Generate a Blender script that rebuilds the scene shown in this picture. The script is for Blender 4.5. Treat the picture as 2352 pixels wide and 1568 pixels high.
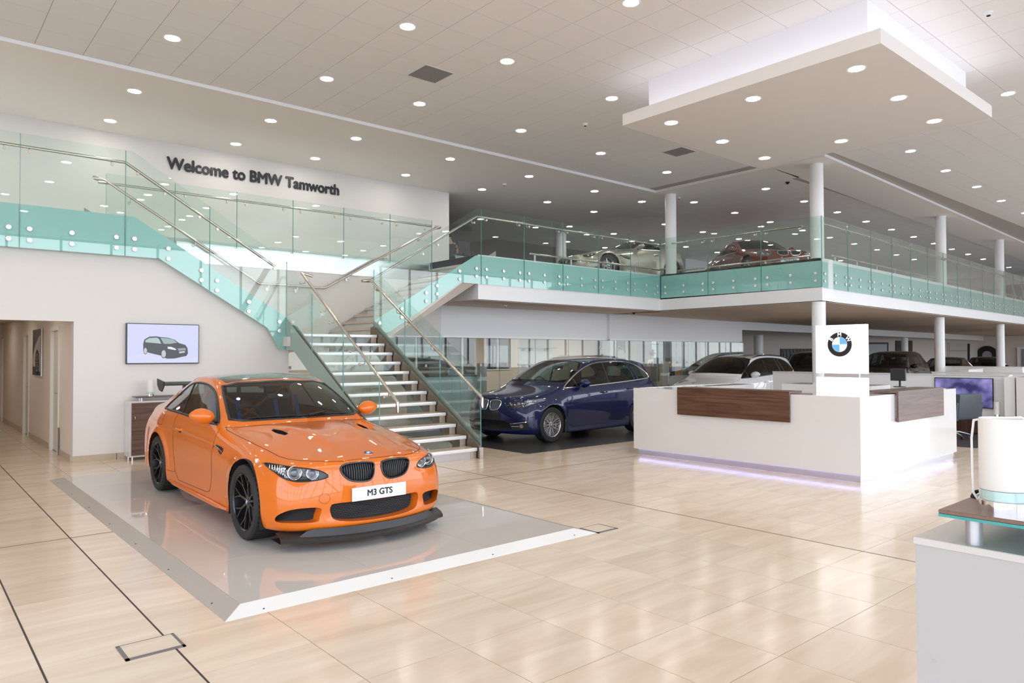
import bpy, bmesh, math, random
import numpy as np
from mathutils import Vector, Matrix
from mathutils.bvhtree import BVHTree
random.seed(7)
for o in list(bpy.data.objects): bpy.data.objects.remove(o)
SC = bpy.context.scene
COL = SC.collection

# ------------------------------------------------------------------ camera
YAW, PITCH, ROLL, F = math.radians(49.3111), math.radians(1.139), math.radians(-0.1734), 1643.33
cf = Vector((math.cos(YAW), math.sin(YAW), 0)); cr = Vector((math.sin(YAW), -math.cos(YAW), 0)); cu = Vector((0, 0, 1))
F2 = cf*math.cos(PITCH)+cu*math.sin(PITCH); U2 = cu*math.cos(PITCH)-cf*math.sin(PITCH)
R3 = cr*math.cos(ROLL)+U2*math.sin(ROLL); U3 = U2*math.cos(ROLL)-cr*math.sin(ROLL)
cam = bpy.data.objects.new('camera', bpy.data.cameras.new('camera')); COL.objects.link(cam)
M = Matrix((R3, U3, -F2)).transposed().to_4x4(); M.translation = Vector((0, 0, 1.6))
cam.matrix_world = M
cam.data.sensor_width = 36; cam.data.lens = 36*F/2352; cam.data.clip_start = 0.05; cam.data.clip_end = 300
SC.camera = cam

# ------------------------------------------------------------------ world, exposure
SC.view_settings.view_transform = 'Standard'; SC.view_settings.look = 'None'
SC.view_settings.gamma = 1.0; SC.view_settings.use_curve_mapping = False
SC.view_settings.exposure = 0.66
W = bpy.data.worlds.new('sky'); SC.world = W; W.use_nodes = True
wn = W.node_tree.nodes; wl = W.node_tree.links
bg = wn['Background']; tc = wn.new('ShaderNodeTexCoord'); sx = wn.new('ShaderNodeSeparateXYZ'); rp = wn.new('ShaderNodeValToRGB')
wl.new(tc.outputs['Generated'], sx.inputs[0]); wl.new(sx.outputs['Z'], rp.inputs[0]); wl.new(rp.outputs[0], bg.inputs[0])
rp.color_ramp.elements[0].position = 0.0; rp.color_ramp.elements[0].color = (0.80, 0.84, 0.88, 1)
rp.color_ramp.elements[1].position = 0.6; rp.color_ramp.elements[1].color = (0.62, 0.76, 1.0, 1)
bg.inputs['Strength'].default_value = 3.4
SC.cycles.max_bounces = 10; SC.cycles.diffuse_bounces = 5; SC.cycles.glossy_bounces = 5
SC.cycles.transparent_max_bounces = 28; SC.cycles.transmission_bounces = 6
SC.cycles.sample_clamp_indirect = 6.0; SC.cycles.caustics_reflective = False; SC.cycles.caustics_refractive = False
def portal(name, loc, rot, sx_, sy_):
    l = bpy.data.lights.new(name, 'AREA'); l.shape = 'RECTANGLE'; l.size = sx_; l.size_y = sy_
    o = bpy.data.objects.new(name, l); COL.objects.link(o); o.location = loc; o.rotation_euler = rot
    l.cycles.is_portal = True
    return o
portal('daylight_portal', (14, -5.9, 3.0), (math.radians(90), 0, 0), 56, 6)
portal('daylight_portal', (-6.9, 0.5, 3.0), (math.radians(90), 0, math.radians(-90)), 13, 6)

# ------------------------------------------------------------------ materials
MATS = {}
def mat(name, col=(.8, .8, .8), rough=.5, metal=0.0, spec=.5, coat=0.0, emit=None, es=0.0, noise=None, bump=None, coatr=.03):
    if name in MATS: return MATS[name]
    m = bpy.data.materials.new(name); m.use_nodes = True
    n = m.node_tree.nodes; l = m.node_tree.links; b = n['Principled BSDF']
    b.inputs['Base Color'].default_value = (*col, 1); b.inputs['Roughness'].default_value = rough
    b.inputs['Metallic'].default_value = metal; b.inputs['Specular IOR Level'].default_value = spec
    b.inputs['Coat Weight'].default_value = coat; b.inputs['Coat Roughness'].default_value = coatr
    if emit: b.inputs['Emission Color'].default_value = (*emit, 1); b.inputs['Emission Strength'].default_value = es
    if noise:  # (scale, amount, detail)
        t = n.new('ShaderNodeTexCoord'); no = n.new('ShaderNodeTexNoise'); no.inputs['Scale'].default_value = noise[0]; no.inputs['Detail'].default_value = noise[2]
        mp = n.new('ShaderNodeMapping'); 
        if len(noise) > 3: mp.inputs['Scale'].default_value = noise[3]
        l.new(t.outputs['Object'], mp.inputs[0]); l.new(mp.outputs[0], no.inputs[0])
        mx = n.new('ShaderNodeMix'); mx.data_type = 'RGBA'
        a = noise[1]
        mx.inputs[6].default_value = (*[c*(1-a) for c in col], 1); mx.inputs[7].default_value = (*[min(1, c*(1+a)) for c in col], 1)
        l.new(no.outputs[0], mx.inputs[0]); l.new(mx.outputs[2], b.inputs['Base Color'])
    if bump:
        t = n.new('ShaderNodeTexCoord'); no = n.new('ShaderNodeTexNoise'); no.inputs['Scale'].default_value = bump[0]
        bp = n.new('ShaderNodeBump'); bp.inputs['Strength'].default_value = bump[1]; bp.inputs['Distance'].default_value = .002
        l.new(t.outputs['Object'], no.inputs[0]); l.new(no.outputs[0], bp.inputs['Height']); l.new(bp.outputs[0], b.inputs['Normal'])
    MATS[name] = m
    return m
def glass(name, tint, refl=1.0, ior=1.5, rough=0.0):
    if name in MATS: return MATS[name]
    m = bpy.data.materials.new(name); m.use_nodes = True
    n = m.node_tree.nodes; l = m.node_tree.links; n.clear()
    o = n.new('ShaderNodeOutputMaterial'); t = n.new('ShaderNodeBsdfTransparent'); g = n.new('ShaderNodeBsdfGlossy'); x = n.new('ShaderNodeMixShader')
    lw = n.new('ShaderNodeLayerWeight'); lw.inputs[0].default_value = .5; pw = n.new('ShaderNodeMath'); pw.operation = 'POWER'; pw.inputs[1].default_value = 4.2
    f = n.new('ShaderNodeMapRange'); f.inputs[3].default_value = ((ior-1)/(ior+1))**2*1.1; f.inputs[4].default_value = 1.0
    l.new(lw.outputs['Facing'], pw.inputs[0]); l.new(pw.outputs[0], f.inputs[0])
    t.inputs[0].default_value = (*tint, 1); g.inputs['Roughness'].default_value = rough; g.inputs[0].default_value = (refl, refl, refl, 1)
    l.new(f.outputs[0], x.inputs[0]); l.new(t.outputs[0], x.inputs[1]); l.new(g.outputs[0], x.inputs[2]); l.new(x.outputs[0], o.inputs[0])
    MATS[name] = m
    return m
def band_mat(name, col, cover=.85):
    if name in MATS: return MATS[name]
    m = bpy.data.materials.new(name); m.use_nodes = True
    n = m.node_tree.nodes; l = m.node_tree.links; b = n['Principled BSDF']; o = n['Material Output']
    b.inputs['Base Color'].default_value = (*col, 1); b.inputs['Roughness'].default_value = .12
    t = n.new('ShaderNodeBsdfTransparent'); t.inputs[0].default_value = (.80, .95, .92, 1); x = n.new('ShaderNodeMixShader'); x.inputs[0].default_value = cover
    l.new(t.outputs[0], x.inputs[1]); l.new(b.outputs[0], x.inputs[2]); l.new(x.outputs[0], o.inputs[0])
    MATS[name] = m
    return m
def tile_mat(name, base, vein, rough=.18, scale=(1.2, 7, 1), amt=.5):
    """limestone-look porcelain: soft veins along one direction, per-tile shift from object location"""
    if name in MATS: return MATS[name]
    m = bpy.data.materials.new(name); m.use_nodes = True
    n = m.node_tree.nodes; l = m.node_tree.links; b = n['Principled BSDF']
    g = n.new('ShaderNodeNewGeometry'); oi = n.new('ShaderNodeObjectInfo')
    mp = n.new('ShaderNodeMapping'); mp.inputs['Scale'].default_value = scale
    ad = n.new('ShaderNodeVectorMath'); ad.operation = 'ADD'; sc = n.new('ShaderNodeVectorMath'); sc.operation = 'SCALE'; sc.inputs['Scale'].default_value = 37.0
    cb = n.new('ShaderNodeCombineXYZ'); l.new(oi.outputs['Random'], cb.inputs[0]); l.new(oi.outputs['Random'], cb.inputs[2]); l.new(cb.outputs[0], sc.inputs[0])
    l.new(g.outputs['Position'], ad.inputs[0]); l.new(sc.outputs[0], ad.inputs[1]); l.new(ad.outputs[0], mp.inputs[0])
    no = n.new('ShaderNodeTexNoise'); no.inputs['Scale'].default_value = 1.0; no.inputs['Detail'].default_value = 7; no.inputs['Distortion'].default_value = .6
    l.new(mp.outputs[0], no.inputs[0])
    cr_ = n.new('ShaderNodeValToRGB'); cr_.color_ramp.elements[0].position = .32; cr_.color_ramp.elements[1].position = .68
    cr_.color_ramp.elements[0].color = (*vein, 1); cr_.color_ramp.elements[1].color = (*base, 1)
    l.new(no.outputs[0], cr_.inputs[0])
    hs = n.new('ShaderNodeHueSaturation'); mr = n.new('ShaderNodeMapRange'); mr.inputs[3].default_value = 1-.10*amt; mr.inputs[4].default_value = 1+.08*amt
    l.new(oi.outputs['Random'], mr.inputs[0]); l.new(mr.outputs[0], hs.inputs['Value']); l.new(cr_.outputs[0], hs.inputs['Color'])
    l.new(hs.outputs[0], b.inputs['Base Color']); b.inputs['Roughness'].default_value = rough
    MATS[name] = m
    return m
def wood_mat(name, dark, light, axis=0, rough=.35, s=1.0):
    if name in MATS: return MATS[name]
    m = bpy.data.materials.new(name); m.use_nodes = True
    n = m.node_tree.nodes; l = m.node_tree.links; b = n['Principled BSDF']
    t = n.new('ShaderNodeTexCoord'); mp = n.new('ShaderNodeMapping')
    sc = [16*s, 16*s, 22*s]; sc[axis] = 1.1*s; mp.inputs['Scale'].default_value = sc
    no = n.new('ShaderNodeTexNoise'); no.inputs['Scale'].default_value = 1.0; no.inputs['Detail'].default_value = 6; no.inputs['Distortion'].default_value = 1.2
    cr_ = n.new('ShaderNodeValToRGB'); cr_.color_ramp.elements[0].position = .3; cr_.color_ramp.elements[1].position = .7
    cr_.color_ramp.elements[0].color = (*dark, 1); cr_.color_ramp.elements[1].color = (*light, 1)
    l.new(t.outputs['Object'], mp.inputs[0]); l.new(mp.outputs[0], no.inputs[0]); l.new(no.outputs[0], cr_.inputs[0]); l.new(cr_.outputs[0], b.inputs['Base Color'])
    b.inputs['Roughness'].default_value = rough
    MATS[name] = m
    return m
white = mat('white_paint', (.72, .695, .665), .55)
whitec = mat('white_paint_cool', (.80, .80, .81), .5)
ceilm = mat('ceiling_tile_white', (.86, .84, .81), .8, noise=(60, .03, 4))
ceilplain = mat('ceiling_plaster', (.88, .85, .80), .7)
steel = mat('brushed_steel', (.62, .57, .52), .3, 1.0, noise=(1, .12, 3, (3, 3, 90)))
steelrail = mat('satin_steel', (.66, .61, .56), .22, 1.0)
chrome = mat('chrome', (.9, .9, .92), .06, 1.0)
black = mat('black_plastic', (.012, .012, .013), .35)
blackm = mat('matt_black', (.01, .01, .01), .8)
rubber = mat('rubber', (.018, .018, .018), .75)
hpl = mat('white_gloss_laminate', (.68, .665, .65), .12, coat=.4)
bglass = glass('balustrade_glass', (.925, .975, .955), .9)
bedge = mat('glass_edge_green', (.10, .33, .30), .1)
pane = glass('clear_pane', (.93, .96, .95), .8)
floor_tile = tile_mat('floor_tile_beige', (.80, .67, .53), (.70, .555, .42), .16)
stage_tile = tile_mat('stage_tile_grey', (.62, .585, .54), (.60, .565, .52), .03, (1, 1, 1), .15)
grout = mat('grout_brown', (.17, .12, .09), .8)
walnut = wood_mat('walnut', (.05, .022, .012), (.15, .07, .042), 1)
walnutx = wood_mat('walnut_x', (.07, .035, .025), (.17, .10, .075), 0)
walnutz = wood_mat('walnut_z', (.035, .016, .009), (.11, .05, .03), 2)

# ------------------------------------------------------------------ mesh helpers
class MB:
    def __init__(s): s.v = []; s.f = []; s.off = Vector((0, 0, 0))
    def add(s, vs, fs):
        b = len(s.v); s.v += [tuple(v) for v in vs]; s.f += [tuple(i+b for i in f) for f in fs]; return s
    def box(s, x0, x1, y0, y1, z0, z1):
        return s.add([(x0, y0, z0), (x1, y0, z0), (x1, y1, z0), (x0, y1, z0), (x0, y0, z1), (x1, y0, z1), (x1, y1, z1), (x0, y1, z1)],
                     [(0, 3, 2, 1), (4, 5, 6, 7), (0, 1, 5, 4), (1, 2, 6, 5), (2, 3, 7, 6), (3, 0, 4, 7)])
    def bev(s, x0, x1, y0, y1, z0, z1, b=.01, seg=2):
        bm = bmesh.new(); bmesh.ops.create_cube(bm, size=1)
        for v in bm.verts: v.co = Vector(((x0+x1)/2+v.co.x*(x1-x0), (y0+y1)/2+v.co.y*(y1-y0), (z0+z1)/2+v.co.z*(z1-z0)))
        bmesh.ops.bevel(bm, geom=list(bm.edges), offset=b, segments=seg, profile=.6, affect='EDGES')
        bm.verts.index_update(); s.add([v.co[:] for v in bm.verts], [[v.index for v in f.verts] for f in bm.faces]); bm.free(); return s
    def prism(s, poly, axis, a, b):
        """poly: 2D points in the two axes other than `axis` (cyclic order x->yz, y->xz, z->xy)"""
        n = len(poly)
        def P(p, t): return (t, p[0], p[1]) if axis == 'x' else ((p[0], t, p[1]) if axis == 'y' else (p[0], p[1], t))
        vs = [P(p, a) for p in poly]+[P(p, b) for p in poly]
        fs = [tuple(range(n)), tuple(range(2*n-1, n-1, -1))]+[(i, i+n, (i+1) % n+n, (i+1) % n) for i in range(n)]
        return s.add(vs, fs)
    def cyl(s, p0, p1, r0, r1=None, n=16, caps=True):
        r1 = r0 if r1 is None else r1; p0 = Vector(p0); p1 = Vector(p1); d = (p1-p0).normalized()
        a = d.orthogonal().normalized(); b = d.cross(a); vs = []
        for p, r in ((p0, r0), (p1, r1)):
            for i in range(n):
                t = 2*math.pi*i/n; vs.append(p+(a*math.cos(t)+b*math.sin(t))*r)
        fs = [(i, (i+1) % n, (i+1) % n+n, i+n) for i in range(n)]
        if caps: fs += [tuple(range(n-1, -1, -1)), tuple(range(n, 2*n))]
        return s.add(vs, fs)
    def tube(s, pts, r, n=10, caps=True, closed=False):
        P = [Vector(p) for p in pts]; m = len(P); vs = []
        t0 = (P[1]-P[0]).normalized(); a = t0.orthogonal().normalized()
        if abs(t0.z) < .99: a = t0.cross(Vector((0, 0, 1))).normalized()
        rr = r if isinstance(r, (list, tuple)) else [r]*m
        for i in range(m):
            if closed: t = (P[(i+1) % m]-P[i-1]).normalized()
            else: t = ((P[min(i+1, m-1)]-P[i]).normalized()+(P[i]-P[max(i-1, 0)]).normalized()).normalized() if 0 < i < m-1 else (P[min(i+1, m-1)]-P[max(i-1, 0)]).normalized()
            a = (a-t*a.dot(t)).normalized(); b = t.cross(a)
            k = 1.0
            if 0 < i < m-1:
                c = (P[i+1]-P[i]).normalized().dot((P[i]-P[i-1]).normalized()); k = 1/max(.6, math.sqrt((1+c)/2))
            for j in range(n):
                q = 2*math.pi*j/n; vs.append(P[i]+(a*math.cos(q)+b*math.sin(q))*rr[i]*k)
        fs = []
        for i in range(m if closed else m-1):
            for j in range(n): fs.append((i*n+j, i*n+(j+1) % n, ((i+1) % m)*n+(j+1) % n, ((i+1) % m)*n+j))
        if caps and not closed: fs += [tuple(range(n-1, -1, -1)), tuple(range((m-1)*n, m*n))]
        return s.add(vs, fs)
    def lathe(s, prof, c=(0, 0, 0), n=24, axis='z', caps=True):
        vs = []; m = len(prof)
        for r, h in prof:
            for j in range(n):
                q = 2*math.pi*j/n; u, v = r*math.cos(q), r*math.sin(q)
                vs.append((c[0]+u, c[1]+v, c[2]+h) if axis == 'z' else ((c[0]+u, c[1]+h, c[2]-v) if axis == 'y' else (c[0]+h, c[1]+u, c[2]+v)))
        fs = [(i*n+j, i*n+(j+1) % n, (i+1)*n+(j+1) % n, (i+1)*n+j) for i in range(m-1) for j in range(n)]
        if caps:
            if prof[0][0] > 1e-6: fs.append(tuple(range(n-1, -1, -1)))
            if prof[-1][0] > 1e-6: fs.append(tuple(range((m-1)*n, m*n)))
        return s.add(vs, fs)
    def sphere(s, c, r, n=12, m=8, sc=(1, 1, 1)):
        prof = [(math.sin(math.pi*i/m), -math.cos(math.pi*i/m)) for i in range(m+1)]
        vs = []
        for a, h in prof:
            for j in range(n):
                q = 2*math.pi*j/n; vs.append((c[0]+a*math.cos(q)*r*sc[0], c[1]+a*math.sin(q)*r*sc[1], c[2]+h*r*sc[2]))
        return s.add(vs, [(i*n+j, i*n+(j+1) % n, (i+1)*n+(j+1) % n, (i+1)*n+j) for i in range(m) for j in range(n)])
    def build(s, name, m, parent=None, smooth=False, world=True):
        me = bpy.data.meshes.new(name)
        off = Vector((0, 0, 0)); p = parent
        if world:
            while p is not None: off += Vector(p.location); p = p.parent
        me.from_pydata([(v[0]-off.x, v[1]-off.y, v[2]-off.z) for v in s.v], [], s.f)
        bm = bmesh.new(); bm.from_mesh(me)
        bmesh.ops.recalc_face_normals(bm, faces=bm.faces); bm.to_mesh(me); bm.free()
        if smooth:
            me.shade_smooth()
            try: me.set_sharp_from_angle(angle=math.radians(38))
            except Exception: pass
        me.materials.append(m)
        o = bpy.data.objects.new(name, me); COL.objects.link(o)
        if parent is not None: o.parent = parent
        return o
def tag(o, label=None, cat=None, group=None, kind=None):
    if label: o['label'] = label
    if cat: o['category'] = cat
    if group: o['group'] = group
    if kind: o['kind'] = kind
    return o
def thing(name, label, cat, loc=(0, 0, 0), rz=0, group=None):
    o = bpy.data.objects.new(name, None); COL.objects.link(o); o.location = loc; o.rotation_euler = (0, 0, rz); o.empty_display_size = .1
    return tag(o, label, cat, group)
def struct(name, mb, m, smooth=False):
    o = mb.build(name, m, smooth=smooth); o['kind'] = 'structure'; return o
def inst(src, parent, loc):
    c = src.copy(); COL.objects.link(c); c.parent = parent; c.location = loc; return c
def dup(root, loc, rz=None, label=None, group=None):
    r = root.copy(); COL.objects.link(r); r.location = loc
    if rz is not None: r.rotation_euler = (0, 0, rz)
    if label: r['label'] = label
    if group: r['group'] = group
    for ch in list(root.children):
        c = ch.copy(); COL.objects.link(c); c.parent = r
        for g in list(ch.children):
            d = g.copy(); COL.objects.link(d); d.parent = c
    return r
def text(name, body, size, m, parent, loc, rot, depth=.004, align='CENTER', bold=0.0, sx=1.0, ay='CENTER'):
    c = bpy.data.curves.new(name, 'FONT'); c.body = body; c.size = size; c.extrude = depth; c.align_x = align; c.align_y = ay
    t = bpy.data.objects.new(name+'_tmp', c); COL.objects.link(t)
    dg = bpy.context.evaluated_depsgraph_get(); me = bpy.data.meshes.new_from_object(t.evaluated_get(dg))
    bpy.data.objects.remove(t); me.name = name; me.materials.clear(); me.materials.append(m)
    if bold:
        bm = bmesh.new(); bm.from_mesh(me)
        for dx, dy, dz in ((bold, 0, .0001), (-bold, 0, .0002), (0, bold, .0003), (0, -bold, .0004)):
            g = bmesh.ops.duplicate(bm, geom=[f for f in bm.faces if f.index < len(me.polygons)] if False else list(bm.faces)[:len(me.polygons)])
            for v in g['geom']:
                if isinstance(v, bmesh.types.BMVert): v.co.x += dx; v.co.y += dy; v.co.z += dz*.3
        bm.to_mesh(me); bm.free()
    for v in me.vertices: v.co.x *= sx
    o = bpy.data.objects.new(name, me); COL.objects.link(o)
    if parent is not None: o.parent = parent
    o.location = loc; o.rotation_euler = rot
    return o
def shear(x, y): return y+.043*max(0, x-15.8)
HALF = math.pi/2

# ------------------------------------------------------------------ floor
fl = MB(); fl.box(-9, 70, -6.2, 28, -.30, -.012); floor = struct('floor', fl, grout)
TX, TY, TP = 3.578, 3.185, .6
tiles = []
cols = range(int((-9-TX)/TP)-1, int((60-TX)/TP)+1)
for i in cols:
    for j in range(-15, 42):
        x = TX+i*TP; y = TY+j*TP
        cx, cy = x+.3, y+.3
        d = Vector((cx, cy, 0)).dot(cf); s_ = Vector((cx, cy, 0)).dot(cr)
        # under the stage no tiles
        if 1.55 < x and x+TP < 4.75 and 4.5 < y and y+TP < 10.9: continue
        if y+TP > 27.9: continue
        vis = d > .9 and abs(s_) < .80*d+.6
        px = 1643*(1.6*.6)/(d*d) if d > 0 else 0
        tiles.append((px*(1 if vis else 0), i, j, x, y))
tiles.sort(key=lambda t: -t[0])
g_ = .0022
tm = MB(); tm.box(g_, TP-g_, g_, TP-g_, -.012, 0.0)
proto = None; rest = MB()
for n_, (px, i, j, x, y) in enumerate(tiles):
    x0 = y0 = 0
    if n_ < 290:
        if proto is None:
            proto = tm.build('floor_tile', floor_tile, None); proto.parent = floor; proto.location = (x, y, 0)
        else:
            inst(proto, floor, (x, y, 0))
    else:
        rest.box(x+g_, x+TP-g_, y+g_, y+TP-g_, -.012, 0)
r_ = rest.build('floor_tile', floor_tile, floor); r_['kind'] = 'stuff'
# dark movement joints
jt = MB()
for xx in (.578, 1.178, 5.978): jt.box(xx-.005, xx+.005, -6 if xx < 2 else -6, 22 if xx < 2 else 14, -.004, .0012)
jt.box(-8, 9.1, 7.379, 7.389, -.004, .0012)
jt.build('movement_joint', mat('joint_dark', (.06, .045, .035), .8), floor)

# ------------------------------------------------------------------ stage
stage = thing('display_plinth', 'low white and grey tiled display plinth with sloping edges under the orange car', 'plinth', (3.14, 7.7, 0))
SX0, SX1, SY0, SY1, SH = 1.52, 4.80, 4.43, 11.0, .04
ix0, ix1, iy0, iy1 = SX0+.14, SX1-.14, SY0+.14, SY1-.14
b_ = MB(); b_.box(ix0, ix1, iy0, iy1, 0.001, SH-.012); b_.build('base', mat('plinth_base', (.8, .8, .78), .5), stage)
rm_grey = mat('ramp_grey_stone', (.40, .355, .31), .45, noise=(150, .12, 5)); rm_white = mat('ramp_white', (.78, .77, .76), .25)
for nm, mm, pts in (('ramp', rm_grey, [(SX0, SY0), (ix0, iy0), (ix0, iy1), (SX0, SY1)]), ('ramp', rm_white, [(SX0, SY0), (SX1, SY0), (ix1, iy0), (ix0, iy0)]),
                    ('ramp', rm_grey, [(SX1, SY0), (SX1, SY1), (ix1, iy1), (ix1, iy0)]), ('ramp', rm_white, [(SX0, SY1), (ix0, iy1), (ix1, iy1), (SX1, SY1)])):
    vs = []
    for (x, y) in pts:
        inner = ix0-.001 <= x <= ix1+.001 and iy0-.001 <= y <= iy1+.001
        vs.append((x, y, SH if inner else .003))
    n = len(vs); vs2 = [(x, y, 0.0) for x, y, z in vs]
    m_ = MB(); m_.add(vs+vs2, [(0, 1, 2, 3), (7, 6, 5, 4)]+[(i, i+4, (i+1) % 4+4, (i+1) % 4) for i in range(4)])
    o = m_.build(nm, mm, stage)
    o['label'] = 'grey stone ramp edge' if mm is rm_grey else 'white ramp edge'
nx, ny = 3, 6
for i in range(nx):
    for j in range(ny):
        x0 = ix0+(ix1-ix0)*i/nx; x1 = ix0+(ix1-ix0)*(i+1)/nx; y0 = iy0+(iy1-iy0)*j/ny; y1 = iy0+(iy1-iy0)*(j+1)/ny
        m_ = MB(); m_.box(x0+.0015, x1-.0015, y0+.0015, y1-.0015, SH-.012, SH); m_.build('plinth_tile', stage_tile, stage)
m_ = MB()
for y in [SY0+.35+.97*k for k in range(7)]: m_.cyl((SX0+.035, y, .012), (SX0+.035, y, .0150), .006, n=8)
for x in [SX0+.25+.93*k for k in range(4)]: m_.cyl((x, SY0+.035, .012), (x, SY0+.035, .0150), .006, n=8)
m_.build('screw', blackm, stage)['kind'] = 'stuff'

def floor_box(x0, x1, y0, y1, label):
    t = thing('floor_outlet', label, 'floor box', ((x0+x1)/2, (y0+y1)/2, 0), group='floor outlets')
    a = MB(); w = .02
    a.box(x0, x1, y0, y0+w*1.4, 0, .0045); a.box(x0, x1, y1-w*.4, y1, 0, .0045); a.box(x0, x0+w, y0, y1, 0, .0045); a.box(x1-w*.8, x1, y0, y1, 0, .0045)
    a.build('frame', mat('outlet_frame', (.16, .15, .15), .4), t)
    a = MB(); a.box(x0+w, x1-w*.8, y0+w*1.4, y1-w*.4, 0, .004); a.build('lid', floor_tile, t)
floor_box(.93, 1.23, 4.20, 4.44, 'tiled floor outlet lid with dark frame beside the near left corner of the plinth')
floor_box(4.803, 5.07, 4.40, 4.64, 'tiled floor outlet lid with dark frame touching the right corner of the plinth')

# ------------------------------------------------------------------ ceilings
CM, CS = 6.06, 6.0
c_ = MB(); c_.box(-9, 62, -6.2, 28, CM+.012, CM+.3); ceil = struct('ceiling', c_, mat('ceiling_grid_shadow', (.50, .46, .42), .8))
CX, CY = 1.44-.6*12, 12.08-.6*31
ct = []
def in_main(x, y):
    if y < 7.45: return x < 62
    return x < 15.55 and y < 12.1
cg = .003
for i in range(0, 115):
    for j in range(0, 46):
        x = CX+i*.6; y = CY+j*.6
        if x > 61: continue
        x1, y1 = x+.6, y+.6
        kind = None
        if y1 <= 12.12 and x1 <= 15.6 or y1 <= 7.5: kind = 'm'
        elif x > 16.9 and y > 8.68: kind = 'u'
        if kind is None: continue
        # leave out the tiles of the two grilles
        d = Vector((x, y, 0)).dot(cf); s_ = Vector((x, y, 0)).dot(cr)
        vis = d > 2 and abs(s_) < .78*d+1 and (CM-1.6)/d < .52 and kind == 'm'
        ct.append(((1/(d*d)) if vis else 0, x, y, kind))
ct.sort(key=lambda t: -t[0])
tm = MB(); tm.box(cg, .6-cg, cg, .6-cg, CM, CM+.012)
tm.v = [(a, b, c-CM) for a, b, c in tm.v]
proto = None; rest = MB(); restu = MB()
vents = [(6.08, 9.06), (12.67, 9.16)]
for n_, (px, x, y, k) in enumerate(ct):
    if any(abs(x+.3-(vx+.27)) < .3 and abs(y+.3-(vy+.29)) < .3 for vx, vy in vents): vents_cell = (x, y); 
    if n_ < 290:
        if proto is None: proto = tm.build('ceiling_tile', ceilm, None); proto.parent = ceil; proto.location = (x, y, CM)
        else: inst(proto, ceil, (x, y, CM))
    else:
        (restu if k == 'u' else rest).box(x+cg, x+.6-cg, y+cg, y+.6-cg, CM, CM+.012)
o = rest.build('ceiling_tile', ceilm, ceil); o['kind'] = 'stuff'
o = restu.build('ceiling_tile', ceilm, ceil); o['kind'] = 'stuff'
# plain plaster margins, a step lower, with their edges
c_ = MB(); c_.box(-9, 15.55, 12.1, 28, CS, CM+.011); c_.box(15.55, 16.92, 8.72, 28, CS, CM+.011)
def sb(mb, x0, x1, ya, yb, z0, z1):   # box following the slight skew of the right wing
    n = 8
    for i in range(n):
        a = x0+(x1-x0)*i/n; b = x0+(x1-x0)*(i+1)/n
        mb.add([(a, shear(a, ya), z0), (b, shear(b, ya), z0), (b, shear(b, yb), z0), (a, shear(a, yb), z0), (a, shear(a, ya), z1), (b, shear(b, ya), z1), (b, shear(b, yb), z1), (a, shear(a, yb), z1)],
               [(0, 3, 2, 1), (4, 5, 6, 7), (0, 1, 5, 4), (1, 2, 6, 5), (2, 3, 7, 6), (3, 0, 4, 7)])
sb(c_, 15.55, 60, 7.45, 8.72, CS, CM+.011)
struct('ceiling_margin', c_, ceilplain)
tr = MB(); tr.box(-9, 15.55, 12.085, 12.1, CS, CM); sb(tr, 15.55, 60, 7.435, 7.45, CS, CM)
struct('trim_1', tr, mat('trim_white', (.86, .86, .86), .3))
tr = MB(); tr.box(15.535, 15.55, 7.45, 12.1, CS, CM); struct('trim_2', tr, ceilplain)

# dropped ceiling canopy above the reception desk
cn = thing('ceiling_canopy', 'white rectangular dropped ceiling canopy with glowing upper edge above the reception desk', 'ceiling canopy', (10.88, 5.55, 5.3))
a = MB(); a.box(8.83, 12.95, 3.53, 7.52, 5.3, 5.485); a.build('canopy_slab', mat('canopy_white', (.80, .76, .72), .6), cn)
a = MB(); a.box(9.19, 12.78, 3.83, 7.27, 5.485, CM); a.build('canopy_upstand', mat('canopy_upstand', (.88, .87, .89), .5), cn)
led = mat('cove_led', (1, 1, 1), .5, emit=(.86, .84, 1.0), es=3.2)
a = MB()
for (x0, x1, y0, y1) in ((8.98, 12.8, 3.64, 3.69), (8.98, 12.8, 7.39, 7.44), (8.95, 9.0, 3.69, 7.39), (12.84, 12.88, 3.69, 7.39)): a.box(x0, x1, y0, y1, 5.486, 5.495)
a.build('cove_light_strip', led, cn)

# grilles, detectors
def vent(x, y, label, z=CM, s=.56):
    t = thing('ceiling_vent', label, 'ceiling vent', (x+.3, y+.3, z), group='ceiling vents')
    a = MB(); w = .02
    for (q0, q1, r0, r1) in ((0, s, 0, w), (0, s, s-w, s), (0, w, w, s-w), (s-w, s, w, s-w)): a.box(x+q0, x+q1, y+r0, y+r1, z-.006, z-.0005)
    a.build('frame', whitec, t)
    a = MB(); a.box(x+w, x+s-w, y+w, y+s-w, z-.0035, z-.0005); a.build('backing', mat('vent_dark', (.17, .16, .15), .8), t)
    a = MB()
    for k in range(26): a.box(x+w, x+s-w, y+w+(s-2*w)*(k+.15)/26, y+w+(s-2*w)*(k+.55)/26, z-.006, z-.003)
    a.build('slat', mat('vent_grey', (.34, .32, .30), .5), t)
vent(6.08, 9.08, 'grey square extract grille in the tiled ceiling, left of the canopy')
vent(12.68, 9.16, 'grey square extract grille in the tiled ceiling, just behind the canopy')
def detector(x, y, z, label, col=whitec, grp='ceiling smoke detectors'):
    t = thing('smoke_detector', label, 'detector', (x, y, z), group=grp)
    a = MB(); a.lathe([(0, -.045), (.03, -.045), (.036, -.03), (.05, -.022), (.055, -.0005), (0, -.0005)], (x, y, z), 16); a.build('body', col, t, True)
    a = MB(); a.lathe([(0, -.056), (.02, -.054), (.026, -.045), (0, -.0445)], (x, y, z), 12); a.build('sensor', blackm, t, True)
detector(10.0, 9.45, CM, 'white smoke detector on ceiling tiles between the two grilles')
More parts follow.
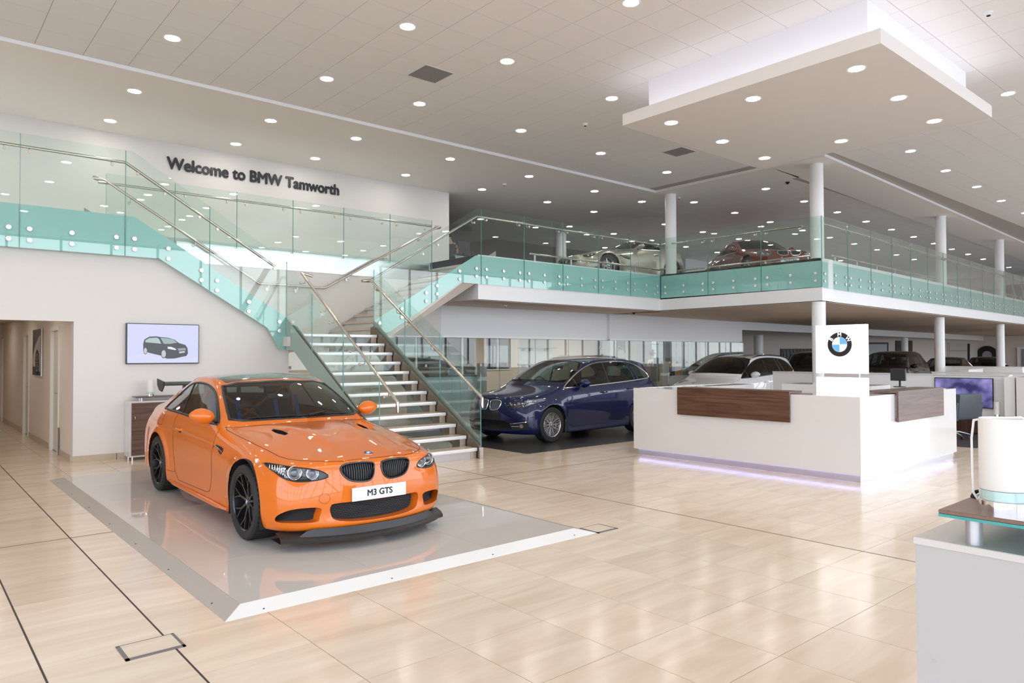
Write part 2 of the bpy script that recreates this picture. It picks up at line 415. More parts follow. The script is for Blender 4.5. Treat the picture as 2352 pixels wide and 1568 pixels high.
detector(10.75, 2.95, CM, 'white smoke detector on ceiling at the upper right corner')
detector(11.75, 13.95, CS, 'white smoke detector on the plain ceiling strip right of the wall lettering')
detector(17.4, 9.3, CM, 'dark smoke detector at the corner of the upper showroom ceiling', blackm)
detector(16.5, 12.03, CS, 'small detector on ceiling near the left upper column')
detector(11.14, 13.2, 2.83, 'white dome detector under the mezzanine, left end')
detector(15.94, 13.2, 2.83, 'dark security camera dome under the mezzanine', blackm)

ORD = ['first', 'second', 'third', 'fourth', 'fifth', 'sixth', 'seventh', 'eighth', 'ninth', 'tenth']
# downlights
lampm = mat('downlight_glow', (1, 1, 1), .5, emit=(1.0, .93, .84), es=52.0)
ring = mat('downlight_ring', (.9, .9, .9), .3)
dl = thing('downlight', 'x', 'downlight', (0, 0, 0))
a = MB(); a.lathe([(.098, -.002), (.120, -.004), (.124, -.0005), (.098, -.0005)], (0, 0, 0), 20, caps=False); a.build('trim_ring', ring, dl, True)
a = MB(); a.lathe([(0, -.0022), (.099, -.0022)], (0, 0, 0), 20, caps=False)
a.build('lamp', lampm, dl)
first = [True]
def downlight(x, y, z, label, group):
    if first[0]:
        dl.location = (x, y, z); tag(dl, label, 'downlight', group); first[0] = False; return dl
    return dup(dl, (x, y, z), None, label, group)
for k, (x, y) in enumerate([(2.88, 10.63), (5.2, 8.2), (7.0, 5.81), (5.2, 10.6), (6.97, 8.2), (6.97, 10.6), (9.37, 8.22), (9.34, 10.57), (11.74, 10.63), (14.2, 10.7), (14.39, 3.68), (16.82, 6.13), (19.28, 6.24), (21.77, 6.31), (24.31, 6.43), (27, 6.5), (29.6, 6.6),
                            (14.4, 6.1), (17, 3.7), (19.5, 3.8), (2.9, 8.2), (2.9, 5.8), (5.2, 5.8), (7.0, 3.4), (5.2, 3.4), (2.9, 3.4), (9.4, 1.0), (7, 1), (4.6, 1), (2.2, 1), (11.8, 1.0), (14.2, 1.2), (.5, 10.6), (.5, 8.2), (.5, 5.8), (-2, 8.2), (-2, 5.8), (-2, 10.6), (2.9, -1.4), (7, -1.4), (11.8, -1.4), (-2, 3.4), (-2, 1), (-4.5, 8.2), (-4.5, 3.4)]):
    downlight(x, y, CM, 'round recessed downlight in the square-tiled main ceiling'+(', row %s, column %s from the left' % ({10: 'nearest the white trim line', 8: 'second from the white trim line', 5: 'third from the trim line', 6: 'right of the canopy along the deck edge', 3: 'near the right edge'}[int(y)], ORD[k % 8]) if k < 17 else ' outside the photo'), 'main ceiling downlights')
for k, (x, y) in enumerate([(2.94, 13.0), (2.97, 14.93), (5.25, 13.0), (5.28, 14.9), (7.0, 12.96), (7.02, 14.86), (9.34, 14.81), (9.34, 12.96), (11.7, 14.81), (11.73, 12.98), (14.14, 13.03), (14.1, 14.83), (16.14, 13.05), (16.14, 14.91), (.6, 13), (.6, 14.9), (-1.8, 13), (-1.8, 14.9)]):
    downlight(x, y, CS, 'round downlight in the plain ceiling strip, %s, %s' % ('row nearest the trim line' if y < 14 else 'row nearest the lettering wall', ORD[[2.94, 5.25, 7.0, 9.34, 11.7, 14.12, 16.14].index(min([2.94, 5.25, 7.0, 9.34, 11.7, 14.12, 16.14], key=lambda q: abs(q-x)))]+' from the left' if x > 2 else 'left of the photo'), 'plaster strip downlights')
for a_, lb_ in zip([(1967, 158), (1730, 227), (2064, 225), (1542, 282), (2146, 278), (1659, 325), (1932, 324), (1756, 363)], ['nearest the front corner', 'second along the left edge', 'second along the right edge', 'third along the left edge', 'third along the right edge', 'in the middle of the left half', 'in the middle of the right half', 'nearest the far corner']):
    d = R3*(a_[0]-1176)/F-U3*(a_[1]-784)/F+F2; t = (5.3-1.6)/d.z
    downlight(d.x*t, d.y*t, 5.3, 'round recessed downlight under the dropped canopy, '+lb_, 'canopy downlights')
ul = [(17.66, 10.06), (17.6, 12.3), (19.9, 12.4), (19.97, 10.17), (22.2, 12.5), (22.1, 15.08), (19.8, 15.02), (22.3, 10.28), (24.6, 10.38), (26.9, 10.47), (29.2, 10.58), (31.6, 10.69), (33.9, 10.78), (36.2, 10.87), (38.6, 10.97), (43.3, 11.17),
      (24.6, 12.6), (26.9, 12.7), (29.2, 12.8), (31.6, 12.9), (24.5, 15.1), (26.9, 15.2), (29.2, 15.3), (17.6, 17.4), (19.9, 17.4), (22.2, 17.5), (24.6, 17.6), (27, 17.7), (19.9, 19.8), (22.2, 19.9), (24.6, 20), (29.5, 17.8), (33.9, 13), (36.2, 13.1), (31.6, 15.4), (33.9, 15.5)]
for x, y in ul: downlight(x, y, CM, 'round recessed downlight in the darker ceiling over the upper car deck', 'upper deck downlights')
ll = [(9.7, 12.96), (12.14, 13.0), (14.69, 13.15), (17.3, 13.3), (17.31, 11.6), (17.38, 9.84), (19.78, 13.4), (19.9, 11.7), (22.36, 13.55), (22.5, 11.85), (25.07, 13.75), (27.66, 13.9), (19.96, 10.02), (22.55, 10.14), (27.85, 12.2), (25.2, 12.05), (25.24, 10.31), (30.5, 12.4), (30.4, 14.2),
      (27.92, 10.49), (33.26, 12.6), (33.1, 14.4), (30.76, 10.7), (36.0, 12.8), (35.9, 14.6), (33.37, 10.8), (38.5, 14.8), (36.22, 11.0), (41.5, 13.1), (41.4, 15.0), (39.1, 11.2), (44.6, 13.35), (44.2, 15.1), (42, 11.3), (38.8, 13.0), (45, 11.5), (48, 13.7), (48, 11.8)]
for x, y in ll: downlight(x, y, 2.83, 'round recessed downlight in the beige ceiling under the mezzanine', 'mezzanine soffit downlights')
# ------------------------------------------------------------------ walls
wm = white
# left wall with the corridor opening and screen; top follows the stair
a = MB(); a.prism([(2.03, 0), (5.42, 0), (5.42, 1.80), (5.20, 1.80), (5.0, 2.16), (3.2, 3.24), (2.03, 3.24)], 'y', 12.55, 12.72)
a.box(-9, 2.03, 12.55, 12.72, 2.14, 3.24); a.box(-9, -.35, 12.55, 12.72, 0, 2.14)
struct('wall_left', a, wm)
a = MB(); a.box(5.24, 5.42, 12.72, 14.05, 0, 1.8); struct('wall_stair_return', a, whitec)
def skirt(mb, pts, w=.012, h=.1):
    for (x0, y0, x1, y1) in pts: mb.box(min(x0, x1)-w/2, max(x0, x1)+w/2, min(y0, y1)-w/2, max(y0, y1)+w/2, 0, h)
skm = mat('skirting_tile', (.50, .41, .31), .35)
a = MB(); skirt(a, [(2.03, 12.545, 2.62, 12.545), (2.625, 12.545, 5.4, 12.545)]); struct('baseboard_left', a, skm)
# corridor behind the opening
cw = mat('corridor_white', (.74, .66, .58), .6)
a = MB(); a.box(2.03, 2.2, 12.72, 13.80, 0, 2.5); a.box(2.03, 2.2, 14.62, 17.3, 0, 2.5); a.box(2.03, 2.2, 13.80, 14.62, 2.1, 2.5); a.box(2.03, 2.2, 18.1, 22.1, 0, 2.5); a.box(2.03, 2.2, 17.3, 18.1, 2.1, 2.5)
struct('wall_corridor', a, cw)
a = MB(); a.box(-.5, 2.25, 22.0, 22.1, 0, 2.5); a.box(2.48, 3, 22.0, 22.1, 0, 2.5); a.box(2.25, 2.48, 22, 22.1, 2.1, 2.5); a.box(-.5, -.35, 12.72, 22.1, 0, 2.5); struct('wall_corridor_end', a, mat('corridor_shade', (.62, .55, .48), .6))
a = MB(); a.box(-.5, 2.2, 12.72, 22.1, 2.45, 2.55); struct('ceiling_corridor', a, cw)
a = MB(); skirt(a, [(2.028, 12.72, 2.028, 13.78), (2.028, 14.75, 2.028, 17.25), (2.028, 18.2, 2.028, 21.9), (.2, 21.99, 2.2, 21.99)]); struct('baseboard_corridor', a, skm)
frm = mat('door_frame_cream', (.74, .70, .63), .4)
for n_, (y0, y1) in enumerate(((13.80, 14.62), (17.3, 18.1))):
    d = MB(); d.box(2.06, 2.10, y0+.05, y1-.05, 0.01, 2.05); do = struct('door_%d' % (n_+1), d, mat('door_cream', (.62, .60, .53), .4))
    d = MB(); d.box(2.012, 2.06, y0-.03, y0+.05, 0, 2.12); d.box(2.012, 2.06, y1-.05, y1+.03, 0, 2.12); d.box(2.012, 2.06, y0+.05, y1-.05, 2.05, 2.12); d.build('door_frame', frm, do)
    d = MB(); d.cyl((2.055, y0+.12, 1.0), (2.0, y0+.12, 1.0), .009, n=8); d.cyl((2.005, y0+.12, 1.0), (2.005, y0+.24, 1.0), .009, n=8); d.build('door_handle', steelrail, do, True)
a = MB(); a.box(2.008, 2.022, 13.68, 13.73, 0, .45); struct('trim_3', a, mat('corner_guard', (.2, .18, .16), .4))
d = MB(); d.box(2.0, 2.10, 21.96, 22.0, 0, 2.1); d.box(2.21, 2.25, 21.96, 22.0, 0, 2.1); d.box(2.0, 2.5, 21.96, 22, 2.08, 2.14); struct('trim_4', d, frm)
a = MB(); a.box(1.9, 3.0, 24.0, 24.1, 0, 2.5); struct('wall_store', a, mat('store_wall', (.85, .82, .62), .6))
a = MB(); a.box(2.3, 3.0, 23.9, 24.0, 1.28, 1.36); struct('trim_5', a, mat('store_rail', (.09, .04, .04), .5))
# yellow and black bag in store
t = thing('equipment_bag', 'black bag with yellow patches on the floor beyond the corridor doorway', 'bag', (2.6, 23.4, 0))
a = MB(); a.sphere((2.6, 23.4, .25), .25, 14, 8, (1, .8, 1)); a.sphere((2.68, 23.35, .5), .16, 12, 6); a.build('bag_body', blackm, t, True)
a = MB(); a.sphere((2.50, 23.25, .60), .10, 10, 6, (1.4, 1, .7)); a.sphere((2.66, 23.15, .32), .07, 10, 6); a.sphere((2.55, 23.18, .15), .05, 10, 6); a.build('yellow_patch', mat('bag_yellow', (.7, .55, .08), .6), t, True)
# poster in the corridor : dark print of a car wheel and wing
t = thing('wall_poster', 'unframed poster of a pale car wing and wheel on the corridor wall', 'poster', (2.02, 16.0, 1.25))
a = MB(); a.box(1.995, 2.02, 15.52, 16.55, 1.25, 2.13); a.build('panel', mat('poster_edge', (.75, .74, .72), .5), t)
a = MB(); a.box(1.992, 1.995, 15.53, 16.54, 1.26, 2.12); a.build('print', mat('poster_dark', (.05, .045, .045), .5), t)
a = MB(); a.add([(1.990, 15.55, 1.32), (1.990, 15.55, 2.02), (1.990, 15.8, 1.96), (1.990, 16.15, 1.84), (1.990, 16.45, 1.66), (1.990, 16.5, 1.5), (1.990, 16.45, 1.42), (1.990, 16.2, 1.42)], [(0, 1, 2, 3, 4, 5, 6, 7)]); a.build('print_wing', mat('poster_wing', (.50, .44, .40), .5), t)
a = MB(); a.lathe([(.0, 0), (.24, 0)], (1.987, 15.92, 1.50), 32, axis='x', caps=False); a.build('print_tyre', blackm, t)
a = MB(); a.lathe([(.145, 0), (.17, 0)], (1.985, 15.92, 1.50), 32, axis='x', caps=False)
for k in range(10):
    q = k*math.pi/5; c, s_ = math.cos(q), math.sin(q)
    a.add([(1.985, 15.92+c*.03-s_*.008, 1.50+s_*.03+c*.008), (1.985, 15.92+c*.15-s_*.008, 1.50+s_*.15+c*.008), (1.985, 15.92+c*.15+s_*.008, 1.50+s_*.15-c*.008), (1.985, 15.92+c*.03+s_*.008, 1.50+s_*.03-c*.008)], [(0, 1, 2, 3)])
a.build('print_rim', mat('poster_rim', (.32, .30, .29), .5), t)

# upper wall with lettering
a = MB(); a.box(-9, 11.27, 15.7, 15.9, 3.8, CS); struct('wall_lettering', a, wm)
letters = mat('letter_charcoal', (.020, .022, .026), .4)
LT = thing('wall_lettering_sign', 'dark letters reading Welcome to BMW Tamworth on the upper wall', 'lettering', (6.2, 15.68, 5.0))
chars = 'Welcome to BMW Tamworth'
tmp = text('letters', chars, 1, letters, None, (0, 0, 0), (HALF, 0, 0), .01, 'LEFT', 0)
xs = [v.co.x for v in tmp.data.vertices]; w0, w1 = min(xs), max(xs); bpy.data.objects.remove(tmp)
# measured extents on the wall plane
def onY(u, v, Y): d = R3*(u-1176)/F-U3*(v-784)/F+F2; t = Y/d.y; return Vector((d.x*t, Y, 1.6+d.z*t))
def onX(u, v, X): d = R3*(u-1176)/F-U3*(v-784)/F+F2; t = X/d.x; return Vector((X, d.y*t, 1.6+d.z*t))
def onZ(u, v, Z): d = R3*(u-1176)/F-U3*(v-784)/F+F2; t = (Z-1.6)/d.z; return Vector((d.x*t, d.y*t, Z))
pL = onY(384, 388, 15.68); pR = onY(778, 444, 15.68)
sz = .345
tmp = text('letter', chars, sz, letters, None, (0, 0, 0), (0, 0, 0), .012, 'LEFT', 0)
xs = [v.co.x for v in tmp.data.vertices]; ysv = [v.co.y for v in tmp.data.vertices]; fx = (pR.x-pL.x)/(max(xs)-min(xs)); mnx = min(xs)
bpy.data.objects.remove(tmp)
# one mesh per letter: place by cumulative width
cur = bpy.data.curves.new('q', 'FONT'); cur.size = sz
def adv(s_):
    cur.body = s_+'|'; tq = bpy.data.objects.new('q', cur); COL.objects.link(tq)
    me = bpy.data.meshes.new_from_object(tq.evaluated_get(bpy.context.evaluated_depsgraph_get())); r = max(v.co.x for v in me.vertices); bpy.data.objects.remove(tq); bpy.data.meshes.remove(me); return r
base_adv = adv('')
for i, ch in enumerate(chars):
    if ch == ' ': continue
    xo = (adv(chars[:i])-base_adv)*fx
    o = text('letter', ch, sz, letters, LT, (0, 0, 0), (HALF, 0, 0), .012, 'LEFT', .011, fx, 'BOTTOM_BASELINE')
    o.location = (pL.x+xo-mnx*fx-LT.location.x, 0, (pL.z+pR.z)/2-.012-LT.location.z)
bpy.data.curves.remove(cur)

# back wall of the stair well, steel edge of the upper walkway
a = MB(); a.box(5.24, 9.85, 14.05, 14.2, 2.07, 3.36); a.box(-9, -.5, 14.05, 14.2, 0, 3.36); a.box(-.5, 2.2, 14.05, 14.2, 2.56, 3.36); a.box(2.2, 5.24, 14.05, 14.2, 0, 3.36)
struct('wall_stair', a, wm)
a = MB(); a.box(3.9, 9.49, 14.04, 14.06, 3.36, 3.735); struct('trim_6', a, mat('brushed_fascia', (.72, .72, .73), .28, .9, noise=(1.2, .18, 3, (1, 1, 1))))
a = MB(); a.box(-9, 9.85, 14.06, 15.7, 3.4, 3.8); a.box(-9, 2.2, 12.72, 14.06, 3.24, 3.8); a.box(9.55, 9.85, 12.25, 14.06, 3.2, 3.8)
struct('floor_walkway', a, whitec)

# mezzanine slab : white fascias, upper floor, beige soffit
EY = 12.2; EX = 15.87; E2 = 7.68; ZB, ZT = 2.83, 3.8
a = MB(); a.box(9.55, EX, EY+.03, 28, ZB, ZT); a.box(EX+.03, EX+.6, E2+.03, 28, ZB, ZT); a.box(EX, EX+.03, EY+.03, 28, ZB, ZT); a.box(EX, EX+.03, E2, EY+.03, ZB, 3.13); sb(a, EX+.03, 58, E2+.03, 27, ZB, ZT)
struct('floor_upper', a, mat('fascia_white', (.83, .83, .84), .35))
a = MB(); a.box(9.57, EX+.3, EY+.15, 14.2, ZB-.012, ZB-.001); sb(a, EX+.1, 57, E2+.15, 26, ZB-.012, ZB-.001)
struct('ceiling_lower', a, mat('soffit_beige', (.66, .57, .50), .7))
a = MB(); a.box(9.6, EX, EY+.2, 27.9, ZT+.001, ZT+.012); sb(a, EX+.1, 57, E2+.2, 26.5, ZT+.001, ZT+.012); struct('floor_covering_upper', a, mat('deck_grey', (.30, .30, .31), .4))
# bulkhead over the glazed office, and the shallower one further on
a = MB()
a.box(8.6, 15.8, 14.1, 14.3, 2.07, ZB-.013); sb(a, 15.8, 23.2, 14.0, 14.2, 2.07, ZB-.013); a.box(5.42, 9.7, 14.1, 14.3, 2.07, 2.3)
sb(a, 23.2, 56, 14.0, 14.3, 2.52, ZB-.013)
struct('wall_bulkhead', a, whitec)
a = MB(); a.box(7, 15.8, 14.08, 14.1, 2.045, 2.085); sb(a, 15.8, 23.2, 13.98, 14.0, 2.045, 2.085); struct('trim_7', a, mat('trim_white', (.86,)*3, .3))
# upper left-hand room wall and far walls upstairs
a = MB(); a.box(11.27, 32, 25.5, 25.7, ZT, CM); struct('wall_upper_back', a, mat('upper_back_wall', (.62, .62, .70), .6))
a = MB(); sb(a, 27.5, 40.5, 19.2, 19.4, ZT, CM); struct('wall_upper_right', a, mat('upper_right_wall', (.66, .64, .68), .6))
# end wall upstairs with a bright window
ex = 47.5
a = MB(); a.box(ex, ex+.2, 9, 14.2, ZT, CM); a.box(ex, ex+.2, 14.2, 20.5, 5.0, CM); a.box(ex, ex+.2, 14.2, 20.5, ZT, 3.9)
struct('wall_end', a, mat('end_wall', (.62, .60, .58), .6))
a = MB(); a.box(57, 57.2, -6, 28, 0, CM); struct('wall_far', a, mat('far_wall', (.70, .64, .58), .6))

# ------------------------------------------------------------------ columns
colm = mat('column_white', (.84, .84, .84), .35)
def column(x, y, z0, z1, label, r=.15):
    t = thing('round_column', label, 'column', (x, y, z0)); a = MB(); a.cyl((x, y, z0), (x, y, z1), r, n=40, caps=False); a.build('shaft', colm, t, True)
    a = MB(); a.cyl((x, y, z1-.012), (x, y, z1-.001), r+.006, n=40); a.build('collar', whitec, t)
    return t
pA = onX(1877, 560, 16.08); column(16.08, pA.y, ZT+.012, CS, 'round white column on the mezzanine corner nearest the reception desk, upper part')
pB = onZ(1540, 447, CS)
column(pB.x, pB.y, ZT+.012, CS, 'round white column standing upstairs beside the silver sports car')
pA2 = onX(1880.5, 720, 16.05); column(16.05, pA2.y, 0, ZB-.013, 'round white column under the mezzanine corner, behind the illuminated sign')
for (u, v, zt, lab) in ((2160, 497, CS, 'round white upstairs column, right of the red car and nearer one of the right-hand pair'), (2295, 551, CS, 'round white upstairs column at the right edge of the photo, farther of the pair')):
    q = onZ(u, v, CS); column(q.x+.0, q.y, ZT+.012, CS, lab)
for (u, v, lab) in ((2164, 727, 'round white column below the mezzanine behind the white partition, nearer of the pair'), (2303, 743, 'round white column below the mezzanine near the right edge of the photo')):
    q = onZ(u, v, ZB); column(q.x+.1, q.y+.12, 0, ZB-.013, lab)
q = onY(1742, 762, 17.6); column(q.x, 17.6, 0, 2.52, 'round white column beyond the white people carrier', .21)
q = onY(1740, 530, 19.0)
column(q.x, 19.0, ZT+.012, CM, 'round white column seen upstairs behind the red coupe', .2)
q = onY(1288, 560, 18.5); column(q.x, 18.5, ZT+.012, CM, 'round white column seen through the upper glass left of the silver sports car', .2)
q = onX(2078, 790, 42.0); column(42.0, q.y, 0, ZB-.013, 'slender far white column in front of the dark doorway', .17)

# ------------------------------------------------------------------ stair
TZ = 2.0/12; GO = .28
tread_top = mat('tread_stone', (.62, .50, .36), .3, noise=(9, .1, 4)); nosing = mat('nosing_white', (.86, .87, .90), .22, .2)
stringer_m = mat('stringer_steel', (.27, .225, .185), .38, .75, noise=(40, .1, 4))
risg = glass('riser_glass', (.80, .84, .84), .7)
ST = thing('staircase', 'steel and glass T-shaped staircase behind the orange car with pale nosings', 'staircase', (6.1, 8.85, 0))
for k in range(12):
    y = 8.843+GO*k; z = TZ*(k+1); x0, x1 = 5.34, 6.885
    y2 = y+GO+.02 if k < 11 else 14.04
    xx0, xx1 = x0, x1
    if k == 11: xx0 = 5.30; xx1 = 6.93
    a = MB(); a.box(xx0, xx1, y+.028, y2, z-.048, z); t_ = a.build('tread' if k < 11 else 'landing', tread_top, ST)
    a = MB(); a.bev(x0, x1, y, y+.030, z-.052, z+.001, .008, 2); a.build('nosing', nosing, t_, True)
    a = MB(); a.box(x0+.0, x1-.11, y+.035, y+.042, z-TZ+.0, z-.048)
    t2 = a.build('riser', risg if k else mat('riser_steel', (.52, .50, .50), .35, .5), ST)
    a = MB(); a.box(x1-.11, x1, y+.03, y+.24, z-TZ-.03 if k else 0, z-.048); a.build('tread_bracket', mat('bracket_steel', (.50, .43, .36), .4, .5), t_)
def strq(x0, x1, nm='stringer'):
    a = MB(); a.prism([(8.78, 0), (8.78, .15), (8.84, .20), (12.05, 2.13), (12.2, 2.16), (12.2, 1.75), (9.3, 0)], 'x', x0, x1); a.build(nm, stringer_m, ST)
strq(6.90, 6.935); strq(5.335, 5.36)
a = MB(); a.box(6.885, 6.945, 8.77, 8.80, 0, .175); a.build('stringer_end_cap', steel, ST)
# upper flights: right (+x) and left (-x)
for sgn, xs, yf in ((1, 6.98, 12.24), (-1, 5.27, 12.74)):
    for k in range(11):
        x = xs+sgn*GO*k; z = 2.0+ (3.8-2.0)/11*(k+1); h = (3.8-2.0)/11
        xa, xb = (x, x+sgn*(GO+.02))
        a = MB(); a.box(min(xa, xb), max(xa, xb), yf+.04, 14.03, z-.05, z); t_ = a.build('tread', tread_top, ST)
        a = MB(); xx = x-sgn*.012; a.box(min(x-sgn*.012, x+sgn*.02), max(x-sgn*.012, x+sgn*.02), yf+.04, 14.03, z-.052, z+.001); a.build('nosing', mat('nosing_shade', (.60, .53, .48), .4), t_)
        a = MB(); a.box(min(x+sgn*.03, x+sgn*.045), max(x+sgn*.03, x+sgn*.045), yf+.04, 14.03, z-h, z-.05); a.build('riser', mat('riser_green_white', (.66, .70, .66), .25), ST)
    xe = xs+sgn*GO*11
    for yy in ((yf, yf+.03),):
        a = MB(); a.prism([(xs-sgn*.05, 2.0), (xs, 2.17), (xe, 3.92), (xe, 3.5), (xs-sgn*.05, 1.68)], 'y', *yy); a.build('stringer', stringer_m, ST)
    a = MB(); a.prism([(xs-sgn*.1, 2.0), (xs, 2.15), (xe, 3.88), (xe, 3.70), (xs, 1.95)], 'y', 14.025, 14.045); a.build('wall_stringer', steel, ST)
# plastered soffit of the right flight and of the landing
a = MB(); a.prism([(6.95, 1.70), (9.12, 3.16), (9.6, 3.16), (9.6, 3.4), (9.2, 3.4), (6.95, 1.95)], 'y', 12.22, 14.04); a.box(5.25, 6.95, 12.2, 14.04, 1.78, 1.95); a.build('soffit', mat('flight_soffit', (.70, .66, .62), .6), ST)

# ------------------------------------------------------------------ balustrades
bandT = band_mat('band_turquoise', (.42, .72, .70), .86); bandG = band_mat('band_sage', (.38, .50, .44), .84)
boltm = mat('fixing_disc', (.80, .78, .77), .25, .6)
bolt_me = MB(); bolt_me.lathe([(0, .0), (.034, .0), (.036, .006), (.034, .014), (.016, .015), (.014, .011), (0, .011)], (0, 0, 0), 18, axis='y')
bolt_y = bolt_me.build('fixing_disc', boltm, None, True, world=False); bolt_y_me = bolt_y.data; bpy.data.objects.remove(bolt_y)
def bolt(parent, p, face):   # face '-y','-x'
    o = bpy.data.objects.new('fixing_disc', bolt_y_me); COL.objects.link(o); o.parent = parent
    o.location = Vector(p)-Vector(parent.location)
    o.rotation_euler = (0, 0, {'-y': math.pi, '+y': 0, '-x': HALF, '+x': -HALF}[face])
def clip(poly, axis, lo, hi):
    def cut(P, c, keep_less):
        out = []
        for i in range(len(P)):
            a, b = P[i-1], P[i]; ia = (a[0] <= c) if keep_less else (a[0] >= c); ib = (b[0] <= c) if keep_less else (b[0] >= c)
            if ia != ib: t = (c-a[0])/(b[0]-a[0]); out.append((c, a[1]+(b[1]-a[1])*t))
            if ib: out.append(b)
        return out
    P = cut(poly, hi, True); return cut(P, lo, False) if P else P
def balustrade(root, axis, pos, outline, band, joints, bm_, th=.013, gap=.006, side=1, pane_label=None):
    """axis 'y': plane y=pos, polygon in (x,z); axis 'x': plane x=pos, polygon in (y,z). side = direction of the hidden (walking) side"""
    for i in range(len(joints)-1):
        lo, hi = joints[i]+gap/2, joints[i+1]-gap/2
        P = clip(outline, 0, lo, hi)
        if len(P) < 3: continue
        m = MB(); m.prism(P, axis, pos, pos+th*side); g = m.build('glass_panel', bglass, root)
        B = clip(band, 0, lo, hi) if band else []
        if len(B) >= 3:
            m = MB(); m.prism(B, axis, pos+(th+.002)*side, pos+(th+.005)*side); m.build('frosted_band', bm_, g)
        # polished green edges at the joints
        for e in (lo, hi):
            zs = [p[1] for p in P if abs(p[0]-e) < 1e-5]
            if len(zs) >= 2:
                m = MB(); w = .0013
                if axis == 'y': m.box(e-w, e+w, min(pos, pos+th*side)-.0005, max(pos, pos+th*side)+.0005, min(zs), max(zs))
                else: m.box(min(pos, pos+th*side)-.0005, max(pos, pos+th*side)+.0005, e-w, e+w, min(zs), max(zs))
                m.build('glass_edge', bedge, g)
def rail(root, pts, r=.024, nm='handrail', m_=None):
    m = MB(); m.tube(pts, r, 12); return m.build(nm, m_ or steelrail, root, True)
def rbracket(root, glassp, railp, disc=.022):
    """L bracket from glass point to under the rail"""
    g = Vector(glassp); r = Vector(railp); m = MB(); mid = Vector((r.x, r.y, g.z))
    m.tube([g, g+(mid-g)*.75, g+(mid-g)+Vector((0, 0, .012)), Vector((r.x, r.y, r.z-.015))], .007, 8)
    d = (mid-g).normalized(); m.cyl(g-d*.016, g+d*.012, disc, n=14); m.build('rail_bracket', steelrail, root, True)

# (1) left front balustrade, plane y=12.4
BL = thing('glass_balustrade', 'glass balustrade of the left stair flight and left gallery above the wall screen', 'balustrade', (2.5, 12.4, 3.1))
oc = [(-9, 3.175), (3.19, 3.175), (4.97, 2.10), (5.187, 1.713), (5.315, 1.713), (5.315, 3.305), (2.80, 4.835), (-9, 4.835)]
bc = [(-9, 3.185), (3.19, 3.185), (4.97, 2.11), (5.187, 1.723), (5.31, 1.723), (5.31, 2.30), (2.83, 3.81), (-9, 3.81)]
balustrade(BL, 'y', 12.4, oc, bc, [-6.9, -5.53, -4.16, -2.79, -1.42, -.05, 1.32, 2.69, 3.97, 5.315], bandT)
rail(BL, [(-7, 12.48, 4.66), (2.70, 12.48, 4.665), (5.12, 12.48, 3.215), (5.14, 12.48, 3.19)])
for x, z in ((-.3, 4.66), (.15, 4.66), (1.13, 4.66), (1.43, 4.66), (2.5, 4.66), (2.86, 4.57), (3.80, 4.00), (4.09, 3.83), (5.08, 3.24)): rbracket(BL, (x, 12.40, z-.075), (x, 12.48, z))
for x, z in ((-1.3, 3.46), (-.7, 3.46), (-.18, 3.46), (.08, 3.46), (.63, 3.46), (1.19, 3.46), (1.44, 3.46), (1.97, 3.46), (2.565, 3.46), (2.82, 3.46), (3.32, 3.353), (3.835, 3.04), (4.09, 2.885), (4.63, 2.55), (5.18, 2.22)):
    bolt(BL, (x, 12.4, z), '-y'); bolt(BL, (x, 12.4, z-.165), '-y')
# (2) lower flight left
B2 = thing('glass_balustrade', 'glass balustrade on the left side of the lower flight, right behind the orange car', 'balustrade', (5.31, 10.5, 0))
oc = [(9.12, .02), (9.25, .02), (12.08, 1.703), (12.395, 1.713), (12.395, 3.305), (9.30, 1.40), (9.12, 1.27)]
bc = [(9.12, .03), (9.25, .03), (12.08, 1.71), (12.39, 1.72), (12.39, 2.30), (9.12, .40)]
balustrade(B2, 'x', 5.315, oc, bc, [9.12, 10.236, 11.35, 12.395], bandG, side=-1)
rail(B2, [(5.62, 12.0, 3.03), (5.42, 12.0, 3.07), (5.40, 11.95, 3.06), (5.40, 8.86, 1.0), (5.40, 8.78, .94), (5.40, 8.78, .80)])
for y in (11.82, 11.02, 10.72, 10.02, 9.72, 9.02): z = 3.06-(11.95-y)*.6655; rbracket(B2, (5.315, y, z-.10), (5.40, y, z))
for y in (12.25, 11.95, 11.5, 11.2, 10.95, 10.5, 10.1, 9.65): z = 2.03-(12.25-y)*.60; bolt(B2, (5.316, y, z), '+x'); bolt(B2, (5.316, y, z-.15), '+x')
# (3) lower flight right
B3 = thing('glass_balustrade', 'glass balustrade on the right side of the lower flight, in front of the blue car', 'balustrade', (6.95, 10.5, 0))
oc = [(8.845, 0.0), (9.1, 0.0), (12.17, 1.72), (12.17, 3.266), (9.0, 1.425), (8.845, 1.31)]
bc = [(8.845, .01), (9.1, .01), (12.165, 1.73), (12.165, 2.28), (8.85, .29)]
balustrade(B3, 'x', 6.95, oc, bc, [8.845, 9.96, 11.06, 12.17], band_mat('band_grey', (.55, .56, .52), .8))
rail(B3, [(6.70, 12.16, 3.03), (6.86, 12.18, 3.045), (6.87, 12.12, 3.04), (6.87, 8.80, 1.01), (6.87, 8.70, .945), (6.87, 8.70, .80)])
for y in (11.98, 11.2, 10.92, 10.1, 9.82, 9.05): z = 3.04-(12.12-y)*.6114; rbracket(B3, (6.95, y, z-.10), (6.87, y, z))
for y in (12.0, 11.9): bolt(B3, (6.949, 12.02, 2.87), '-x')
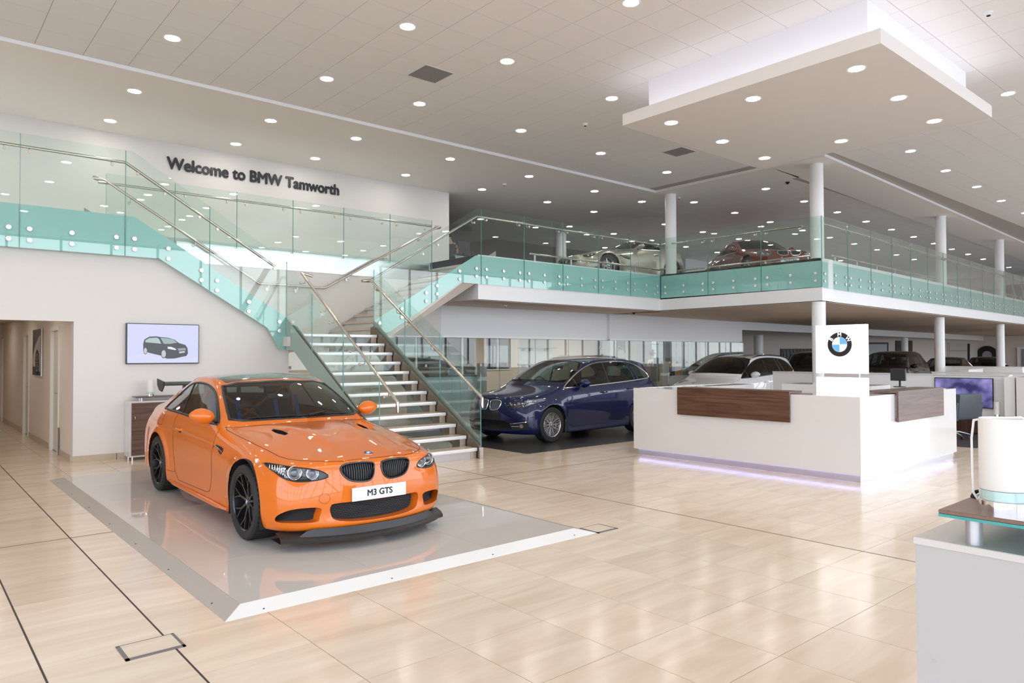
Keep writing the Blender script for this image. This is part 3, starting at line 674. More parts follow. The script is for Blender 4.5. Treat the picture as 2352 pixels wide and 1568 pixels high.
# (4) right flight + mezzanine edge, plane y=12.2
B4 = thing('glass_balustrade', 'glass balustrade of the right stair flight and mezzanine edge up to the inner corner', 'balustrade', (11, 12.2, 3.15))
oc = [(6.975, 1.85), (9.085, 3.155), (EX, 3.155), (EX, 4.79), (9.517, 4.79), (6.975, 3.27)]
bc = [(6.98, 1.86), (9.085, 3.165), (EX, 3.165), (EX, 3.772), (9.475, 3.772), (6.98, 2.28)]
balustrade(B4, 'y', 12.2, oc, bc, [6.975, 8.324, 9.62, 10.87, 12.12, 13.37, 14.62, EX], bandT)
rail(B4, [(6.70, 12.16, 3.03), (6.86, 12.24, 3.045), (6.95, 12.28, 3.07), (9.55, 12.28, 4.64), (EX+.06, 12.28, 4.64)])
for x in (8.1, 8.47, 9.42): z = 3.07+(x-6.95)*.6038; rbracket(B4, (x, 12.2, z-.09), (x, 12.28, z))
for j in (9.62, 10.87, 12.12, 13.37, 14.62):
    for dx in (.14, 1.1): rbracket(B4, (j+dx, 12.2, 4.565), (j+dx, 12.28, 4.64))
for x in (7.1, 7.6, 8.18, 8.45, 9.03, 9.48): z = 3.49 if x > 9.3 else 3.40-(9.03-x)*.60; bolt(B4, (x, 12.2, z), '-y'); bolt(B4, (x, 12.2, z-.17), '-y')
for j in (9.62, 10.87, 12.12, 13.37, 14.62):
    for dx in (.14, .63, 1.11): bolt(B4, (j+dx, 12.2, 3.49), '-y'); bolt(B4, (j+dx, 12.2, 3.32), '-y')
# (5) return towards the desk, plane x=EX
B5 = thing('glass_balustrade', 'glass balustrade of the mezzanine return below the red car', 'balustrade', (EX, 10, 3.15))
balustrade(B5, 'x', EX, [(7.68, 3.13), (12.2, 3.155), (12.2, 4.79), (7.68, 4.76)], [(7.68, 3.14), (12.2, 3.165), (12.2, 3.765), (7.68, 3.74)], [7.68, 9.19, 10.69, 12.19], bandT)
rail(B5, [(EX+.08, 12.28, 4.64), (EX+.08, 8.17, 4.60)])
for y in (12.0, 10.85, 10.55, 9.35, 9.05, 8.2): rbracket(B5, (EX, y, 4.53), (EX+.08, y, 4.61))
for j in (7.68, 9.19, 10.69):
    for dy in (.15, .75, 1.34): bolt(B5, (EX, j+dy, 3.46), '-x'); bolt(B5, (EX, j+dy, 3.29), '-x')
# (6) long outer edge, plane y=7.68 running away to the right (slightly skewed)
B6 = thing('glass_balustrade', 'long glass balustrade of the mezzanine running away to the right edge', 'balustrade', (EX, 7.68, 3.12))
B6.rotation_euler = (0, 0, math.atan(.043))
nP = 20; PW = 1.45
for k in range(nP):
    a0, a1 = PW*k+.003, PW*(k+1)-.003
    m = MB(); m.box(a0, a1, 0, .013, 0, 1.63); g = m.build('glass_panel', bglass, B6, world=False)
    m = MB(); m.box(a0, a1, .015, .018, .008, .60); m.build('frosted_band', bandT, g, world=False)
    m = MB(); m.box(a0-.0013, a0+.0013, -.0005, .0135, 0, 1.63); m.build('glass_edge', bedge, g, world=False)
    for dx in (.14, .72, 1.31):
        for zz in (.33, .16):
            o = bpy.data.objects.new('fixing_disc', bolt_y_me); COL.objects.link(o); o.parent = B6; o.location = (a0+dx, 0, zz); o.rotation_euler = (0, 0, math.pi)
    if k:
        for dx in (-.14, .14):
            m = MB(); m.tube([(a0+dx, 0, 1.42), (a0+dx, .07, 1.42), (a0+dx, .085, 1.48)], .008, 6); m.cyl((a0+dx, -.015, 1.42), (a0+dx, .012, 1.42), .024, n=12); m.build('rail_bracket', steelrail, B6, True, world=False)
m = MB(); m.tube([(.35, .085, 1.50), (PW*6.4, .085, 1.50)], .022, 10); m.build('handrail', steelrail, B6, True, world=False)
m = MB(); m.tube([(PW*6.55, .085, 1.50), (PW*nP, .085, 1.50)], .022, 10); m.build('handrail', steelrail, B6, True, world=False)
# (7) walkway balustrade behind the stair, plane y=14.0
B7 = thing('glass_balustrade', 'glass balustrade of the walkway below the wall lettering', 'balustrade', (6, 14, 3.7))
balustrade(B7, 'y', 14.0, [(2.73, 3.70), (9.56, 3.70), (9.56, 4.80), (2.73, 4.80)], None, [2.73, 3.86, 4.99, 6.13, 7.27, 8.42, 9.56], None)
rail(B7, [(2.62, 14.08, 4.64), (9.60, 14.08, 4.68)])
for j in (2.73, 3.86, 4.99, 6.13, 7.27, 8.42):
    for dx in (.18, .95): rbracket(B7, (j+dx, 14.0, 4.57), (j+dx, 14.08, 4.65))
# wall handrails inside the stair
HR = thing('wall_handrail', 'steel handrail fixed to the back wall of the stair, both upper flights', 'handrail', (6, 13.95, 3))
rail(HR, [(2.62, 14.0, 4.66), (2.55, 13.95, 4.68), (2.70, 13.93, 4.66), (5.40, 13.93, 3.04), (6.80, 13.93, 3.03), (9.58, 13.93, 4.60), (9.72, 13.93, 4.64), (9.62, 14.0, 4.66)])
for x in (3.1, 4.2, 5.6, 6.2, 7.35, 8.3, 9.2):
    z = 4.66-(x-2.70)*.6 if x < 5.4 else (3.035 if x < 6.8 else 3.03+(x-6.8)*.565)
    rbracket(HR, (x, 14.04, z-.09), (x, 13.93, z), .028)
# low guard rails upstairs
def low_rail(pts, label, z=4.15):
    t = thing('guard_rail', label, 'guard rail', (pts[0][0], pts[0][1], ZT+.012))
    rail(t, [(x, y, z) for x, y in pts], .025, 'rail'); 
    for i in range(len(pts)-1):
        a_, b_ = Vector(pts[i]), Vector(pts[i+1]); n = max(1, round((b_-a_).length/1.45))
        for k in range(n+1 if i == len(pts)-2 else n):
            p = a_+(b_-a_)*(k+.12)/n if k < n else b_-(b_-a_).normalized()*.05
            m = MB(); m.box(p.x-.022, p.x+.022, p.y-.012, p.y+.012, ZT+.012, z-.01); m.build('post', steel, t)
low_rail([(12.0, 13.25), (17.2, 13.25), (17.2, 12.6)], 'low steel guard rail upstairs in front of the silver sports car')
low_rail([(17.85, 13.2), (17.85, 8.95)], 'low steel guard rail upstairs in front of the red coupe')
low_rail([(18.6, shear(18.6, 8.6)), (46, shear(46, 8.6))], 'low steel guard rail upstairs along the long right-hand edge', 4.2)
# ------------------------------------------------------------------ cars
def ccsub(V, Fq, n):
    """Catmull-Clark, quads only, numpy; open borders handled"""
    V = np.array(V, float); Fq = np.array(Fq, int)
    for _ in range(n):
        nv = len(V); fp = V[Fq].mean(1)
        E = np.stack([Fq, np.roll(Fq, -1, 1)], -1).reshape(-1, 2); Es = np.sort(E, 1)
        key = Es[:, 0]*nv+Es[:, 1]; uq, inv, cnt = np.unique(key, return_inverse=True, return_counts=True)
        ne = len(uq); ea = uq//nv; eb = uq % nv
        fidx = np.repeat(np.arange(len(Fq)), 4); ef = np.zeros((ne, 3)); np.add.at(ef, inv, fp[fidx])
        mid = (V[ea]+V[eb])/2; ep = np.where((cnt == 2)[:, None], (V[ea]+V[eb]+ef)/4, mid)
        val = np.zeros(nv); np.add.at(val, Fq.ravel(), 1)
        Fs = np.zeros((nv, 3)); np.add.at(Fs, Fq.ravel(), np.repeat(fp, 4, 0)); 
        ev = np.zeros(nv); Rs = np.zeros((nv, 3)); np.add.at(Rs, ea, mid); np.add.at(Rs, eb, mid); np.add.at(ev, ea, 1); np.add.at(ev, eb, 1)
        bd = cnt == 1; isb = np.zeros(nv, bool); isb[ea[bd]] = True; isb[eb[bd]] = True
        Bs = np.zeros((nv, 3)); np.add.at(Bs, ea[bd], mid[bd]); np.add.at(Bs, eb[bd], mid[bd])
        val = np.maximum(val, 1); ev = np.maximum(ev, 1)
        vp = (Fs/val[:, None]+2*Rs/ev[:, None]+(val-3)[:, None]*V)/val[:, None]
        vp = np.where(isb[:, None], (Bs+2*V)/4, vp)
        nf = len(Fq); einv = inv.reshape(nf, 4)
        V = np.concatenate([vp, ep, fp]); a = np.arange(nf)+nv+ne
        Fn = []
        for k in range(4): Fn.append(np.stack([Fq[:, k], nv+einv[:, k], a, nv+einv[:, (k-1) % 4]], 1))
        Fq = np.concatenate(Fn)
    return V, Fq
def limit_fit(V, Fq, it=4, w=.85):
    T = np.array(V, float); C = T.copy(); nv = len(T)
    for _ in range(it):
        S, _f = ccsub(C, Fq, 2); C = C+w*(T-S[:nv])
    return C
NR = 12
def car_cage(stn, capf, capr):
    """stn: list of stations, each 12 (x,y,z) from roof centre to under centre; caps: 3 columns x 4 rows interior points"""
    V = []; Fq = []; idx = {}
    ns = len(stn)
    for side in (1, -1):
        for i in range(ns):
            for r in range(NR):
                x, y, z = stn[i][r]
                if r in (0, NR-1):
                    if side == 1: idx[(i, r, 1)] = idx[(i, r, -1)] = len(V); V.append((x, 0, z))
                else: idx[(i, r, side)] = len(V); V.append((x, side*y, z))
    for side in (1, -1):
        for i in range(ns-1):
            for r in range(NR-1):
                q = (idx[(i, r, side)], idx[(i+1, r, side)], idx[(i+1, r+1, side)], idx[(i, r+1, side)])
                Fq.append(q if side == 1 else q[::-1])
        for (st, cap, fl_) in ((0, capf, 1), (ns-1, capr, -1)):
            def g(c, j):
                if c == 3: return idx[(st, 3+j, side)]
                if j == 0: return idx[(st, c, side)]
                if j == 5: return idx[(st, 11-c, side)]
                k = ('c', st, c, j, side if c else 0)
                if k not in idx:
                    x, y, z = cap[c][j-1]; idx[k] = len(V); V.append((x, side*y if c else 0, z))
                return idx[k]
            for c in range(3):
                for j in range(5):
                    q = (g(c, j), g(c+1, j), g(c+1, j+1), g(c, j+1))
                    Fq.append(q if side*fl_ == 1 else q[::-1])
    return V, Fq
def mkstn(x, top, side, sill, xs=None):
    """top: 4 (y,z) ; side: 4 (y,z) rows4..7 ; sill: (y,z) row 8, then underside"""
    p = list(top)+list(side)+[sill, (sill[0]-.07, sill[1]-.03), (.45, sill[1]-.035), (0, sill[1]-.035)]
    xs = xs or {}
    return [(x+xs.get(r, 0), p[r][0], p[r][1]) for r in range(NR)]
def pip(poly, x, y):
    n = len(poly); c = np.zeros(x.shape, bool); j = n-1
    for i in range(n):
        xi, yi = poly[i]; xj, yj = poly[j]
        if yi != yj:
            c ^= ((yi > y) != (yj > y)) & (x < (xj-xi)*(y-yi)/(yj-yi)+xi)
        j = i
    return c
def nearest_on(poly, x, y):
    best = None; P = np.array([x, y]); n = len(poly); bd = 1e9
    for i in range(n):
        a = np.array(poly[i-1]); b = np.array(poly[i]); d = b-a; L = d@d
        t = min(1, max(0, ((P-a)@d)/L)) if L > 0 else 0; q = a+d*t; e = ((P-q)**2).sum()
        if e < bd: bd = e; best = q
    # corners attract
    for c in poly:
        e = (P[0]-c[0])**2+(P[1]-c[1])**2
    return best, bd
def smooth_poly(pts, n=6, closed=True):
    P = [np.array(p, float) for p in pts]; m = len(P); out = []
    for i in range(m if closed else m-1):
        p0, p1, p2, p3 = (P[(i-1) % m], P[i], P[(i+1) % m], P[(i+2) % m]) if closed else (P[max(i-1, 0)], P[i], P[i+1], P[min(i+2, m-1)])
        for k in range(n):
            t = k/n; out.append(tuple(.5*((2*p1)+(-p0+p2)*t+(2*p0-5*p1+4*p2-p3)*t*t+(-p0+3*p1-3*p2+p3)*t**3)))
    if not closed: out.append(tuple(P[-1]))
    return out
class Car:
    def __init__(s, cage, root, lvl=3, mods=None):
        V, Fq = car_cage(*cage); C = limit_fit(V, Fq, 3, .8)
        V, Fq = ccsub(C, Fq, lvl)
        if mods: V = mods(V)
        f_ = V[Fq]; n_ = np.cross(f_[:, 2]-f_[:, 0], f_[:, 3]-f_[:, 1]); c_ = f_.mean(1)-np.array([0, 0, .6])
        if (n_*c_).sum() < 0: Fq = Fq[:, ::-1].copy()
        s.V = V; s.F = Fq; s.lab = np.zeros(len(Fq), int); s.root = root; s.names = {0: None}; s.k = 1
        s.rebuild()
        s.bvh = s.b0
    def rebuild(s):
        f = s.V[s.F]; n = np.cross(f[:, 2]-f[:, 0], f[:, 3]-f[:, 1]); N = np.zeros_like(s.V)
        for k in range(4): np.add.at(N, s.F[:, k], n)
        s.N = N/np.maximum(1e-9, np.linalg.norm(N, axis=1))[:, None]; s.fn = n/np.maximum(1e-9, np.linalg.norm(n, axis=1))[:, None]
        s.b0 = BVHTree.FromPolygons([tuple(v) for v in s.V], [tuple(int(i) for i in q) for q in s.F])
        s.V0 = s.V.copy(); s.N0 = s.N.copy(); s.F0 = s.F.copy()
    def cast(s, view, a, b, side=1):
        """view side: (x,z) ray along y ; front/rear: (y,z) along x ; top: (x,y) down"""
        if view == 'side': o, d = (a, side*3.0, b), (0, -side, 0)
        elif view == 'front': o, d = (4.0, a, b), (-1, 0, 0)
        elif view == 'rear': o, d = (-4.0, a, b), (1, 0, 0)
        else: o, d = (a, b, 3.0), (0, 0, -1)
        h = s.bvh.ray_cast(Vector(o), Vector(d))
        return (h[0], h[1], h[2]) if h[0] else (None, None, None)
    def region(s, name, poly, view, side=1, extra=None, snap=True):
        """label faces of the body inside the projected polygon; snap the border on it"""
        c = s.V[s.F].mean(1)
        if view == 'side': a, b = c[:, 0], c[:, 2]; ok = (c[:, 1]*side > .25) & (s.fn[:, 1]*side > .12)
        elif view == 'front': a, b = c[:, 1], c[:, 2]; ok = (c[:, 0] > -.6) & (s.fn[:, 0] > .10)
        elif view == 'rear': a, b = c[:, 1], c[:, 2]; ok = (c[:, 0] < -.2) & (s.fn[:, 0] < -.08)
        else: a, b = c[:, 0], c[:, 1]; ok = (s.fn[:, 2] > .15)
        m = ok & pip(poly, a, b) & (s.lab == 0)
        if extra is not None: m &= extra(c)
        k = s.k; s.k += 1; s.lab[m] = k; s.names[k] = name
        if snap and m.any():
            vin = np.zeros(len(s.V), int); tot = np.zeros(len(s.V), int)
            np.add.at(vin, s.F[m].ravel(), 1); np.add.at(tot, s.F.ravel(), 1)
            bv = np.where((vin > 0) & (vin < tot))[0]
            for i in bv:
                v = s.V[i]
                p = {'side': (v[0], v[2]), 'front': (v[1], v[2]), 'rear': (v[1], v[2]), 'top': (v[0], v[1])}[view]
                q, d2 = nearest_on(poly, *p)
                if d2 > .0025: continue
                h, n, fi = s.cast(view, float(q[0]), float(q[1]), side)
                if h is None or (Vector(v)-h).length > .09: continue
                s.V[i] = h
                tri = s.F0[fi]; s.N[i] = s.N0[tri[np.argmin(((s.V0[tri]-np.array(h))**2).sum(1))]]
        return k
    def emit(s, k, name, m, parent=None, push=0.0, two=False):
        q = s.F[s.lab == k]
        if not len(q): return None
        u, inv = np.unique(q, return_inverse=True); V = s.V[u]+s.N[u]*push
        me = bpy.data.meshes.new(name); me.from_pydata([tuple(v) for v in V], [], [tuple(int(i) for i in r) for r in inv.reshape(-1, 4)])
        me.shade_smooth(); me.normals_split_custom_set_from_vertices([tuple(n) for n in s.N[u]]); me.materials.append(m)
        o = bpy.data.objects.new(name, me); COL.objects.link(o); o.parent = parent or s.root
        return o
    def border(s, k):
        q = s.F[s.lab == k]; E = {}
        for f in q:
            for j in range(4):
                a, b = int(f[j]), int(f[(j+1) % 4]); E[(a, b)] = 1
        nx = {a: b for (a, b) in E if (b, a) not in E}; loops = []
        while nx:
            a = next(iter(nx)); L = [a]; b = nx.pop(a)
            while b in nx and b != L[0]: L.append(b); b = nx.pop(b)
            loops.append(L)
        return loops
    def bucket(s, k, name, m, d, depth, parent=None, shrink=.0, floor_mat=None):
        """recess wall around a removed region going along vector d"""
        vs = []; fs = []; d = np.array(d, float)
        for L in s.border(k):
            P = s.V[L]; c = P.mean(0); n = len(L); b = len(vs)
            vs += [tuple(p) for p in P]; Q = P+d*depth+(c-P)*shrink; vs += [tuple(p) for p in Q]
            fs += [(b+i, b+(i+1) % n, b+n+(i+1) % n, b+n+i) for i in range(n)]
        mb = MB(); mb.add(vs, fs); o = mb.build(name, m, parent or s.root, True, world=False)
        if floor_mat:
            vs = []; fs = []
            for L in s.border(k):
                P = s.V[L]; c = P.mean(0); Q = P+d*depth*.98+(c-P)*shrink; b = len(vs); vs += [tuple(p) for p in Q]+[tuple(Q.mean(0))]; n = len(L)
                fs += [(b+i, b+(i+1) % n, b+n) for i in range(n)]
            mb = MB(); mb.add(vs, fs); mb.build(name+'_backing', floor_mat, parent or s.root, world=False)
        return o
    def patch(s, name, poly, view, m, off=.004, side=1, parent=None, n=14):
        """thin plate lying on the surface, triangulated grid clipped to polygon"""
        bm = bmesh.new(); P = [bm.verts.new((p[0], p[1], 0)) for p in poly]; f = bm.faces.new(P)
        bmesh.ops.triangulate(bm, faces=[f]); 
        for _ in range(6):
            long = [e for e in bm.edges if e.calc_length() > .05]
            if not long: break
            bmesh.ops.subdivide_edges(bm, edges=long, cuts=1); bmesh.ops.triangulate(bm, faces=bm.faces)
        vs = []; ok = True
        for v in bm.verts:
            h, nn, fi = s.cast(view, v.co.x, v.co.y, side)
            if h is None: h = Vector((0, 0, 0)); nn = Vector((0, 0, 1)); ok = False
            vs.append(h+nn*off)
        bm.verts.index_update(); fs = [[v.index for v in f.verts] for f in bm.faces]; bm.free()
        mb = MB(); mb.add(vs, fs); return mb.build(name, m, parent or s.root, True, world=False)
    def line(s, name, pts, view, m, r=.0028, side=1, off=0.0, parent=None, step=.03, closed=False, n=6):
        P = []; pp = list(pts)+([pts[0]] if closed else [])
        for i in range(len(pp)-1):
            a = Vector(pp[i]); b = Vector(pp[i+1]); k = max(1, int((b-a).length/step))
            for j in range(k): P.append(a+(b-a)*j/k)
        if not closed: P.append(Vector(pp[-1]))
        Q = []
        for p in P:
            h, nn, fi = s.cast(view, p.x, p.y, side)
            if h is not None: Q.append(h+nn*off)
        if len(Q) < 3: return None
        mb = MB(); mb.tube(Q, r, n, closed=closed); return mb.build(name, m, parent or s.root, True, world=False)

def paint(name, col, metal=0.0, rough=.35, spec=.12):
    return mat(name, col, rough, metal, spec, coat=1.0, coatr=.012)
tyre_m = mat('tyre_rubber', (.016, .016, .017), .7, bump=(60, .3)); rim_black = mat('rim_black', (.012, .012, .013), .28, .3, coat=.3)
rim_silver = mat('rim_silver', (.62, .62, .64), .25, .9); disc_m = mat('brake_disc', (.30, .30, .31), .35, .9); blue_m = mat('caliper_blue', (.02, .05, .16), .35)
carglass = glass('car_glass', (.42, .46, .44), .9); cardark = glass('car_glass_dark', (.10, .11, .11), .9); lensm = glass('lamp_lens', (.93, .94, .95), .9)
trimc = mat('satin_trim', (.75, .74, .72), .2, 1.0); darkint = mat('interior_dark', (.022, .020, .019), .7); gap_m = mat('shut_line', (.012, .006, .004), .8)
roundel_blue = mat('roundel_blue', (.03, .16, .62), .3); roundel_white = mat('roundel_white', (.85, .85, .86), .3)
platew = mat('plate_white', (.80, .81, .84), .35); platet = mat('plate_text', (.015, .015, .02), .5)
refl_m = mat('reflector_chrome', (.85, .86, .88), .1, 1.0, noise=(70, .25, 3)); lens_dark = mat('projector_lens', (.05, .07, .09), .04, coat=1.0); redl = mat('tail_red', (.50, .012, .02), .12, coat=1.0)
def roundel(parent, c, nrm, r, up=(0, 0, 1), nm='roundel'):
    nrm = Vector(nrm).normalized(); up = Vector(up); u = up.cross(nrm).normalized(); v = nrm.cross(u)
    c = Vector(c)
    def ringm(r0, r1, h, q0=0, q1=2*math.pi, n=28):
        vs = []; fs = []
        for i in range(n+1):
            q = q0+(q1-q0)*i/n; d = u*math.cos(q)+v*math.sin(q); vs += [c+d*r0+nrm*h, c+d*r1+nrm*h]
        for i in range(n): fs.append((2*i, 2*i+1, 2*i+3, 2*i+2))
        return vs, fs
    mb = MB(); mb.cyl(c-nrm*.002, c+nrm*.003, r, n=28); o = mb.build(nm, trimc, parent, True, world=False)
    mb = MB(); mb.add(*ringm(r*.60, r*.93, .0034)); mb.build('roundel_ring', black, o, world=False)
    mb = MB(); mb.add(*ringm(0.0001, r*.58, .0036, 0, math.pi/2, 8)); mb.add(*ringm(0.0001, r*.58, .0036, math.pi, 1.5*math.pi, 8)); mb.build('roundel_white_quarters', roundel_white, o, world=False)
    mb = MB(); mb.add(*ringm(0.0001, r*.58, .0036, math.pi/2, math.pi, 8)); mb.add(*ringm(0.0001, r*.58, .0036, 1.5*math.pi, 2*math.pi, 8)); mb.build('roundel_blue_quarters', roundel_blue, o, world=False)
    return o
def wheel_parts(R, w, rr, style, rimmat):
    """returns list of (name, MB, mat) around origin, axle along y, outer face towards +y"""
    out = []; h = w/2
    t = MB(); prof = [(rr*.97, -h*.86), (rr*1.03, -h*.98), (R*.93, -h), (R*.985, -h*.86), (R, -h*.62), (R, h*.62), (R*.985, h*.86), (R*.93, h), (rr*1.03, h*.98), (rr*.97, h*.86)]
    t.lathe(prof, (0, 0, 0), 56, axis='y', caps=False); out.append(('wheel', t, tyre_m))
    t = MB()
    for k in range(44):
        q = 2*math.pi*k/44
        for (y0, y1, dq) in ((-h*.85, -h*.2, .05), (h*.2, h*.85, -.05), (-.012, .012, 0)):
            a0, a1 = q, q+dq; wd = .012
            for_ = []
            for yy, aa in ((y0, a0), (y1, a1)):
                for dd in (-wd/R, wd/R): for_.append(((R+.0012)*math.cos(aa+dd), yy, (R+.0012)*math.sin(aa+dd)))
            t.add(for_, [(0, 1, 3, 2)])
    out.append(('tread_groove', t, blackm))
    r = MB(); r.lathe([(rr, h*.90), (rr*.985, h*.93), (rr*.95, h*.86), (rr*.93, h*.5), (rr*.90, -h*.8), (rr*.96, -h*.86), (rr, -h*.88)], (0, 0, 0), 48, axis='y', caps=False); out.append(('rim_barrel', r, rimmat))
    s_ = MB()
    def spoke(q, r0, r1, w0, w1, y0, y1, th=.018, dq=0):
        vs = []; K = 5
        for i in range(K):
            t_ = i/(K-1); rad = r0+(r1-r0)*t_; ww = w0+(w1-w0)*t_; yy = y0+(y1-y0)*(t_**1.3); qq = q+dq*t_
            c, sn = math.cos(qq), math.sin(qq)
            for (o, dy) in ((-ww, -th), (ww, -th), (ww*.75, 0), (-ww*.75, 0)): vs.append((c*rad-sn*o, yy+dy, sn*rad+c*o))
        fs = []
        for i in range(K-1):
            for j in range(4): fs.append((i*4+j, i*4+(j+1) % 4, (i+1)*4+(j+1) % 4, (i+1)*4+j))
        s_.add(vs, fs)
    yo = h*.84; yi = h*.60
    if style == 'mesh':      # ten Y spokes
        for k in range(8):
            q = 2*math.pi*k/8+.2; spoke(q, rr*.17, rr*.55, .016, .011, yi, yi+.012)
            spoke(q, rr*.52, rr*.965, .008, .007, yi+.01, yo, dq=.20); spoke(q, rr*.52, rr*.965, .008, .007, yi+.01, yo, dq=-.20)
    elif style == 'multi':
        for k in range(10):
            q = 2*math.pi*k/10; spoke(q+.03, rr*.2, rr*.965, .010, .007, yi, yo, dq=.07); spoke(q-.03, rr*.2, rr*.965, .010, .007, yi, yo, dq=-.07)
            spoke(q+math.pi/10, rr*.5, rr*.965, .006, .006, yi+.012, yo)
    else:
        for k in range(5):
            q = 2*math.pi*k/5; spoke(q, rr*.16, rr*.96, .035, .018, yi, yo)
    s_.lathe([(0, yi+.004), (.03, yi+.004), (rr*.22, yi-.004), (rr*.25, yi-.03), (0, yi-.03)], (0, 0, 0), 24, axis='y', caps=False)
    out.append(('spokes', s_, rimmat))
    d = MB(); d.lathe([(rr*.30, h*.10), (rr*.76, h*.10), (rr*.76, h*.10-.02), (rr*.30, h*.10-.02)], (0, 0, 0), 36, axis='y', caps=False); out.append(('brake_disc', d, disc_m))
    c = MB(); c.bev(-rr*.80, -rr*.55, h*.0, h*.34, -.09, .09, .015); out.append(('brake_caliper', c, blue_m if style == 'mesh' else disc_m))
    return out, yi
def put_wheels(root, R, w, rr, style, rimmat, pos, steer=0.0, capn=True):
    parts, yi = wheel_parts(R, w, rr, style, rimmat); objs = None
    for (x, y) in pos:
        rz = (0 if y > 0 else math.pi)+(steer if x > 0 else 0)
        if objs is None:
            objs = []; main = None
            for nm, mb, m in parts:
                o = mb.build(nm, m, main, True, world=False)
                if main is None: main = o; o.parent = root
                objs.append(o)
            main.location = (x, y, R); main.rotation_euler = (0, 0, rz); first_w = main
            if capn: roundel(main, (0, yi+.006, 0), (0, 1, 0), .032, nm='centre_cap')
            # keep three levels only: the cap's inner pieces would be a fourth, so lift them to the wheel
            for ch in list(main.children):
                for g in list(ch.children): g.parent = main
        else:
            c = first_w.copy(); COL.objects.link(c); c.location = (x, y, R); c.rotation_euler = (0, 0, rz)
            for ch in first_w.children: d = ch.copy(); COL.objects.link(d); d.parent = c
    return first_w
def flatten(root):
    """no piece deeper than thing > part > sub-part"""
    for p in list(root.children):
        for q in list(p.children):
            for r in list(q.children): r.parent = p
def seat(mb, x, y, z, w=.26, tilt=.25, bucket=False):
    h = .78 if bucket else .62
    mb.bev(x-.24, x+.28, y-w, y+w, z, z+.16, .05, 2)
    n = len(mb.v); mb.bev(x-.40, x-.24, y-w*(1.0), y+w*(1.0), z+.08, z+h*.86, .06, 2)
    mb.v[n:] = [(a-(c-z)*tilt, b, c) for a, b, c in mb.v[n:]]
    n = len(mb.v); mb.bev(x-.37, x-.27, y-.13, y+.13, z+h*.80, z+h+.10, .045, 2)
    mb.v[n:] = [(a-(c-z)*tilt, b, c) for a, b, c in mb.v[n:]]
def interior(car, root, x0, xd, zb, yw, roofz, seats_x, sw=True, col=darkint, bucket=False, extra=None):
    """seats, dashboard, steering wheel (right-hand drive), floor tub"""
    t = MB()
    for xs_ in seats_x[:1]:
        for y in (-.36, .36): seat(t, xs_, y, zb-.46, bucket=bucket)
    t.build('front_seats', col, root, True, world=False); 
    if len(seats_x) > 1:
        t = MB()
        for xs_ in seats_x[1:]:
            for y in (-.32, .32): seat(t, xs_, y, zb-.42, w=.30)
        t.build('rear_seats', col, root, True, world=False)
    t = MB(); t.bev(xd-.10, xd+.40, -yw, yw, zb-.25, zb-.035, .05, 2); t.bev(xd-.16, xd+.05, -.62, -.16, zb-.14, zb+.0, .05, 2); t.build('dashboard', col, root, True, world=False)
    t = MB(); t.box(x0-2.0, xd+.2, -yw, yw, zb-.62, zb-.6); t.build('cabin_floor', blackm, root, world=False)
    if sw:
        t = MB(); c = Vector((xd-.28, -.36, zb-.02)); a = Vector((0, 1, 0)); b = Vector((.38, 0, .92)).normalized()
        t.tube([c+(a*math.cos(q)+b*math.sin(q))*.185 for q in [2*math.pi*i/24 for i in range(24)]], .014, 8, closed=True)
        for q in (0, math.pi, -HALF): t.tube([c, c+(a*math.cos(q)+b*math.sin(q))*.18], .013, 6)
        t.cyl(c, c+Vector((.2, 0, -.1)), .035, n=12); t.build('steering_wheel', col, root, True, world=False)
    t = MB(); t.bev(x0-.06, x0-.03, -.13, .13, roofz-.17, roofz-.10, .012); t.tube([(x0-.04, 0, roofz-.11), (x0+.04, 0, roofz-.05)], .01, 6); t.build('rear_view_mirror', black, root, True, world=False)
def arch_cut(car, xa, R, zc, side, m, name='wheel_arch'):
    poly = [(xa+R*math.cos(q), zc+R*math.sin(q)) for q in [i*2*math.pi/40 for i in range(40)]]
    lowp = [(xa-R*1.0, zc), (xa-R*1.0, .02), (xa+R*1.0, .02), (xa+R*1.0, zc)]
    P = [(xa+R*math.cos(q), zc+R*math.sin(q)) for q in [math.pi*i/24 for i in range(25)]]+[(xa-R*.985, .0), (xa+R*.985, .0)]
    c = car.V[car.F].mean(1)
    mm = pip(P, c[:, 0], c[:, 2]) & (c[:, 1]*side > .45)
    k = car.k; car.k += 1; car.names[k] = None; car.lab[mm] = k
    vin = np.zeros(len(car.V), int); tot = np.zeros(len(car.V), int)
    np.add.at(vin, car.F[mm].ravel(), 1); np.add.at(tot, car.F.ravel(), 1)
    for i in np.where((vin > 0) & (vin < tot))[0]:
        v = car.V[i]
        if v[2] < .1: continue
        q, d2 = nearest_on(P, v[0], v[2])
        if d2 < .004 and abs(v[1]) > .5:
            h, n, fi = car.cast('side', float(q[0]), float(q[1]), side)
            if h is not None and (Vector(v)-h).length < .12: car.V[i] = h
    return k
def liner(root, xa, R, zc, side, y0, y1):
    t = MB(); n = 24; vs = []
    for yy in (y0, y1):
        for i in range(n+1):
            q = math.pi*i/n-.0; vs.append((xa+(R+.002)*math.cos(q), side*yy, zc+(R+.002)*math.sin(q)))
        vs += [(xa-R, side*yy, .16), (xa+R, side*yy, .16)]
    N = n+3
    fs = [(i, i+1, N+i+1, N+i) for i in range(n)]+[(n, n+1, N+n+1, N+n), (0, N, N+n+2, n+2)]
    fs.append(tuple(range(N, N+n+2))+(N+n+2,)) ; t.add(vs, fs); return t.build('wheel_arch_liner', blackm, root, world=False)

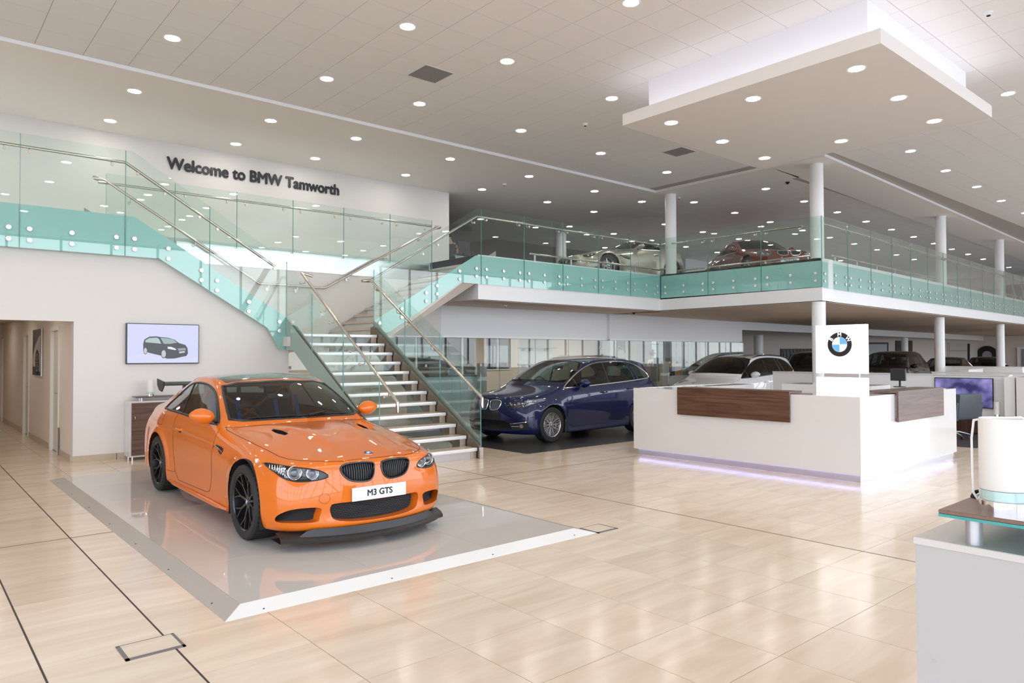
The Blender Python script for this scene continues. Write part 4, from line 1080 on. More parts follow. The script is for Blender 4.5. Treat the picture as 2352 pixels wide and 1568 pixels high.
def mirror(root, car, x, y, z, m, side, k=1.0, arm=True):
    """door mirror: rounded shell in body colour with black base"""
    bm = bmesh.new(); bmesh.ops.create_icosphere(bm, subdivisions=3, radius=1)
    for v in bm.verts:
        a, b, c = v.co
        fx = .075 if a > 0 else .05
        w = 1-.28*max(0, b)**1.5
        v.co = Vector((x+a*fx*k*w, side*(y+b*.125*k), z+c*.080*k*w+b*.012))
        if a < -.1: v.co.x = x-.012*k+(v.co.x-x)*.3
    mb = MB(); bm.verts.index_update(); mb.add([v.co[:] for v in bm.verts], [[v.index for v in f.verts] for f in bm.faces]); bm.free()
    o = mb.build('door_mirror', m, root, True, world=False)
    t = MB(); t.bev(x-.05*k, x-.03*k, min(side*(y-.09*k), side*(y+.085*k)), max(side*(y-.09*k), side*(y+.085*k)), z-.045*k, z+.045*k, .012); t.build('mirror_glass_housing', black, o, True, world=False)
    t = MB(); t.tube([(x+.01, side*(y-.10*k), z-.045*k), (x+.01, side*(y-.17*k), z-.07*k), (x+.02, side*(y-.24*k), z-.085*k)], [.018, .017, .02], 8); t.build('mirror_arm', black, o, True, world=False)
def handle(root, car, x, z, side, m, L=.20):
    h, n, f = car.cast('side', x, z, side)
    if h is None: return
    y = abs(h.y); t = MB(); t.tube([(x+L/2, side*(y-.01), z), (x+L/2-.03, side*(y+.024), z+.003), (x, side*(y+.034), z+.004), (x-L/2+.03, side*(y+.026), z+.002), (x-L/2, side*(y-.01), z)], [.012, .014, .015, .014, .012], 8)
    o = t.build('door_handle', m, root, True, world=False)
    t = MB(); t.sphere((x+.01, side*(y-.004), z-.006), 1, 14, 8, (.065, .006, .028)); t.build('handle_recess', gap_m, o, True, world=False)
# ---- orange coupe
def m3_cage():
    S = []
    S.append([(2.085, 0, .735), (2.07, .30, .735), (1.995, .56, .722), (1.86, .72, .70), (1.885, .765, .63), (1.92, .782, .52), (1.94, .785, .40), (1.94, .775, .28), (1.92, .75, .175), (2.045, .55, .165), (2.125, .28, .16), (2.145, 0, .16)])
    S.append(mkstn(1.70, [(0, .80), (.30, .805), (.55, .775), (.695, .747)], [(.785, .70), (.845, .60), (.868, .47), (.872, .33)], (.855, .185)))
    S.append(mkstn(1.38, [(0, .86), (.30, .872), (.54, .835), (.69, .815)], [(.79, .775), (.866, .68), (.890, .55), (.893, .37)], (.87, .2)))
    S.append(mkstn(1.02, [(0, .912), (.30, .925), (.54, .885), (.70, .865)], [(.797, .823), (.862, .72), (.878, .57), (.873, .38)], (.86, .19)))
    S.append(mkstn(.62, [(0, .945), (.34, .945), (.62, .925), (.755, .905)], [(.815, .862), (.866, .74), (.870, .58), (.865, .38)], (.865, .17), {0: .24, 1: .21, 2: .09, 3: 0}))
    S.append(mkstn(.50, [(0, .975), (.36, .972), (.66, .957), (.755, .942)], [(.818, .89), (.866, .75), (.868, .58), (.862, .38)], (.87, .17), {0: .27, 1: .24, 2: .11, 3: .0}))
    S.append(mkstn(.20, [(0, 1.18), (.34, 1.176), (.625, 1.145), (.715, 1.105)], [(.82, .918), (.866, .77), (.868, .59), (.862, .38)], (.87, .17), {0: .22, 1: .19, 2: .08, 3: 0}))
    S.append(mkstn(-.10, [(0, 1.35), (.31, 1.345), (.575, 1.31), (.655, 1.25)], [(.82, .93), (.866, .78), (.868, .59), (.862, .38)], (.87, .17), {0: .14, 1: .11, 2: .03, 3: -.02}))
    S.append(mkstn(-.35, [(0, 1.41), (.31, 1.403), (.56, 1.37), (.635, 1.305)], [(.82, .945), (.866, .79), (.868, .60), (.862, .38)], (.87, .17), {0: .08, 1: .08, 2: .05}))
    S.append(mkstn(-.70, [(0, 1.425), (.31, 1.417), (.555, 1.385), (.63, 1.32)], [(.82, .955), (.866, .80), (.868, .60), (.862, .38)], (.87, .17)))
    S.append(mkstn(-1.0, [(0, 1.405), (.30, 1.398), (.54, 1.362), (.62, 1.29)], [(.82, .965), (.870, .82), (.880, .62), (.88, .40)], (.875, .19)))
    S.append(mkstn(-1.25, [(0, 1.35), (.30, 1.343), (.54, 1.30), (.63, 1.21)], [(.815, .97), (.872, .83), (.902, .66), (.908, .45)], (.885, .22)))
    S.append(mkstn(-1.52, [(0, 1.25), (.32, 1.243), (.58, 1.20), (.68, 1.11)], [(.805, .967), (.866, .83), (.900, .68), (.908, .48)], (.885, .24)))
    S.append(mkstn(-1.82, [(0, 1.11), (.34, 1.105), (.61, 1.07), (.715, 1.01)], [(.78, .94), (.850, .81), (.880, .66), (.888, .45)], (.88, .25)))
    S.append(mkstn(-2.10, [(0, 1.03), (.34, 1.027), (.60, 1.005), (.71, .965)], [(.76, .91), (.83, .79), (.862, .64), (.868, .45)], (.86, .27)))
    S.append([(-2.40, 0, 1.035), (-2.385, .32, 1.03), (-2.34, .56, 1.0), (-2.24, .70, .945), (-2.26, .735, .83), (-2.28, .76, .70), (-2.29, .77, .55), (-2.28, .76, .40), (-2.25, .72, .28), (-2.32, .52, .26), (-2.36, .28, .25), (-2.37, 0, .25)])
    cf_ = [[(2.135, 0, .665), (2.168, 0, .54), (2.175, 0, .40), (2.17, 0, .27)], [(2.115, .29, .665), (2.148, .29, .54), (2.155, .29, .40), (2.15, .29, .27)], [(2.025, .555, .655), (2.055, .56, .54), (2.07, .565, .40), (2.06, .56, .27)]]
    cr2 = [[(-2.42, 0, .90), (-2.44, 0, .75), (-2.45, 0, .55), (-2.42, 0, .36)], [(-2.405, .30, .90), (-2.425, .3, .75), (-2.435, .3, .55), (-2.405, .3, .36)], [(-2.35, .56, .88), (-2.37, .57, .74), (-2.38, .57, .55), (-2.36, .56, .37)]]
    return S, cf_, cr2
def flare(V, xa_list, zc, amp=.012, r0=.40, w=.055):
    V = V.copy()
    for xa in xa_list:
        r = np.hypot(V[:, 0]-xa, V[:, 2]-zc); k = amp*np.exp(-((r-r0)/w)**2)*(np.abs(V[:, 1]) > .70)*np.clip((V[:, 2]-.15)/.15, 0, 1)
        V[:, 1] += np.sign(V[:, 1])*k
    return V
def m3_mods(V):
    V = flare(V, (1.38, -1.38), .335, .016, .385, .05)
    up = (V[:, 0] > .8) & (V[:, 0] < 2.05) & (V[:, 2] > .6) & (np.abs(V[:, 1]) < .62)
    t = np.clip((V[:, 0]-.85)/.4, 0, 1)*np.clip((2.02-V[:, 0])/.35, 0, 1)
    b = 1/(1+np.exp((np.abs(V[:, 1])-(.25+.10*(1.7-V[:, 0]).clip(0, 1)))/.018))
    V[:, 2] += np.where(up, .020*t*b, 0)
    # shoulder crease and skirt
    s_ = (np.abs(V[:, 1]) > .7) & (V[:, 0] > -2.1) & (V[:, 0] < 1.6)
    zc = .795-.035*(V[:, 0]+.3)
    V[:, 1] -= np.where(s_, np.sign(V[:, 1])*.010*np.exp(-((V[:, 2]-(zc-.035))/.022)**2), 0)
    return V
def build_m3():
    root = thing('orange_coupe', 'orange two-door sports coupe with black roof and wheels on the display plinth', 'car', (3.14, 7.59, SH), math.radians(-91.6))
    root.scale = (1.062, .958, .965)
    P = paint('paint_orange', (.68, .15, .006)); carbon = mat('carbon_roof', (.035, .034, .032), .25, coat=1.0)
    c = Car(m3_cage(), root, 3, m3_mods)
    for s_ in (1, -1):
        for xa in (1.38, -1.38): arch_cut(c, xa, .366, .342, s_, P); liner(root, xa, .366, .342, s_, .88, .56)
    # glass
    ws = [(0, .984), (.33, .982), (.60, .973), (.70, .985), (.675, 1.08), (.625, 1.22), (.585, 1.295), (.44, 1.328), (0, 1.345)]; ws = ws+[(-a, b) for a, b in ws[::-1][1:-1]]
    kws = c.region('windscreen', ws, 'front')
    sg = smooth_poly([(.41, .935), (.43, .955), (.30, 1.05), (.12, 1.165), (-.06, 1.245), (-.32, 1.302), (-.62, 1.318), (-.92, 1.295), (-1.16, 1.22), (-1.33, 1.10), (-1.40, 1.01), (-1.36, .985), (-.9, .977), (-.4, .962), (0, .947)], 3)
    ksg = {s_: c.region('side', sg, 'side', s_) for s_ in (1, -1)}
    rw = [(0, 1.14), (.52, 1.12), (.61, 1.125), (.54, 1.27), (.47, 1.31), (0, 1.335)]; rw = rw+[(-a, b) for a, b in rw[::-1][1:-1]]
    krw = c.region('rear', rw, 'rear')
    roof = [(.0, 0), (-.02, .30), (-.07, .535), (-.3, .555), (-.8, .55), (-1.10, .52), (-1.17, .3), (-1.19, 0)]; roof = roof+[(a, -b) for a, b in roof[::-1][1:-1]]
    krf = c.region('roof', roof, 'top')
    # lamps, grilles, intakes
    hl = smooth_poly([(.435, .605), (.475, .648), (.56, .675), (.68, .692), (.775, .704), (.803, .694), (.79, .65), (.745, .60), (.66, .574), (.53, .580)], 3)
    kh = {1: c.region('lamp', hl, 'front'), -1: c.region('lamp', [(-a, b) for a, b in hl], 'front')}
    kd = smooth_poly([(.034, .665), (.055, .697), (.17, .706), (.29, .700), (.335, .672), (.318, .615), (.265, .566), (.17, .548), (.085, .553), (.045, .60)], 3)
    kk = {1: c.region('k', kd, 'front'), -1: c.region('k', [(-a, b) for a, b in kd], 'front')}
    ci = smooth_poly([(0, .385), (.36, .385), (.425, .365), (.425, .30), (.36, .235), (0, .215), (-.36, .235), (-.425, .30), (-.425, .365), (-.36, .385)], 3)
    kci = c.region('i', ci, 'front')
    si = smooth_poly([(.50, .352), (.62, .360), (.73, .345), (.795, .30), (.80, .245), (.70, .238), (.53, .24), (.51, .28)], 3)
    ksi = {1: c.region('i', si, 'front'), -1: c.region('i', [(-a, b) for a, b in si], 'front')}
    kv = {}
    for s_ in (1, -1):
        kv[s_] = c.region('v', [(1.22, s_*.395), (1.24, s_*.44), (1.13, s_*.475), (.99, s_*.475), (.985, s_*.44), (1.08, s_*.40)], 'top')
    # opening panels
    bn = [(2.10, 0), (2.09, .30), (2.06, .40), (1.98, .52), (1.90, .60), (1.80, .655), (1.68, .69), (1.35, .735), (1.0, .755), (.64, .77), (.575, .76), (.69, .66), (.83, .36), (.86, 0)]
    kb = c.region('bonnet', bn+[(a, -b) for a, b in bn[::-1][1:-1]], 'top')
    dr = [(.545, .80), (.50, .62), (.485, .40), (.45, .28), (.35, .255), (-.60, .235), (-.74, .32), (-.80, .50), (-.82, .75), (-.80, .965), (-.2, .94), (.42, .915), (.54, .90)]
    kdr = {s_: c.region('door', dr, 'side', s_) for s_ in (1, -1)}
    c.emit(0, 'body', P)
    c.emit(kb, 'bonnet', P); c.emit(krf, 'roof_panel', carbon)
    for s_ in (1, -1): c.emit(kdr[s_], 'door', P)
    fr = c.emit(kws, 'windscreen', carglass)
    for s_ in (1, -1): c.emit(ksg[s_], 'side_window', carglass)
    c.emit(krw, 'rear_window', carglass)
    rub = mat('window_rubber', (.012, .012, .012), .35)
    c.line('windscreen_seal', ws, 'front', rub, .014, closed=True, off=-.004)
    for s_ in (1, -1):
        c.line('window_surround', sg, 'side', rub, .015, s_, closed=True, off=-.004)
        c.line('window_divider', [(-.66, .97), (-.80, 1.300)], 'side', rub, .010, s_)
        c.line('shut_line', dr[:10], 'side', gap_m, .0032, s_, off=-.001)
        c.line('shut_line', [(.54, .90), (.545, .80)], 'side', gap_m, .0032, s_, off=-.001)
    c.line('shut_line', bn+[(a, -b) for a, b in bn[::-1][1:-1]], 'top', gap_m, .0035, closed=True, off=-.0015)
    for s_ in (1, -1):
        c.line('shut_line', [(1.62, .70), (1.715, .69)], 'side', gap_m, .003, s_, off=-.001)
        c.line('shut_line', [(-1.28, .93), (-1.43, .93), (-1.45, .91), (-1.45, .82), (-1.43, .80), (-1.28, .80), (-1.26, .82), (-1.26, .91)], 'side', gap_m, .002, s_, off=-.0005, closed=True) if s_ == -1 else None
        c.line('shut_line', [(-1.05, .30), (-.80, .30), (-.74, .32)], 'side', gap_m, .0025, s_, off=-.001)
    # headlamps
    for s_ in (1, -1):
        hm = mat('lamp_bezel_dark', (.03, .028, .028), .25)
        b = c.bucket(kh[s_], 'headlamp', black, (-1, 0, -.05), .10, shrink=.10, floor_mat=None)
        c2 = MB(); 
        L = c.border(kh[s_])
        # reflector shell behind the lens: inner part dark, outer part chrome
        pts = [(.47, .615), (.60, .63), (.60, .60), (.73, .65)]
        def rc(y, z, d):
            h, n, f = c.cast('front', s_*y, z); return Vector((h.x-d, s_*y, z)) if h is not None else None
        g = MB(); vs = []; nn = 14
        for i in range(nn+1):
            for j in range(7):
                y = .40+.44*i/nn; z = .565+.16*j/6; h = rc(min(y, .80), min(.70, max(.585, z)), .075)
                vs.append((h.x-.02-(.10*max(0, y-.70)), s_*y, z) if h else (1.8, s_*y, z))
        fin = [(i*7+j, (i+1)*7+j, (i+1)*7+j+1, i*7+j+1) for i in range(0, 9) for j in range(6)]
        fout = [(i*7+j, (i+1)*7+j, (i+1)*7+j+1, i*7+j+1) for i in range(9, nn) for j in range(6)]
        g.add(vs, fin); g.build('lamp_bezel', hm, b, world=False); g = MB(); g.add(vs, fout); g.build('lamp_reflector', refl_m, b, world=False)
        for (y, z, r, ra) in ((.535, .632, .036, .050), (.660, .640, .040, .058)):
            p = rc(y, z, .045); d = Vector((1, s_*.10, 0)).normalized()
            m_ = MB(); m_.cyl(p-d*.06, p, ra*.98, n=24); m_.build('projector_housing', reflm2, b, True, world=False)
            m_ = MB(); m_.sphere(p+d*.0, r*.9, 18, 10, (.55, 1, 1)); m_.build('projector', lens_dark, b, True, world=False)
            m_ = MB(); u = d.orthogonal().normalized(); w_ = d.cross(u)
            m_.tube([p+d*.012+(u*math.cos(q)+w_*math.sin(q))*ra for q in [2*math.pi*i/28 for i in range(28)]], .006, 8, closed=True); m_.build('halo_ring', chrome, b, True, world=False)
        # fluted side reflector strips
        m_ = MB()
        for k in range(7):
            y = .715+.013*k; p = rc(min(y, .79), .645, .05)
            if p: m_.bev(p.x-.02-.1*max(0, y-.74), p.x-.01-.1*max(0, y-.74), min(s_*y, s_*(y+.008)), max(s_*y, s_*(y+.008)), .60+.004*k, .70, .003, 1)
        m_.build('lamp_flutes', refl_m, b, True, world=False)
        c.emit(kh[s_], 'headlamp_lens', lensm, b)
        c.line('headlamp_seal', [(s_*a, z) for a, z in hl], 'front', rub, .0055, closed=True, off=-.002, parent=b)
    # kidney grilles
    for s_ in (1, -1):
        b = c.bucket(kk[s_], 'kidney_grille', black, (-1, 0, 0), .06, floor_mat=blackm)
        c.line('grille_frame', [(s_*a, z) for a, z in kd], 'front', mat('grille_frame_black', (.015, .014, .014), .22), .008, closed=True, off=.001, parent=b)
        for k in range(14):
            y = .052+.0205*k; zz = [z for z in np.linspace(.53, .73, 70) if pip(kd, np.array([y]), np.array([z]))[0]]
            if len(zz) < 4: continue
            h0, _, _ = c.cast('front', s_*y, min(zz)+.004); h1, _, _ = c.cast('front', s_*y, max(zz)-.004)
            m_ = MB(); m_.tube([(h0.x-.022, s_*y, min(zz)), ((h0.x+h1.x)/2-.010, s_*y, (min(zz)+max(zz))/2), (h1.x-.022, s_*y, max(zz))], .0048, 6); m_.build('grille_slat', black, b, True, world=False)
    # intakes
    b = c.bucket(kci, 'lower_grille', P, (-1, 0, 0), .075, shrink=.06, floor_mat=blackm)
    m_ = MB(); zs = np.linspace(.225, .375, 11)
    for j, z in enumerate(zs):
        for i in range(-17, 18):
            y = i*.0245+(.01225 if j % 2 else 0)
            if not pip(ci, np.array([y*1.04]), np.array([.30+(z-.30)*1.08]))[0]: continue
            h, _, _ = c.cast('front', y, z)
            if h is None: continue
            q = [(y+.0125*math.cos(a), z+.0078*math.sin(a)) for a in [math.pi/3*t_ for t_ in range(6)]]
            # hexagon outline as small bars
            for t_ in range(3):
                a, d = q[t_], q[(t_+1) % 6]; m_.add([(2.105-.12*y*y*2, a[0], a[1]-.0013), (2.105-.12*y*y*2, d[0], d[1]-.0013), (2.105-.12*y*y*2, d[0], d[1]+.0013), (2.105-.12*y*y*2, a[0], a[1]+.0013)], [(0, 1, 2, 3)])
    hx = m_.build('honeycomb_mesh', mat('mesh_grey', (.045, .045, .048), .4), b, world=False); hx['kind'] = 'stuff'
    for s_ in (1, -1): c.bucket(ksi[s_], 'side_intake', P, (-1, 0, 0), .09, shrink=.05, floor_mat=blackm)
    for s_ in (1, -1): c.bucket(kv[s_], 'bonnet_vent', black, (.0, 0, -1), .03, floor_mat=blackm)
    # splitter lip
    def lipoutline(dx, y1, n=26):
        out = []
        for i in range(n+1):
            y = -y1+2*y1*i/n; h, _, _ = c.cast('front', max(-.74, min(.74, y)), .24); out.append((h.x+dx-(.25*max(0, abs(y)-.74)), y))
        return out
    m_ = MB(); o1 = lipoutline(.035, .80); o2 = lipoutline(.012, .80); N = len(o1)
    vs = [(x, y, .075) for x, y in o1]+[(x+.003, y, .098) for x, y in o1]+[(x, y, .125) for x, y in o2]+[(x-.08, y, .15) for x, y in o2]+[(x-.2, y, .08) for x, y in o1]
    fs = []
    for r_ in range(3): fs += [(r_*N+i, r_*N+i+1, (r_+1)*N+i+1, (r_+1)*N+i) for i in range(N-1)]
    fs += [(4*N+i, 4*N+i+1, i+1, i) for i in range(N-1)]
    m_.add(vs, fs); m_.build('front_splitter', mat('splitter_black', (.02, .018, .017), .38), root, True, world=False)
    m_ = MB(); o1 = lipoutline(.004, .66); N = len(o1); zt = [.125+.06*min(1, (.66-abs(y))/.07) for x, y in o1]
    m_.add([(x+.012, y, .11) for x, y in o1]+[(x+.004, y, z_) for (x, y), z_ in zip(o1, zt)], [(i, i+1, N+i+1, N+i) for i in range(N-1)]); m_.build('splitter_upper', mat('splitter_dark', (.03, .03, .033), .45), root, True, world=False)
    # plate
    b = MB(); b.bev(2.168, 2.180, -.262, .262, .388, .502, .005, 2); pl = b.build('number_plate', platew, root, True, world=False)
    tx = text('plate_lettering', 'M3 GTS', .074, platet, pl, (2.1815, 0, .445), (HALF, 0, HALF), .0006, bold=.0022)
    b = MB()
    for y in (-.243, .243):
        for z in (.405, .486): b.cyl((2.179, y, z), (2.1825, y, z), .007, n=10)
    b.build('plate_screw', mat('plate_screw_white', (.8, .78, .74), .4), pl, world=False)
    h, n, f = c.cast('top', 1.985, 0); roundel(root, h, n, .041, (-1, 0, .3))
    c.line('tow_cover_line', [(-.475+.042*math.cos(q), .43+.042*math.sin(q)) for q in [2*math.pi*i/24 for i in range(24)]], 'front', gap_m, .0012, closed=True, off=-.0004)
    # gill on the wing
    for s_ in (1, -1):
        g = c.patch('wing_gill', [(.80, .70), (.79, .735), (.735, .75), (.60, .755), (.60, .745), (.69, .70), (.77, .675)], 'side', gap_m, .002, s_)
        hh = [c.cast('side', x_, z_, s_)[0] for x_, z_ in ((.60, .738), (.70, .722), (.785, .706))]
        m_ = MB(); m_.tube([h_+Vector((0, s_*.006, 0)) for h_ in hh], .007, 8); m_.build('gill_bar', chrome, g, True, world=False)
    mirror(root, c, .38, .925, 1.02, P, 1); mirror(root, c, .38, .925, 1.02, P, -1)
    for s_ in (1, -1):
        handle(root, c, -.60, .80, s_, P)
        c.line('mirror_triangle', [(.40, .945), (.36, .99)], 'side', rub, .022, s_)
        h_, _, _ = c.cast('front', s_*.62, .53)
        # side skirt blade
        m_ = MB(); pts = [(x_, s_*(.885 if abs(x_) < .8 else .87), .185) for x_ in np.linspace(.95, -.98, 9)]; m_.tube(pts, [.012]+[.022]*7+[.012], 8); m_.build('side_skirt', P, root, True, world=False)
    # wipers
    m_ = MB()
    for (a, b_) in (((.50, .10), (.62, .985)),):
        pass
    def wp(y, z, o=.012): h, n, f = c.cast('front', y, z); return h+n*o
    m_.tube([wp(-.10, .99), wp(.14, 1.005), wp(.50, .99)], .007, 6); m_.tube([wp(-.55, .985), wp(-.25, 1.0), wp(.06, .995, .016)], .007, 6); m_.tube([wp(.02, .985, .03), wp(.22, 1.01, .025)], .010, 6)
    m_.build('wiper', black, root, True, world=False)
    # wheels
    put_wheels(root, .330, .255, .252, 'mesh', rim_black, [(1.38, .765), (1.38, -.765), (-1.38, .775), (-1.38, -.775)])
    # interior
    interior(c, root, .10, .34, .93, .70, 1.31, [-.42], bucket=True)
    m_ = MB(); cage_m = mat('cage_orange', (.36, .11, .03), .4)
    for s_ in (1, -1):
        m_.tube([(-.78, s_*.56, .45), (-.80, s_*.55, 1.10), (-.82, s_*.46, 1.27)], .022, 8); m_.tube([(-.82, s_*.46, 1.24), (-1.55, s_*.48, .85)], .020, 8)
    m_.tube([(-.82, -.46, 1.27), (-.82, .46, 1.27)], .022, 8); m_.tube([(-.82, .45, 1.24), (-.79, -.52, .62)], .020, 8); m_.tube([(-.82, -.45, 1.24), (-.79, .52, .62)], .020, 8)
    m_.build('roll_cage', cage_m, root, True, world=False)
    m_ = MB()
    for y in (-.52, -.24, .22, .48):
        x0 = -.66; m_.add([(x0+.03, y, 1.14), (x0+.03, y+.045, 1.14), (x0+.12, y+.045, .93), (x0+.12, y, .93), (x0+.30, y+.05, .70), (x0+.30, y+.005, .70)], [(0, 1, 2, 3), (3, 2, 4, 5)])
    m_.build('harness_belts', mat('belt_blue', (.03, .10, .42), .6), root, world=False)
    # rear wing and lamps
    m_ = MB(); m_.prism([(-2.02, 1.235), (-2.10, 1.255), (-2.25, 1.265), (-2.26, 1.28), (-2.10, 1.275), (-2.02, 1.25)], 'y', -.66, .66); w_ = m_.build('rear_wing', black, root, world=False)
    m_ = MB()
    for s_ in (1, -1): m_.prism([(-1.98, 1.29), (-2.31, 1.325), (-2.30, 1.24), (-2.20, 1.17), (-2.08, 1.155), (-1.99, 1.22)], 'y', s_*.66, s_*.672)
    m_.build('wing_end_plate', black, w_, world=False)
    m_ = MB()
    for s_ in (1, -1): m_.prism([(-2.08, 1.0), (-2.26, 1.0), (-2.20, 1.262), (-2.11, 1.26)], 'y', s_*.36, s_*.375)
    m_.build('wing_strut', black, w_, world=False)
    for s_ in (1, -1): c.patch('tail_lamp', [(s_*.50, .86), (s_*.70, .88), (s_*.70, .78), (s_*.52, .77)], 'rear', redl, .004)
    flatten(root)
    return root, c
reflm2 = mat('lamp_chrome_dull', (.45, .45, .46), .18, 1.0)
M3, m3c = build_m3()
# ---- other cars
def mpv_cage():
    S = []
    S.append([(2.02, 0, .865), (2.005, .30, .86), (1.94, .56, .84), (1.83, .71, .80), (1.85, .77, .70), (1.90, .79, .58), (1.92, .79, .45), (1.92, .78, .32), (1.90, .75, .20), (2.02, .55, .19), (2.10, .28, .185), (2.12, 0, .185)])
    S.append(mkstn(1.68, [(0, .925), (.30, .92), (.56, .885), (.72, .85)], [(.805, .77), (.862, .65), (.878, .50), (.875, .34)], (.865, .20)))
    S.append(mkstn(1.335, [(0, .99), (.30, .985), (.56, .955), (.735, .92)], [(.815, .85), (.875, .73), (.893, .57), (.888, .38)], (.87, .20)))
    S.append(mkstn(1.0, [(0, 1.045), (.36, 1.04), (.65, 1.02), (.77, .985)], [(.825, .905), (.872, .78), (.88, .60), (.875, .38)], (.87, .19), {0: .22, 1: .18, 2: .08, 3: 0}))
    S.append(mkstn(.88, [(0, 1.09), (.36, 1.085), (.66, 1.06), (.765, 1.03)], [(.828, .945), (.872, .80), (.88, .60), (.872, .38)], (.87, .18), {0: .26, 1: .22, 2: .11, 3: 0}))
    S.append(mkstn(.50, [(0, 1.29), (.36, 1.285), (.62, 1.255), (.715, 1.215)], [(.83, .965), (.872, .82), (.88, .61), (.872, .38)], (.87, .18), {0: .28, 1: .25, 2: .13, 3: 0}))
    S.append(mkstn(.12, [(0, 1.46), (.35, 1.455), (.59, 1.42), (.675, 1.365)], [(.83, .985), (.872, .84), (.88, .62), (.872, .38)], (.87, .18), {0: .26, 1: .23, 2: .11, 3: 0}))
    S.append(mkstn(-.22, [(0, 1.535), (.35, 1.53), (.58, 1.498), (.66, 1.43)], [(.83, 1.0), (.872, .85), (.88, .62), (.872, .38)], (.87, .18), {0: .14, 1: .12, 2: .05}))
    S.append(mkstn(-.62, [(0, 1.56), (.35, 1.555), (.575, 1.522), (.655, 1.455)], [(.83, 1.015), (.872, .86), (.88, .63), (.872, .38)], (.87, .18)))
    S.append(mkstn(-1.1, [(0, 1.555), (.35, 1.55), (.57, 1.515), (.65, 1.445)], [(.83, 1.035), (.875, .88), (.885, .65), (.88, .42)], (.87, .19)))
    S.append(mkstn(-1.52, [(0, 1.525), (.34, 1.52), (.555, 1.483), (.635, 1.405)], [(.825, 1.055), (.88, .90), (.895, .68), (.895, .45)], (.88, .22)))
    S.append(mkstn(-1.85, [(0, 1.475), (.34, 1.468), (.545, 1.425), (.625, 1.335)], [(.81, 1.06), (.868, .90), (.885, .70), (.885, .45)], (.87, .25)))
    S.append([(-2.0, 0, 1.43), (-1.995, .33, 1.42), (-1.97, .53, 1.36), (-1.96, .65, 1.22), (-2.0, .74, 1.05), (-2.05, .79, .87), (-2.08, .80, .66), (-2.08, .79, .46), (-2.05, .75, .28), (-2.12, .52, .26), (-2.16, .28, .25), (-2.17, 0, .25)])
    cf_ = [[(2.09, 0, .78), (2.14, 0, .64), (2.155, 0, .48), (2.15, 0, .31)], [(2.07, .29, .78), (2.12, .29, .64), (2.135, .29, .48), (2.13, .29, .31)], [(1.99, .56, .76), (2.03, .57, .63), (2.045, .57, .47), (2.035, .56, .31)]]
    cr2 = [[(-2.07, 0, 1.22), (-2.14, 0, 1.0), (-2.19, 0, .72), (-2.19, 0, .44)], [(-2.06, .31, 1.21), (-2.13, .31, 1.0), (-2.175, .31, .72), (-2.175, .31, .44)], [(-2.03, .55, 1.18), (-2.10, .57, .98), (-2.14, .58, .72), (-2.13, .57, .44)]]
    return S, cf_, cr2
def warp(cage, fx=lambda x: x, fz=lambda x, z: z, fy=lambda x, y, z: y):
    g = lambda p: (fx(p[0]), fy(p[0], p[1], p[2]), fz(p[0], p[2]))
    return [[g(p) for p in s_] for s_ in cage[0]], [[g(p) for p in s_] for s_ in cage[1]], [[g(p) for p in s_] for s_ in cage[2]]
def interp(xs, ys): return lambda x: float(np.interp(x, xs, ys))
